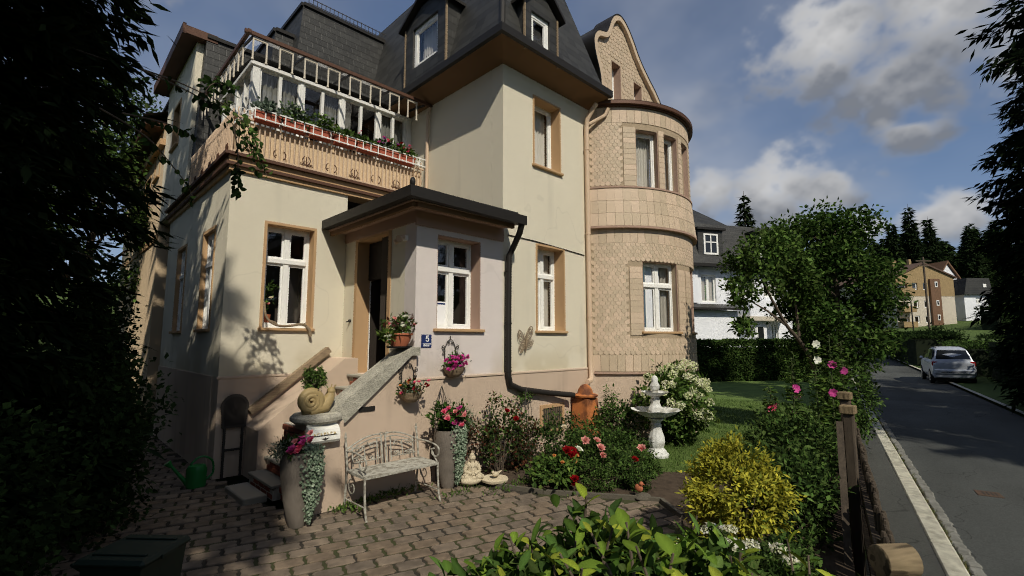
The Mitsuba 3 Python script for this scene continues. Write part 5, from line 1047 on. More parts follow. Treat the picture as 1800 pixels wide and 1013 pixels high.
# --- wheelie bin and small bits
wb = thing('wheeled_bin', 'dark green wheeled rubbish bin in deep shade at the lower left', 'bin'); 
wbm = lambda m: rotz((np.asarray(m[0], float) * .76, m[1]), .75, (.62, 4.45, -.16))
add(wb, 'body', wbm(frustum((0, 0), .06, .86, .22, .28)), 'mat_bin'); add(wb, 'lid_ribs', wbm(cat([cbox(-.2, -.16, -.25, .25, .931, .945, .005), cbox(.16, .2, -.25, .25, .931, .945, .005), cbox(-.10, .10, -.335, -.32, .87, .91, .005)])), 'mat_bin'); add(wb, 'lid', wbm(cbox(-.31, .31, -.32, .33, .86, .93, .03)), 'mat_bin'); add(wb, 'handle', wbm(tube([(-.24, .33, .84), (-.24, .39, .86), (.24, .39, .86), (.24, .33, .84)], .016, 7)), 'mat_bin')
for s in (-1, 1): add(wb, 'wheel', wbm(rod((s * .2, .24, .1), (s * .26, .24, .1), .1, 16)), 'mat_black')
sl_ = thing('solar_garden_light', 'slim solar garden light with pale stake at the front of the flower bed', 'garden light'); add(sl_, 'stake', rod((5.72, 3.98, 0), (5.72, 3.98, .22), .012, 6), 'mat_bulb'); add(sl_, 'head', lathe([(0, .22), (.03, .22), (.035, .27), (.05, .28), (.03, .3), (0, .3)], 12, (5.72, 3.98, 0)), 'mat_iron')
tp = thing('garden_figure', 'small terracotta bird figure on a flat stone at the end of the bed edge', 'ornament'); add(tp, 'stone', ball((5.68, 3.42, .02), (.12, .1, .05), jit=.4), 'mat_old_stone', 60); add(tp, 'bird', cat([ball((5.66, 3.46, .13), (.035, .06, .05), 6), ball((5.655, 3.42, .19), .028, 6), tube([(5.655, 3.40, .19), (5.65, 3.37, .185)], [.012, .002], 5)]), 'mat_terracotta', 60)
# ------------------------------------------------------------------ planting
rng = np.random.default_rng(77)
# roses and bushes along the plinth and bed
bush('rose_bush', 'reddish leafed rose bush with two red blooms beside the buddha', 'rose bush', 201, (5.05, 5.5, 0), (5.08, 5.5, .62), (.42, .34, .52), 1700, .06, .036, G_RED + G_DARK + G_MID, flowers=[((4.98, 5.2, .98), RED), ((5.12, 5.15, .86), RED)], k=34, stems=22, hollow=.25)
bush('rose_bush', 'coppery leafed rose bush close to the right planter', 'rose bush', 202, (4.6, 5.74, 0), (4.62, 5.72, .66), (.2, .14, .40), 700, .05, .03, G_RED + [(.10, .05, .03)], flowers=[((4.50, 5.62, .86), ORANGE)], k=18, stems=12, hollow=.2)
bush('rose_bush', 'dull bronze rose bush between the buddha and the basement window', 'rose bush', 203, (5.55, 5.5, 0), (5.55, 5.45, .42), (.42, .3, .42), 1500, .055, .033, G_RED + G_DARK, k=30, stems=18, hollow=.25)
bush('rose_bush', 'green rose bush with one cream bloom in front of the basement window', 'rose bush', 204, (6.1, 5.2, 0), (6.1, 5.15, .38), (.5, .35, .42), 2000, .055, .034, G_MID + G_DARK, flowers=[((5.98, 4.95, .66), CREAM)], k=36, stems=14, hollow=.3)
bush('dahlia_plant', 'low bright green plant with scarlet and yellow blooms at the bed edge', 'flower', 205, (5.35, 4.62, 0), (5.32, 4.55, .22), (.42, .30, .24), 1500, .085, .05, G_BRIGHT + G_MID, flowers=[((5.32, 4.36, .50), RED), ((5.46, 4.38, .47), RED), ((5.38, 4.32, .44), RED), ((5.55, 4.40, .40), RED), ((5.22, 4.36, .36), ORANGE, .035), ((5.40, 4.30, .36), ORANGE, .04), ((5.52, 4.34, .40), ORANGE, .03), ((5.03, 4.40, .14), ORANGE, .03), ((5.08, 4.38, .47), ORANGE, .03)], k=30, stems=12, fr_=.065, hollow=.2)
bush('rose_bush', 'rose bush with pale pink blooms behind the scarlet flowers', 'rose bush', 206, (5.95, 4.5, 0), (5.95, 4.5, .30), (.45, .35, .34), 1600, .055, .034, G_MID + G_DARK, flowers=[((5.72, 4.35, .58), PINK), ((5.90, 4.28, .56), PINK), ((5.93, 4.24, .46), PINK), ((5.95, 4.22, .36), PINK), ((5.6, 4.38, .46), WHITE)], k=30, stems=12, fr_=.065, hollow=.3)
bush('rose_bush', 'low dark rose bush with one deep red bloom near the solar light', 'rose bush', 207, (5.95, 3.85, 0), (5.98, 3.85, .24), (.34, .28, .26), 1200, .05, .03, G_MID + G_DARK, flowers=[((5.90, 3.66, .40), RED), ((5.28, 4.2, .16), RED), ((5.27, 4.19, .09), RED)], k=22, stems=10, fr_=.055, hollow=.3)
bush('rose_bush', 'low rose bush with a single pink bloom in front of the fountain foot', 'rose bush', 208, (6.5, 4.05, 0), (6.5, 4.02, .22), (.40, .30, .28), 1300, .05, .03, G_MID, flowers=[((6.42, 3.86, .44), PINK)], k=26, stems=10, fr_=.06, hollow=.3)
bush('box_shrub', 'small clipped dark green ball shrub by the edge of the paving', 'shrub', 209, (5.55, 4.0, 0), (5.55, 4.02, .17), (.26, .24, .2), 2200, .03, .018, G_MID, group=None, k=50, stems=4, spread=.1)
bush('box_shrub', 'small rounded shrub right of the solar garden light', 'shrub', 210, (5.95, 3.62, 0), (5.92, 3.6, .15), (.22, .2, .18), 1700, .03, .018, G_MID + G_DARK, k=46, stems=4, spread=.1)
bush('leafy_shrub', 'tall green shrub at the foot of the rusty rain collector', 'shrub', 211, (7.0, 5.3, 0), (7.0, 5.15, .28), (.5, .3, .34), 1700, .07, .04, G_MID + G_DARK + G_BRIGHT, k=40, stems=14, hollow=.3)
bush('leafy_shrub', 'green shrub between the rain collector and the hydrangea', 'shrub', 212, (7.9, 5.35, 0), (7.9, 5.3, .42), (.55, .35, .5), 2300, .065, .038, G_MID + G_DARK, k=40, stems=14, hollow=.3)
bush('tall_stem_plant', 'thin tall stems with small leaves rising against the bay base', 'plant', 213, (8.0, 5.5, 0), (8.05, 5.45, .85), (.22, .14, .42), 300, .07, .03, G_MID, k=14, stems=9, hollow=.1)
bush('leafy_shrub', 'mixed green ground planting left of the fountain foot', 'shrub', 214, (6.9, 4.7, 0), (6.9, 4.65, .22), (.7, .4, .28), 2200, .06, .034, G_MID + G_DARK, k=40, stems=8, hollow=.2)
bush('wall_climber', 'thin climbing plant hanging on the sloping dark downpipe', 'climbing plant', 215, (5.95, 5.84, .95), (6.02, 5.84, 1.08), (.32, .06, .14), 170, .055, .03, G_MID, k=14, stems=0, hollow=.0, mat='mat_leaf')
rg = np.random.default_rng(216); hy = bush('hydrangea', 'large green hydrangea covered in creamy white flower heads beside the fountain', 'hydrangea', 216, (9.0, 4.55, 0), (9.0, 4.6, .82), (.82, .55, .72), 5200, .10, .065, G_MID + G_BRIGHT, k=60, stems=18, hollow=.45)
for i in range(44):
    u = unit(rg, 1)[0]
    while u @ np.array([-.6, -.7, .35]) < .15 or u[2] < -.5: u = unit(rg, 1)[0]
    c = np.array([9.0, 4.6, .82]) + u * [.86, .6, .76] * rg.uniform(.9, 1.06); n = 70; q = unit(rg, n); r_ = rg.uniform(.055, .09)
    m, col = leaves(c + q * r_ * [.9, .9, .75], unit(rg, n) * .6 + q * .3, q, .035, .034, pick(rg, n, [(.72, .74, .46), (.78, .76, .6), (.62, .70, .36)], .08), .05); add(hy, 'flower_head', m, 'mat_petal', color=col)
# yellow variegated shrub
bush('golden_shrub', 'round golden yellow variegated shrub in the right foreground', 'shrub', 220, (4.85, 1.97, -.1), (4.87, 1.95, .56), (.46, .44, .46), 11500, .056, .024, [(.36, .33, .035), (.42, .39, .05), (.30, .30, .04), (.20, .23, .035), (.34, .33, .045)], k=70, stems=14, spread=.115, hollow=.5)
# white stonecrop heads
def stonecrop(lab, seed, c, r, n):
    rg = np.random.default_rng(seed); t = thing('white_stonecrop', lab, 'flower', None); ms = []
    for i in range(n):
        p = np.asarray(c) + rg.normal(0, 1, 3) * [r, r, r * .35]; base = p * [1, 1, 0] + [0, 0, p[2] - .4]; ms.append(tube([base, (base + p) / 2 + rg.normal(0, .02, 3), p], .006, 5))
        q = unit(rg, 90) * [1, 1, .45]; q[:, 2] = np.abs(q[:, 2]); m, col = leaves(p + q * .05, unit(rg, 90), q + [0, 0, .5], .02, .016, pick(rg, 90, [(.72, .70, .55), (.8, .8, .72), (.6, .62, .40)], .12)); add(t, 'flower_head', m, 'mat_petal', color=col)
    m, col = cloud(rg, np.asarray(c) - [0, 0, .22], (r * 1.8, r * 1.8, .2), 260, .07, .04, G_MID, 14, .2, .2); add(t, 'foliage', m, 'mat_leaf', color=col); add(t, 'stems', cat(ms), 'mat_stem')
stonecrop('white flower cluster just right of the nearest laurel shoots', 231, (2.95, 1.52, .74), .05, 3); stonecrop('white flower cluster in front of the golden shrub', 232, (3.35, 1.50, .74), .04, 2)
stonecrop('largest creamy white flower cluster right of centre in the foreground', 233, (3.22, 1.28, .74), .07, 4); stonecrop('creamy white flower cluster low at the bottom right beside the fence', 234, (3.6, 1.15, .62), .05, 2)
# foreground laurel: large single leaves
la = thing('laurel_hedge', 'glossy yellow green laurel shoots across the bottom foreground', 'hedge'); rg = np.random.default_rng(240)
ms, P, D, N, Ls, Cs = [], [], [], [], [], []
def shoot(base, tip, nl, L0):
    base, tip = np.asarray(base, float), np.asarray(tip, float); mid = (base + tip) / 2 + rg.normal(0, .03, 3); ms.append(tube([base, mid, tip], [.011, .008, .004], 6))
    for i in range(nl):
        f = .35 + .65 * (i + rg.random() * .5) / nl; p = base + (tip - base) * f + (mid - (base + tip) / 2) * 4 * f * (1 - f); th = i * 2.3 + rg.normal(0, .3); ax = (tip - base) / np.linalg.norm(tip - base); a = np.cross(ax, [.3, .2, 1]); a /= np.linalg.norm(a); b_ = np.cross(ax, a)
        o = a * math.cos(th) + b_ * math.sin(th); d = o * (1.3 - .6 * f) + ax * (.05 + .65 * f) + rg.normal(0, .28, 3); P.append(p); D.append(d); N.append(ax * .9 - o * .25 + [0, 0, .3]); Ls.append(L0 * rg.uniform(.5, 1.35)); Cs.append((f > .8) * 1.0)
RV, FV = np.array([.715, -.699, 0]), np.array([.699, .715, 0])      # along the hedge and across it
for i in range(120):
    l = -.28 + 1.72 * (i + rg.random()) / 120; d = rg.uniform(1.75, 2.3); bell = math.exp(-((l - .42) / .52) ** 2); h = .92 + .36 * bell - (.22 * rg.random() if i % 3 else 0) + rg.uniform(-.12, .08) + (.04 if l > 1.0 else 0)
    p = FV * d + RV * l; shoot([p[0] + rg.normal(0, .06), p[1] + rg.normal(0, .06), h - .38], [p[0] + rg.normal(0, .10), p[1] + rg.normal(0, .10), h], 9, .098)
P, D, N, Ls, Cs = map(np.array, (P, D, N, Ls, Cs))
order = np.argsort(-(P[:, 2] - .1 * (P @ FV)))
colr = np.where(Cs[:, None] > 0, pick(rg, len(P), [(.20, .26, .03), (.26, .30, .04), (.14, .22, .03)], .15), pick(rg, len(P), [(.10, .18, .025), (.13, .21, .03), (.06, .12, .02), (.05, .09, .02)], .18))
for k_, i in enumerate(order[:300]):
    m, c_ = leaves(P[i:i + 1], D[i:i + 1], N[i:i + 1], Ls[i], Ls[i] * rg.uniform(.38, .56), colr[i:i + 1], rg.uniform(.04, .24), True); add(la, 'leaf', m, 'mat_leaf', True, color=c_)
i = order[300:]; m, c_ = leaves(P[i], D[i], N[i], Ls[i], Ls[i] * .44, colr[i], .16, True); add(la, 'inner_leaves', m, 'mat_leaf', True, color=c_, stuff=True)
for l_ in (-.15, .1, .3, .5, .7, .9, 1.1, 1.3):
    bl = math.exp(-((l_ - .42) / .52) ** 2); m, c_ = cloud(rg, FV * 2.08 + RV * l_ + [0, 0, .76 + .31 * bl], (.26, .26, .17), 420, .085, .042, G_MID + [(.10, .17, .025), (.13, .20, .03), (.06, .11, .02)], 20, .22, .1, fine=True); add(la, 'inner_leaves', m, 'mat_leaf', True, color=c_, stuff=True)
m, c_ = cloud(rg, FV * 1.95 + RV * .5 + [0, 0, .68], (.6, .6, .24), 2200, .08, .036, G_DARK + G_MID, 40, .2, .1); add(la, 'inner_leaves', m, 'mat_leaf', color=c_, stuff=True); add(la, 'stems', cat(ms), 'mat_bark')
# hollyhocks at the fence
for i, (x, y, h, pal, fz, lab) in enumerate(((8.25, 2.35, 1.75, MAG, (1.28, .9), 'hollyhock with one large magenta bloom at the front of the row'), (8.6, 2.10, 1.95, WHITE, (1.70, 1.95), 'tall hollyhock with two white blooms above the row'), (8.1, 2.62, 1.3, ROSE, (.95, 1.05), 'short pink hollyhock at the left end of the row'), (9.0, 2.0, 2.1, MAG, (1.62, 1.2), 'tallest magenta hollyhock close to the fence'), (9.4, 1.95, 2.0, [(.35, .05, .2), (.45, .08, .25)], (1.5, 1.0), 'dark purple hollyhock beside the fence posts'), (8.7, 2.5, 1.8, PINK, (1.1, .8), 'pale pink hollyhock in the middle of the row'))):
    t = thing('hollyhock', lab, 'hollyhock', 'hollyhocks along the fence'); rg = np.random.default_rng(250 + i); top = np.array([x + rg.normal(0, .06), y + rg.normal(0, .06), h])
    add(t, 'stem', tube([(x, y, -.1), ((x + top[0]) / 2, (y + top[1]) / 2, h / 2), top], [.014, .012, .006], 6), 'mat_stem')
    n = 190; f = rg.random(n) ** .8; P_ = np.array([x, y, 0]) + (top - [x, y, 0]) * f[:, None]; th = rg.uniform(0, 2 * PI, n); o = np.stack([np.cos(th), np.sin(th), rg.uniform(-.3, .4, n)], 1)
    m, c_ = leaves(P_ + o * .05, o, unit(rg, n) * .4 + [0, 0, 1], .06 + .12 * (1 - f), .06 + .11 * (1 - f), pick(rg, n, G_MID + G_BRIGHT, .2), .1); add(t, 'foliage', m, 'mat_leaf', color=c_)
    for bb in [ball(np.array([x, y, 0]) + (top - [x, y, 0]) * q + rg.normal(0, .03, 3), .016, 6) for q in np.linspace(.75, 1, 9)]: add(t, 'bud', bb, 'mat_stem', True)
    for z in fz:
        c = np.array([x, y, 0]) + (top - [x, y, 0]) * (z / h); ax = np.array([-.75, -.45, .2]) + rg.normal(0, .25, 3); ax /= np.linalg.norm(ax); a = np.cross(ax, [0, 0, 1]); a /= np.linalg.norm(a); b_ = np.cross(ax, a); q = np.arange(7) * 2 * PI / 7; o = np.cos(q)[:, None] * a + np.sin(q)[:, None] * b_
        m, c_ = leaves(np.repeat((c + ax * .05)[None], 7, 0), o * .85 + ax * .55, ax * .9 - o * .4, .075, .075, pick(rg, 7, pal, .1), .08, True); add(t, 'flower', m, 'mat_petal', True, color=c_)
bush('fence_shrub', 'dense dark shrub between golden shrub and fence', 'shrub', 261, (5.6, 1.7, 0), (5.8, 1.75, .35), (.8, .42, .5), 5200, .065, .036, G_DARK + G_MID, k=70, stems=14, hollow=.4)
bush('fence_shrub', 'dark green shrub below the hollyhocks', 'shrub', 262, (7.4, 2.3, 0), (7.6, 2.25, .45), (1.0, .5, .6), 7000, .07, .04, G_DARK + G_MID, k=80, stems=14, hollow=.4)
bush('fence_shrub', 'low dark foliage at the bottom right beside the nearest fence post', 'shrub', 263, (3.9, 1.3, -.1), (4.0, 1.38, .18), (.75, .26, .34), 4200, .06, .034, G_DARK + G_MID, k=60, stems=10, hollow=.35)
bush('fence_shrub', 'dark bush filling the gap below the small tree', 'shrub', 264, (11.9, 2.45, 0), (11.9, 2.4, .8), (1.0, .5, .9), 8000, .075, .042, G_DARK + G_MID, k=90, stems=14, hollow=.4)
# small garden tree
leafy_tree('garden_tree', 'small bushy broadleaf tree with crooked limbs beside the street', 301, (12.45, 2.62, 0), 4.45, .12, 17, 1.05, 21000, .105, .062, [(.038, .076, .017), (.054, .105, .023), (.028, .054, .014), (.085, .135, .034)], .31, lean=(-.05, -.1), start=.25, up=.75)
t = thing('leaning_tree', 'thin leaning fruit tree with a long bare limb in front of the white house', 'tree'); rg = np.random.default_rng(305)
limb = smooth_line([(12.0, 2.75, .4), (11.6, 2.9, 1.55), (11.2, 3.0, 2.0), (10.8, 3.1, 2.3), (10.4, 3.2, 2.75), (10.1, 3.3, 3.2)]); add(t, 'trunk', cat([tube(limb, np.linspace(.055, .02, len(limb)), 8), tube([(10.8, 3.1, 2.3), (10.3, 3.3, 2.6), (9.8, 3.55, 2.85)], [.025, .018, .008], 6), tube([(11.2, 3.0, 2.0), (11.1, 3.0, 2.7), (11.0, 3.0, 3.4)], [.03, .02, .008], 6)]), 'mat_bark', 50)
ms_ = [cloud(rg, c, r, n, .10, .06, G_MID + G_BRIGHT[:1], 26, .2, .25) for c, r, n in (((10.0, 3.4, 3.55), (.55, .5, .5), 1900), ((9.75, 3.6, 2.95), (.35, .35, .3), 700), ((10.8, 3.1, 3.75), (.65, .5, .6), 2300), ((9.85, 3.6, 2.3), (.22, .2, .2), 300), ((11.2, 2.95, 3.2), (.5, .4, .5), 1300))]; m, c_ = catc(ms_); add(t, 'crown', m, 'mat_leaf', color=c_)
# grass
rg = np.random.default_rng(310); n = 52000; P = np.stack([rg.uniform(6.4, 17, n), rg.uniform(3.0, 9.5, n), np.full(n, .01)], 1)
keep = np.array([lawn_poly.contains(Point(a, b_)) for a, b_ in P[:, :2]]); keep &= rg.random(n) < np.clip(9 / np.hypot(P[:, 0], P[:, 1]), .3, 1); P = P[keep]; n = len(P)
m, c_ = leaves(P, unit(rg, n) * .45 + [0, 0, 1], unit(rg, n) * [1, 1, .1], rg.uniform(.04, .085, n), .009, pick(rg, n, [(.06, .108, .024), (.085, .145, .033), (.10, .148, .044)], .2), .0)
k = add(None, 'grass', m, 'mat_leaf_dull', color=c_); labels[k] = {'label': 'short green lawn grass around the fountain', 'category': 'grass', 'kind': 'stuff'}
# weeds in the paving
rg = np.random.default_rng(320); ms_ = []
for c, r, n in (((2.72, 5.62, .04), .13, 90), ((2.83, 5.5, .03), .06, 30), ((3.5, 5.75, .03), .3, 160), ((3.1, 5.72, .03), .2, 90), ((4.4, 5.35, .02), .1, 40), ((5.0, 4.9, .03), .25, 90), ((4.6, 4.9, .02), .3, 60), ((5.2, 4.1, .02), .3, 60), ((4.1, 5.2, .01), .3, 50)): ms_.append(leaves(np.asarray(c) + rg.normal(0, 1, (n, 3)) * [r * .6, r * .25 if r > .15 else r * .5, .012], unit(rg, n) * .7 + [0, 0, .8], unit(rg, n) * .4 + [0, 0, .5], rg.uniform(.02, .08, n), .022, pick(rg, n, G_BRIGHT + G_MID, .2), .05))
m, c_ = catc(ms_); k = add(None, 'paving_weeds', m, 'mat_leaf', color=c_); labels[k] = {'label': 'small green weeds at the foot of the stairs and bed edge', 'category': 'weeds', 'kind': 'stuff'}
# hedge in front of the neighbour's house
def hedge(name, label, a, b_, w, h, n, L, pal, seed, z0=None, cat_='hedge', top=.25):
    rg = np.random.default_rng(seed); a, b_ = np.array(a, float), np.array(b_, float); d = b_ - a; ln = np.linalg.norm(d); u_ = d / ln; nrm = np.array([u_[1], -u_[0]]); t = thing(name, label, cat_)
    s = rg.uniform(0, ln, n); face = rg.random(n); across = np.where(face < .45, 1.0, np.where(face < .55, -1.0, rg.uniform(-1, 1, n))) * w / 2; z = np.where(face < .55, rg.uniform(0, h, n), h) + rg.normal(0, .04, n)
    bump = meshkit.fbm(np.stack([s * 1.1, z * 1.3, across], 1), 3, seed) - .5; across = across + bump * .5 * np.sign(across + 1e-6); z = z + bump * .3 * (z > h * .8)
    xy = a + s[:, None] * u_ + across[:, None] * nrm; g = np.array([garden_z(x, y) for x, y in xy]) if z0 is None else z0; P = np.c_[xy, z + g]
    out = np.stack([nrm[0] * np.sign(across), nrm[1] * np.sign(across), 0 * across], 1); m, c_ = leaves(P, unit(rg, n) * .8 + out * .6, out * .6 + unit(rg, n) * .5 + [0, 0, .5], L * rg.uniform(.6, 1.3, n), L * .55, pick(rg, n, pal, .25)); add(t, 'foliage', m, 'mat_leaf', color=c_)
    g0 = garden_z(*a); q = 14; ss = np.linspace(ln * .06, ln * .94, q); core = cat([shift(rotz(box(-.5 * ln / q, .5 * ln / q, -w * .3, w * .3, -.2, h * .86), math.atan2(u_[1], u_[0])), (*(a + u_ * x), garden_z(*(a + u_ * x)) if z0 is None else z0)) for x in ss]); add(t, 'branches', core, 'mat_hedge_core'); return t  # near-black boxes stand for the shaded inside of the hedge
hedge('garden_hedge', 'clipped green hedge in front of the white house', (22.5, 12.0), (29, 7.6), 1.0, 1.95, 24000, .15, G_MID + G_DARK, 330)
# ------------------------------------------------------------------ fence along the footway
rng = np.random.default_rng(401)
fe = thing('picket_fence', 'dark weathered wooden picket fence between garden and footway', 'fence')
FT = -.30
def fence_z(s): return zroad(st_xy(s, FT)[0]) + .08
pkm = [mikit.ply(cat([tube([(0, 0, .02), (0, 0, 1.02 + .008 * k), (0, 0, 1.05 + .008 * k)], [.022, .022, .013], 7)]), 'mat_fence_wood', smooth=40) for k in range(3)]
for i in range(170):
    s = 2.3 + i * .063; x, y = st_xy(s, FT); reuse(fe, 'picket', pkm[int(rng.integers(3))], T4().translate([x, y, fence_z(s)]) @ T4().rotate([SD[1], -SD[0], 0], float(rng.normal(0, .5))) @ T4().rotate([SD[0], SD[1], 0], float(rng.normal(0, .6))))
for zz in (.25, .82):
    a, b_ = st_xy(2.0, FT + .05), st_xy(13.0, FT + .05); add(fe, 'rail', bar((*a, fence_z(2.0) + zz), (*b_, fence_z(13.0) + zz), .05, .08), 'mat_fence_wood')
def fpost(s, h, r, t_=FT + .02): x, y = st_xy(s, t_); return add(fe, 'post', tube([(x, y, fence_z(s) - .3), (x, y, fence_z(s) + h - .03), (x, y, fence_z(s) + h)], [r, r, r * .9], 12), 'mat_fence_wood', 40, label=None)
for s, h, r in ((4.6, .98, .05), (9.0, 1.05, .05), (11.2, 1.05, .05)): fpost(s, h, r)
x, y = st_xy(3.18, FT + .075); z = fence_z(3.18)
gp_ = thing('gate_post', 'thick log post with a log across its top at the near fence end', 'post')
add(gp_, 'post', tube([(x, y, z - .3), (x, y, z + 1.29)], .08, 14), 'mat_log', 40); a = np.array([x, y, z + 1.36]); dv = np.array([SD[0] * .25 - .35 * TD[0], SD[1] * .25 - .35 * TD[1], 0]); dv /= np.linalg.norm(dv)
add(gp_, 'cross_log', tube([a - dv * .085, a - dv * .077, a + dv * .083, a + dv * .09], [.06, .074, .077, .066], 18), 'mat_end_log', 50)
for i, (s, h, lab) in enumerate(((6.3, 1.62, 'squared old timber post with a leaning brace in the middle of the fence'), (7.2, 1.66, 'second squared timber post behind the braced post'))):
    x, y = st_xy(s, FT + .14); z = fence_z(s); p = thing('timber_post', lab, 'post'); add(p, 'post', cbox(x - .048, x + .048, y - .048, y + .048, z - .3, z + h, .012), 'mat_fence_wood'); add(p, 'top_cap', cbox(x - .07, x + .07, y - .07, y + .07, z + h + .001, z + h + .09, .01), 'mat_log')
    if i == 0: add(p, 'brace', bar((x - .9, y - .1, z + .3), (x - .02, y + .08, z + h - .1), .06, .07), 'mat_fence_wood')
flat('mat_drain', (0.075, 0.05, 0.035), 0.8)
dc = thing('drain_cover', 'small rusty square drain cover set in the asphalt of the street', 'drain cover')
x, y = st_xy(10.6, -2.0); z = zroad(x); fr = Fr((x, y, z), SD); add(dc, 'cover', fr(cbox(-.15, .15, -.15, .15, -.05, .004, .003)), 'mat_drain'); add(dc, 'slots', fr(cat([box(-.10, .10, -.10 + .05 * k, -.08 + .05 * k, .0042, .0065) for k in range(4)])), 'mat_iron')
rgw = np.random.default_rng(480); n = 2600; s_ = rgw.uniform(4, 22, n); t_ = -1.115 + rgw.normal(0, .012, n) - .03 * (rgw.random(n) < .4); keep = meshkit.fbm(np.stack([s_ * 2.2, t_ * 3, 0 * s_], 1), 3, 4) > .46; s_, t_ = s_[keep], t_[keep]; n = len(s_)
P = np.array([[*st_xy(a, b_), zroad(st_xy(a, b_)[0]) + .0] for a, b_ in zip(s_, t_)]); m, c_ = leaves(P, unit(rgw, n) * .8 + [0, 0, .8], unit(rgw, n) * [1, 1, .2], rgw.uniform(.03, .08, n), .008, pick(rgw, n, [(.10, .11, .03), (.14, .12, .05), (.06, .09, .02)], .2), 0.0)
k = add(None, 'gutter_weeds', m, 'mat_leaf_dull', color=c_); labels[k] = {'label': 'dry grass and weeds growing between kerb stones and gutter cobbles', 'category': 'weeds', 'kind': 'stuff'}
# ------------------------------------------------------------------ parked car
car = thing('parked_car', 'silver blue estate hatchback parked at the far kerb, seen from behind', 'car')
flat('mat_car_paint', (0.42, 0.455, 0.52), 0.3, 0.3, 0.5, clearcoat=0.8); flat('mat_car_glass', (0.012, 0.014, 0.016), 0.08, 0.0, 0.7); flat('mat_tail_light', (0.28, 0.012, 0.012), 0.2); flat('mat_rim', (0.4, 0.4, 0.42), 0.35, 0.8); flat('mat_tyre', (0.015, 0.015, 0.015), 0.9)
cs, ct = 29.2, -4.80; cx, cy = st_xy(cs, ct); CM = np.array([[SD[0], TD[0], 0], [SD[1], TD[1], 0], [0.022, 0, 1.0]]) @ np.diag([.84, .90, 1.12])
def cw(m): return np.asarray(m[0], float) @ CM.T + [cx, cy, zroad(cx)], m[1]
ST = [(0, .46, .80, .74, .70), (.04, .30, .90, .80, .74), (.10, .26, .99, .835, .72), (.22, .25, 1.20, .85, .66), (.38, .25, 1.40, .855, .58), (.7, .25, 1.455, .86, .57), (1.5, .25, 1.48, .86, .58), (2.1, .25, 1.45, .86, .57), (2.6, .25, 1.24, .86, .60), (3.0, .25, 1.0, .855, .70), (3.6, .25, .92, .84, .70), (4.0, .28, .80, .78, .62), (4.15, .40, .66, .66, .5)]
rings = []
for x_, zb, zt_, w, wt in ST:
    zl = min(.92, zt_ - .02); rings.append([(x_, w * .86, zb), (x_, w * .99, zb + .14), (x_, w, (zb + zl) / 2), (x_, w * .985, zl - .04), (x_, max(wt, .1) + (w - wt) * .25 if zt_ > 1.05 else wt + .05, zl + (zt_ - zl) * .35), (x_, wt + .02, zt_ - .045), (x_, wt * .86, zt_), (x_, 0, zt_ + .015)])
full = [[*(r_[:-1]), r_[-1], *[(a_, -b_, c_) for a_, b_, c_ in r_[:-1][::-1]]] for r_ in rings]; nn = len(full[0])
v = np.array(full).reshape(-1, 3); f = []
for i in range(len(full) - 1):
    for j in range(nn - 1): f += [[i * nn + j, (i + 1) * nn + j, (i + 1) * nn + j + 1], [i * nn + j, (i + 1) * nn + j + 1, i * nn + j + 1]]
    f += [[i * nn, i * nn + nn - 1, (i + 1) * nn + nn - 1], [i * nn, (i + 1) * nn + nn - 1, (i + 1) * nn]]
for e in (0, (len(full) - 1) * nn): f += [[e, e + j, e + j + 1] for j in range(1, nn - 1)]
add(car, 'body', cw((v, np.array(f))), 'mat_car_paint', 28)
def panel(pts, th=.012):
    p = np.array(pts, float); n_v = np.cross(p[1] - p[0], p[2] - p[0]); n_v /= np.linalg.norm(n_v); k = len(p); vv = np.vstack([p + n_v * th, p - n_v * th]); ff = [[0, i, i + 1] for i in range(1, k - 1)] + [[k, k + i + 1, k + i] for i in range(1, k - 1)] + [[i, (i + 1) % k, k + (i + 1) % k] for i in range(k)] + [[i, k + (i + 1) % k, k + i] for i in range(k)]
    return vv, np.array(ff)
add(car, 'rear_window', cw(panel([(.115, -.66, 1.015), (.115, .66, 1.015), (.335, .545, 1.365), (.335, -.545, 1.365)])), 'mat_car_glass')
add(car, 'rear_wiper', cw(rod((.095, 0, 1.02), (.16, .38, 1.10), .008)), 'mat_black')
for s in (-1, 1):
    add(car, 'side_window', cw(panel([(.55, s * .775, .985), (1.35, s * .79, .985), (1.35, s * .64, 1.38), (.72, s * .632, 1.385)])), 'mat_car_glass'); add(car, 'side_window', cw(panel([(1.42, s * .79, .985), (2.62, s * .785, .985), (2.22, s * .632, 1.36), (1.42, s * .64, 1.38)])), 'mat_car_glass')
    add(car, 'tail_light', cw(cat([cbox(.035, .12, min(s * .60, s * .83), max(s * .60, s * .83), .74, .92, .02)])), 'mat_tail_light'); add(car, 'door_mirror', cw(ball((2.45, s * .93, 1.0), (.06, .09, .06), 6)), 'mat_car_paint', True); add(car, 'door_handle', cw(cat([cbox(1.05, 1.2, s * .865 - .01, s * .865 + .01, .84, .87, .004), cbox(1.95, 2.1, s * .865 - .01, s * .865 + .01, .84, .87, .004)])), 'mat_car_paint')
    for x_ in (.72, 3.35):
        w_ = add(car, 'wheel', cw(cat([lathe([(.2, -.1), (.29, -.1), (.315, -.07), (.315, .07), (.29, .1), (.2, .1)], 24)] if False else [tube([(x_, s * .70, .30), (x_, s * .705, .30), (x_, s * .86, .30), (x_, s * .875, .30)], [.29, .31, .31, .28], 24)])), 'mat_tyre', 30)
        add(w_, 'rim', cw(tube([(x_, s * .87, .30), (x_, s * .885, .30)], [.2, .17], 12)), 'mat_rim', 30)
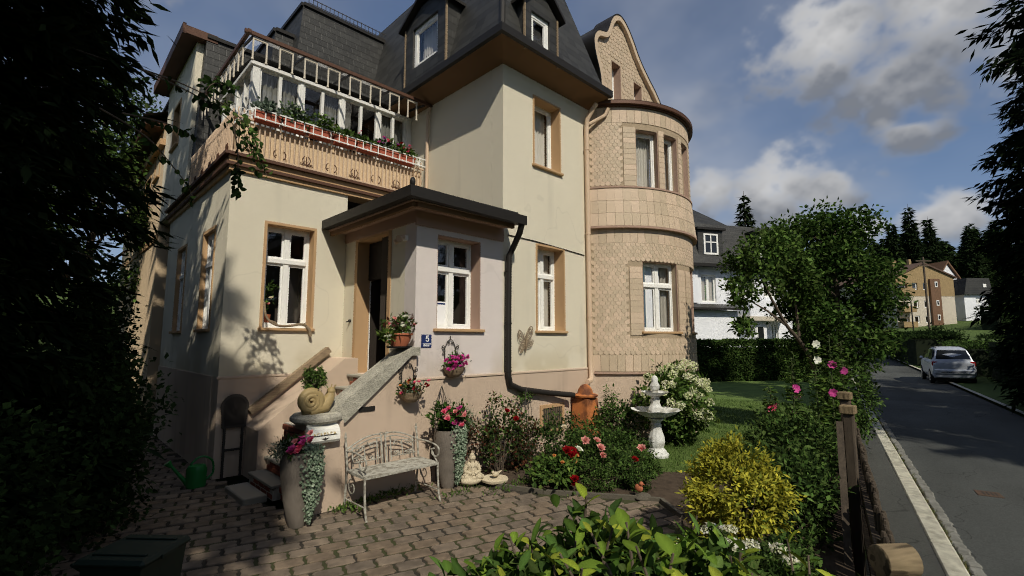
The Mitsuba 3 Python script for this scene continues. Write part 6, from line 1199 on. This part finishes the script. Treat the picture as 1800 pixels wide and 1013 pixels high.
add(car, 'bumper', cw(cbox(-.045, .14, -.78, .78, .40, .62, .05)), 'mat_car_paint'); add(car, 'number_plate', cw(cbox(.012, .028, -.26, .26, .68, .79, .004)), 'mat_enamel_white'); add(car, 'rear_badge_strip', cw(cbox(-.052, -.046, -.5, .5, .47, .50, .002)), 'mat_black'); add(car, 'underside', cw(box(.3, 3.9, -.7, .7, .14, .26)), 'mat_black')
add(car, 'roof_rail', cw(cat([rod((.6, s * .54, 1.47), (2.1, s * .54, 1.475), .014) for s in (-1, 1)])), 'mat_black')

# ------------------------------------------------------------------ neighbour's white house
nb = thing('white_house', 'white neighbouring house with steep dark roof and jutting bay behind the clipped hedge', 'house')
NA, NBp = np.array([28.6, 15.4]), np.array([36.4, 11.0]); nu = NBp - NA; NL = np.linalg.norm(nu); fN = Fr((*NA, .1), nu); zg = 0
def nwall(name, fr, L, z0, z1, holes=(), x0=0, mat='mat_white_plaster', t=.3):
    poly = sbox(x0, z0, L, z1)
    for h in holes: poly = poly.difference(sbox(h[0], h[2], h[1], h[3]))
    return add(nb, name, fr(prism(poly, 0, t)), mat)
nh = [(2.95, 4.1, 4.45, 6.3), (5.15, 5.7, 1.1, 3.0), (8.4, 8.95, .9, 3.1), (6.0, 7.2, 4.9, 6.4), (7.9, 9.0, 4.9, 6.4)]
nw_ = nwall('wall', fN, NL + 1.2, 0, 6.95, nh, x0=-1.2); nwall('side_wall', Fr(tuple(fN.p(-1.2, 0, 0)), tuple(-fN.i[:2])), 0, 0, 6.95, x0=-9)
for h in nh: window(nw_, fN, *h, style='double', depth=.12, sur=0, surmat='mat_white_frame', sill=None, curtains=[(.05, .4), (.6, .95)], frame_w=.09)
bayp = Polygon([(5.85, 0), (6.2, -.85), (7.2, -.85), (7.55, 0)]); add(nb, 'bay', fN(slab(bayp, 0, 3.22)), 'mat_white_plaster'); add(nb, 'bay_slab', fN(slab(Polygon([(5.2, 0), (5.5, -1.35), (8.8, -1.35), (9.2, 0)]), 3.22, 3.5)), 'mat_block_plaster'); add(nb, 'balcony_wall', fN(slab(Polygon([(5.3, 0), (5.6, -1.28), (8.7, -1.28), (9.1, 0)]).difference(Polygon([(5.45, .2), (5.72, -1.15), (8.58, -1.15), (8.95, .2)])), 3.5, 4.5)), 'mat_white_plaster')
fb_ = Fr(fN.p(6.2, -.85, 0), fN.u[:2]); kb = add(nb, 'bay_window', fb_(cat([box(.2, .27, -.03, -.002, .9, 2.9), box(.73, .8, -.03, -.002, .9, 2.9), box(.27, .73, -.03, -.002, 2.83, 2.9), box(.27, .73, -.03, -.002, .9, .97)])), 'mat_white_frame'); add(kb, 'pane', fb_(box(.27, .73, -.012, -.002, .97, 2.83)), 'mat_car_glass')
add(nb, 'shed_roof', fN(prism_x(Polygon([(-1.7, 3.85), (-1.7, 3.98), (-.002, 4.35), (-.002, 4.2)]), 0, 4.9)), 'mat_gutter'); add(nb, 'wing', fN(box(1.3, 4.7, -1.2, -.002, 0, 3.84)), 'mat_white_plaster')
add(nb, 'wall_panel', fN(box(1.2, 2.6, -.16, -.002, 4.4, 6.9)), 'mat_white_plaster')
rp = [fN.p(*q) for q in ((-1.8, -.6, 6.9), (NL + 1.8, -.6, 6.9), (NL + 1.8, 9.5, 6.9), (-1.8, 9.5, 6.9), (-1.2, .5, 9.9), (NL + 1.0, .5, 9.9), (NL + 1.0, 8.5, 9.9), (-1.2, 8.5, 9.9), (-1.5, 4.2, 14.2), (2.3, 4.2, 13.2), (5.6, .5, 9.901), (5.6, 8.5, 9.901))]
rf_ = add(nb, 'roof', (np.array(rp), np.array([[0, 1, 5], [0, 5, 4], [1, 2, 6], [1, 6, 5], [2, 3, 7], [2, 7, 6], [3, 0, 4], [3, 4, 7], [4, 10, 9], [4, 9, 8], [10, 11, 9], [11, 7, 8], [11, 8, 9], [7, 4, 8], [10, 5, 6], [10, 6, 11]])), 'mat_slate'); add(rf_, 'eave', fN(cat([box(-1.9, NL + 1.9, -.75, -.5, 6.76, 6.95), box(-1.9, NL + 1.9, -.499, 0, 6.82, 6.88)])), 'mat_gutter'); add(rf_, 'chimney', fN(box(3.1, 3.8, 3.6, 4.3, 10.5, 13.3)), 'mat_slate')
for x_ in (2.6, 7.0):
    d_ = add(nb, 'dormer', fN(box(x_, x_ + 1.9, -.35, 2.0, 7.1, 9.25)), 'mat_slate'); add(d_, 'hood', fN(box(x_ - .15, x_ + 2.05, -.55, 2.2, 9.251, 9.4)), 'mat_gutter')
    add(d_, 'window', fN(cat([box(x_ + .4, x_ + .52, -.41, -.352, 7.6, 9.0), box(x_ + 1.38, x_ + 1.5, -.41, -.352, 7.6, 9.0), box(x_ + .52, x_ + 1.38, -.41, -.352, 8.9, 9.0), box(x_ + .52, x_ + 1.38, -.41, -.352, 7.6, 7.72), box(x_ + .91, x_ + .99, -.40, -.352, 7.72, 8.9), box(x_ + .52, x_ + 1.38, -.40, -.354, 8.4, 8.47)])), 'mat_white_frame'); add(d_, 'pane', fN(box(x_ + .52, x_ + 1.38, -.365, -.356, 7.72, 8.9)), 'mat_car_glass')
add(nb, 'corner_boards', fN(box(-1.22, -1.14, -.03, -.002, 0, 6.7)), 'mat_white_frame')

# ------------------------------------------------------------------ apartment block on the rise, small houses
flat('mat_roof_tile', (0.10, 0.065, 0.05), 0.85)
ap = thing('apartment_block', 'gabled apartment block with ochre upper storey on the rise at the far street end', 'building')
AA, AB = np.array([88.6, 10.95]), np.array([95.3, 5.0]); au = AB - AA; AL = np.linalg.norm(au); fA = Fr((*AA, 3.6), au)
gbl = Polygon([(0, 4.9), (AL, 4.9), (AL, 7.7), (AL * .49, 9.6), (0, 7.6)])
ah = [(.15, 1.05, 5.6, 6.9)]; wins = [(2.6, 3.4), (4.25, 4.85)]; hol = [(a_, b_, z_, z_ + 1.05) for a_, b_ in wins for z_ in (1.0, 3.2, 5.8)] + [(.25, 1.85, z_, z_ + 1.25) for z_ in (.6, 2.8, 5.4)]
lo, up_ = sbox(0, -1.5, AL, 4.9), gbl
for h in hol: lo = lo.difference(sbox(h[0], h[2], h[1], h[3])); up_ = up_.difference(sbox(h[0], h[2], h[1], h[3]))
aw = add(ap, 'lower_wall', fA(prism(lo, 0, .4)), 'mat_block_plaster'); aw2 = add(ap, 'upper_wall', fA(prism(up_, -.05, .4)), 'mat_ochre_plaster')
add(ap, 'rear_block', fA(cat([box(0, .4, .4, 12, -1.5, 7.6), box(AL - .4, AL, .4, 12, -1.5, 7.7), box(.4, AL - .4, 1.6, 1.8, -1.5, 8)])), 'mat_block_plaster'); add(ap, 'stair_strip', fA(box(5.1, 6.6, -.35, -.051, -1.0, 7.4)), 'mat_brown_cladding', label='brown vertical stair strip')
for h in hol:
    dp_ = .12 if h[1] - h[0] < 1.5 else .9; o_ = ap
    window(o_, fA, *h, style='single', depth=.12 if h[1] - h[0] < 1.5 else .32, sur=None, sill=None, frame_w=.12)
for z_ in (.6, 2.8, 5.4): add(ap, 'balcony', fA(box(.0, 2.1, -1.0, -.052, z_ - .25, z_ + .55)), 'mat_ochre_plaster')
for z_ in (1.4, 3.5, 6.2): wn = add(ap, 'stair_window', fA(box(5.75, 6.15, -.40, -.352, z_, z_ + .8)), 'mat_white_frame'); add(wn, 'pane', fA(box(5.83, 6.07, -.41, -.402, z_ + .12, z_ + .68)), 'mat_car_glass')
add(ap, 'roof', fA(cat([prism(Polygon([(-.4, 7.4), (AL * .49, 9.65), (AL + .4, 7.5), (AL + .4, 7.7), (AL * .49, 9.9), (-.4, 7.6)]), -.3, 12.5)])), 'mat_roof_tile'); add(ap, 'chimney', fA(cat([box(2.6, 3.2, 3, 3.6, 9, 10.6), box(AL * .48, AL * .52, 2, 2.4, 9.5, 10.7)])), 'mat_ochre_plaster')
def cottage(lab, o, u_, w, d, h, rh, roofm='mat_slate'):
    t = thing('white_cottage', lab, 'house'); fr = Fr(o, u_); hs = [(w * .5, w * .72, h * .35, h * .75)]; poly = sbox(0, -3, w, h).union(Polygon([(0, h - .01), (w, h - .01), (w / 2, h + rh)]) if d < 0 else sbox(0, 0, .01, .01)); d = abs(d)
    for a_ in hs: poly = poly.difference(sbox(a_[0], a_[2], a_[1], a_[3]))
    add(t, 'wall', fr(prism(poly, 0, .3)), 'mat_white_plaster'); add(t, 'side_wall', fr(cat([box(0, .3, .3, d, -3, h), box(w - .3, w, .3, d, -3, h), box(.3, w - .3, d - .3, d, -3, h)])), 'mat_white_plaster'); window(t, fr, *hs[0], style='cross', depth=.15, sur=None, sill=None, frame_w=.12); return t, fr
t_, fr = cottage('small white cottage with dark roof half hidden behind trees right of the apartment block', (100.0, 4.2, 6.9), (.74, -.67), 3.7, 6, 2.2, 0)
add(t_, 'roof', fr(prism(Polygon([(-.4, 2.1), (4.1, 2.1), (3.7, 4.6), (.2, 4.6)]), -.5, 6)), 'mat_slate'); add(t_, 'skylight', fr(box(2.6, 3.1, -.56, -.502, 3.2, 3.7)), 'mat_white_frame')
t_, fr = cottage('tall white gabled house end directly right of the apartment block', (101.5, 7.1, 7.0), (.74, -.67), 3.4, -6, 4.6, 2.6)
add(t_, 'roof', fr(prism(Polygon([(-.4, 4.3), (1.7, 7.4), (3.8, 4.3), (3.8, 4.6), (1.7, 7.75), (-.4, 4.6)]), -.3, 6)), 'mat_brown_cladding')
# street furniture far away
lp = thing('utility_pole', 'thin wooden utility pole with a cross arm in front of the apartment block', 'pole'); x, y = 64.0, 5.45; z = garden_z(x, y)
add(lp, 'pole', rod((x, y, z - .5), (x, y, z + 9.3), .09, 8), 'mat_bark'); add(lp, 'cross_arm', cat([bar((x - .6, y + .55, z + 8.9), (x + .6, y - .55, z + 8.9), .1, .1), bar((x - .4, y + .36, z + 8.4), (x + .4, y - .36, z + 8.4), .1, .1)]), 'mat_bark')
lm = thing('street_lamp', 'small street lamp with a bent arm in front of the cream block wall', 'street lamp'); x, y = 62.0, 6.5; z = garden_z(x, y); add(lm, 'pole', tube([(x, y, z - .5), (x, y, z + 5.0), (x - .3, y + .3, z + 5.3), (x - .8, y + .7, z + 5.3)], .06, 7), 'mat_gutter'); add(lm, 'lamp_head', cbox(x - 1.2, x - .7, y + .6, y + .9, z + 5.2, z + 5.34, .03), 'mat_gutter')
cw_ = thing('panel_wall', 'pale garden wall of round topped concrete panels behind the parked car', 'wall')
for i in range(5):
    s = 33.5 + i * 1.75; x, y = st_xy(s, -7.2); z = zroad(x); fr = Fr((x, y, z), SD); add(cw_, 'panel', fr(prism(Polygon([(.05, 0), (1.65, 0), (1.65, .8), (1.3, 1.0), (.85, 1.07), (.4, 1.0), (.05, .8)]), 0, .12)), 'mat_block_plaster'); add(cw_, 'post', fr(box(1.66, 1.80, -.03, .15, -.1, 1.0)), 'mat_block_plaster')
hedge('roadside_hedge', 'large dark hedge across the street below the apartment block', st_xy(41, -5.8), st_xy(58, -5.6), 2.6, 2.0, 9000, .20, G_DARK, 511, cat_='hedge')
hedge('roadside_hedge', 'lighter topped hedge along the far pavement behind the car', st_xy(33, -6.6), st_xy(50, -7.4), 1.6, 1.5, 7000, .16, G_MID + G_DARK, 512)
bush('round_bush', 'round dark reddish bush at the far kerb down the street', 'bush', 513, (58, 8.0, .6), (58.5, 8.05, 1.6), (1.5, 1.5, 1.25), 2600, .2, .12, [(.045, .03, .018), (.03, .035, .014)], k=50, stems=4)
bush('round_bush', 'dark bush beside the lawn below the apartment block', 'bush', 514, (52, 4.4, .6), (52.5, 4.2, 1.6), (2.2, 2.0, 1.5), 3000, .22, .13, G_DARK, k=50, stems=4)
hedge('slope_hedge', 'dark hedge in front of the small white cottage', (84, 1.6), (98, -3.5), 2.5, 2.6, 5000, .3, G_DARK, 515)
far_car = thing('distant_car', 'tiny dark car parked far down the street', 'car'); o = np.array([*st_xy(74, -1.9), 0]); o[2] = zroad(o[0]) + 1.0; add(far_car, 'body', shift(cat([cbox(-2, 2, -.8, .8, .25, .9, .15), cbox(-1.4, 1.0, -.7, .7, .9, 1.45, .18)]), o), 'mat_car_paint'); add(far_car, 'window', shift(box(-1.45, -1.405, -.55, .55, .95, 1.3), o), 'mat_car_glass')

# ------------------------------------------------------------------ trees in the distance and round about
def far_spruces():
    rg = np.random.default_rng(601)
    L_ = [((46, 16.2), 15.5, 3.0, 'single dark spruce rising behind the white house'), ((103, 12.5), 17, 3.2, 'left spruce of the clump behind the apartment block'), ((107, 10.5), 20, 3.4, 'tallest spruce behind the apartment block'), ((109, 8.2), 17.5, 3.2, 'spruce at the right of the clump behind the apartment block'), ((113, 15), 15, 3.2, 'spruce half hidden behind the small garden tree crown'), ((116, 3.5), 15, 2.8, 'slender spruce on the hill between block and cottages')]
    for i, ((x, y), h, r, lab) in enumerate(L_): spruce('spruce_tree', lab, 602 + i, (x, y, garden_z(x, y)), h, r, 26, 14000, 1.0 if i else .62, [(.016, .028, .012), (.022, .036, .014)], W=.34, power=1.0)
far_spruces()
rg = np.random.default_rng(640); ms_, tr_ = [], []
for i in range(150):
    a = math.radians(rg.uniform(-9, 22)); d = rg.uniform(118, 190); x, y = d * math.cos(a), d * math.sin(a); h = rg.uniform(9, 15); z = garden_z(x, y); n = 420; f = rg.random(n) ** .7; th = rg.uniform(0, 2 * PI, n); r_ = 3.0 * (1 - f) ** .8 * rg.uniform(.4, 1, n); P = np.stack([x + r_ * np.cos(th), y + r_ * np.sin(th), z + 1 + f * h], 1)
    ms_.append(leaves(P, np.stack([np.cos(th), np.sin(th), -.5 + 0 * th], 1) + unit(rg, n) * .6, unit(rg, n) * .5 + [0, 0, 1], 1.3, .5, pick(rg, n, G_DARK + [(.03, .045, .02)], .3)))
m, c_ = catc(ms_); k = add(None, 'hill_forest', m, 'mat_leaf_dull', color=c_); labels[k] = {'label': 'dark wooded hillside at the far end of the street', 'category': 'forest', 'kind': 'stuff'}
# right hand conifers across the street, one out of view to shade the road
spruce('conifer_tree', 'huge dark conifer at the right edge, crown widened to darken the corner of the view', 701, (16.7, -3.2, -.3), 20, 3.0, 44, 60000, .30, [(.008, .013, .006), (.011, .018, .008)], droop=.3, W=.28, f0=.10, prof=([0, .1, .2, .35, .5, .7, 1], [.4, .62, .72, .9, 1, .8, .05]))  # near-black leaves and wide crown stand for lens darkening at the edge
spruce('conifer_tree', 'dark conifer out of view on the far side, shading the street', 702, (25, -5.0, 0), 16, 3.0, 30, 20000, .34, [(.012, .02, .009), (.016, .026, .011)], droop=.4)
spruce('conifer_tree', 'tall dark conifer behind the pale panel wall', 703, (41, -5.5, .3), 18, 3.6, 30, 18000, .4, [(.012, .02, .009), (.016, .026, .011)], droop=.4)
spruce('conifer_tree', 'slim dark conifer placed behind the verge to darken the right edge of the street', 704, (21.8, -1.35, -.1), 13, 1.9, 40, 26000, .30, [(.009, .015, .007), (.012, .02, .009)], droop=.3, W=.3, prof=([0, .3, .6, 1], [.9, 1, .8, .05]))  # stands where the view edge should go dark
hedge('roadside_hedge', 'dark hedge placed along the verge to darken the right edge of the view', st_xy(14, -6.9), st_xy(33, -7.1), 1.4, 2.0, 14000, .13, G_DARK, 516)  # placed to darken the bright verge at the view edge
# left: dark trees beside the drive
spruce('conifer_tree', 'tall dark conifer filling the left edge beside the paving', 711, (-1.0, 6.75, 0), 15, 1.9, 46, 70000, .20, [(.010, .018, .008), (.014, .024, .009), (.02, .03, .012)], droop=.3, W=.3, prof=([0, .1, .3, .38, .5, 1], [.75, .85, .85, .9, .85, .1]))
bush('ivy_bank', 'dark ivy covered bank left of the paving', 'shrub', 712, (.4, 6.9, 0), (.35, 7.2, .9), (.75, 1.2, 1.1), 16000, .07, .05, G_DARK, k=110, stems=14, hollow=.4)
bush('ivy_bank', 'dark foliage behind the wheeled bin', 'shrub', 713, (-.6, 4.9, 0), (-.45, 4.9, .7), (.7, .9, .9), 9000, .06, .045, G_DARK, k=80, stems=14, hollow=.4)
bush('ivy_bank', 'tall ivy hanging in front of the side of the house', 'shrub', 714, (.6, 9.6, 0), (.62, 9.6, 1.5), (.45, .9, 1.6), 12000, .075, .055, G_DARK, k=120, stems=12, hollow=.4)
leafy_tree('broadleaf_tree', 'broadleaf tree behind the left conifer at the side of the house', 715, (.9, 17.5, 0), 8.2, .16, 16, 2.4, 16000, .14, .09, G_MID + G_DARK, .5)
spruce('conifer_tree', 'unseen dark conifer behind the left one, keeping sky light off the side wall', 716, (-3.2, 11.5, 0), 12, 3.0, 26, 24000, .35, droop=.3, prof=([0, .5, 1], [1, .9, .1]))  # hidden from view; blocks sky light from the west wall
spruce('conifer_tree', 'second unseen dark conifer, darkening the far end of the side wall', 717, (-2.6, 17.0, 0), 13, 3.0, 26, 22000, .35, droop=.3, prof=([0, .5, 1], [1, .9, .1]))  # also hidden, screens the rear of the west wall from the sky
# overhanging twigs of a tree at the left
ov_ = thing('overhanging_branch', 'leafy branch hanging in from the left in front of the glazed veranda', 'branch'); rg = np.random.default_rng(720); ms_, lf = [], []
bpaths = [[(.6, 6.6, 5.05), (1.25, 6.9, 5.05), (1.7, 7.2, 4.95), (2.0, 7.4, 4.72)], [(.6, 6.6, 5.05), (1.1, 7.1, 5.25), (1.7, 7.5, 5.30), (2.05, 7.6, 5.05), (2.15, 7.6, 4.75), (2.25, 7.5, 4.45)], [(.5, 6.9, 4.6), (1.0, 7.2, 4.72), (1.3, 7.4, 4.70)], [(.3, 6.8, 4.55), (.75, 7.0, 4.42), (1.05, 7.2, 4.2), (1.25, 7.3, 4.0), (1.35, 7.35, 3.8)], [(1.7, 7.2, 4.95), (1.8, 7.3, 4.6), (1.82, 7.3, 4.25), (1.85, 7.35, 4.05)], [(1.25, 6.9, 5.05), (1.4, 7.0, 5.35), (1.7, 7.2, 5.45)]]
for bi, bp_ in enumerate(bpaths):
    bp_ = [(a * .77, b_ * .77, 2 + (c - 2) * .77) for a, b_, c in bp_]; s_ = smooth_line(bp_, 5); ms_.append(tube(s_, np.linspace(.008, .003, len(s_)), 5)); n = [60, 90, 22, 26, 34, 46][bi]; f = rg.uniform(.15 if bi not in (1, 4) else .35, 1, n); i = np.minimum((f * (len(s_) - 1)).astype(int), len(s_) - 2); P = s_[i] + rg.normal(0, .04 if bi in (0, 1, 5) else .02, (n, 3)); D = unit(rg, n) * .8 + [0, 0, -.75]; lf.append(leaves(P, D, unit(rg, n) + [-.3, -.6, .4], rg.uniform(.06, .095, n), rg.uniform(.04, .06, n), pick(rg, n, G_DARK + [(.03, .06, .015)] if bi != 1 else G_MID, .2), .1, True))  # second twig gets lighter greens, sunlight put into the leaf colour
add(ov_, 'twigs', cat(ms_), 'mat_bark'); m, c_ = catc(lf); add(ov_, 'foliage', m, 'mat_leaf', True, color=c_)
# trees standing behind the photographer and across the street; their shade falls on the left of the house and on the street
spruce('shade_conifer', 'conifer standing behind the photographer at the left of the drive', 731, (-3.8, -2.6, -.3), 14.7, 3.35, 34, 34000, .4, droop=.3, prof=([0, .3, .57, .70, .86, 1], [.5, .53, .54, .56, .52, .06]))
spruce('shade_conifer', 'conifer standing left of the photographer', 732, (-4.6, 2.2, 0), 13, 2.6, 28, 22000, .4, droop=.3, power=.5)
spruce('shade_conifer', 'conifer in the row across the street out of view', 733, (10.5, -10.5, -.3), 15.0, 3.8, 30, 22000, .5, droop=.3, power=.5)
spruce('shade_conifer', 'second conifer in the row across the street out of view', 734, (19, -9.5, -.2), 15.5, 4.0, 30, 22000, .5, droop=.3, power=.5)
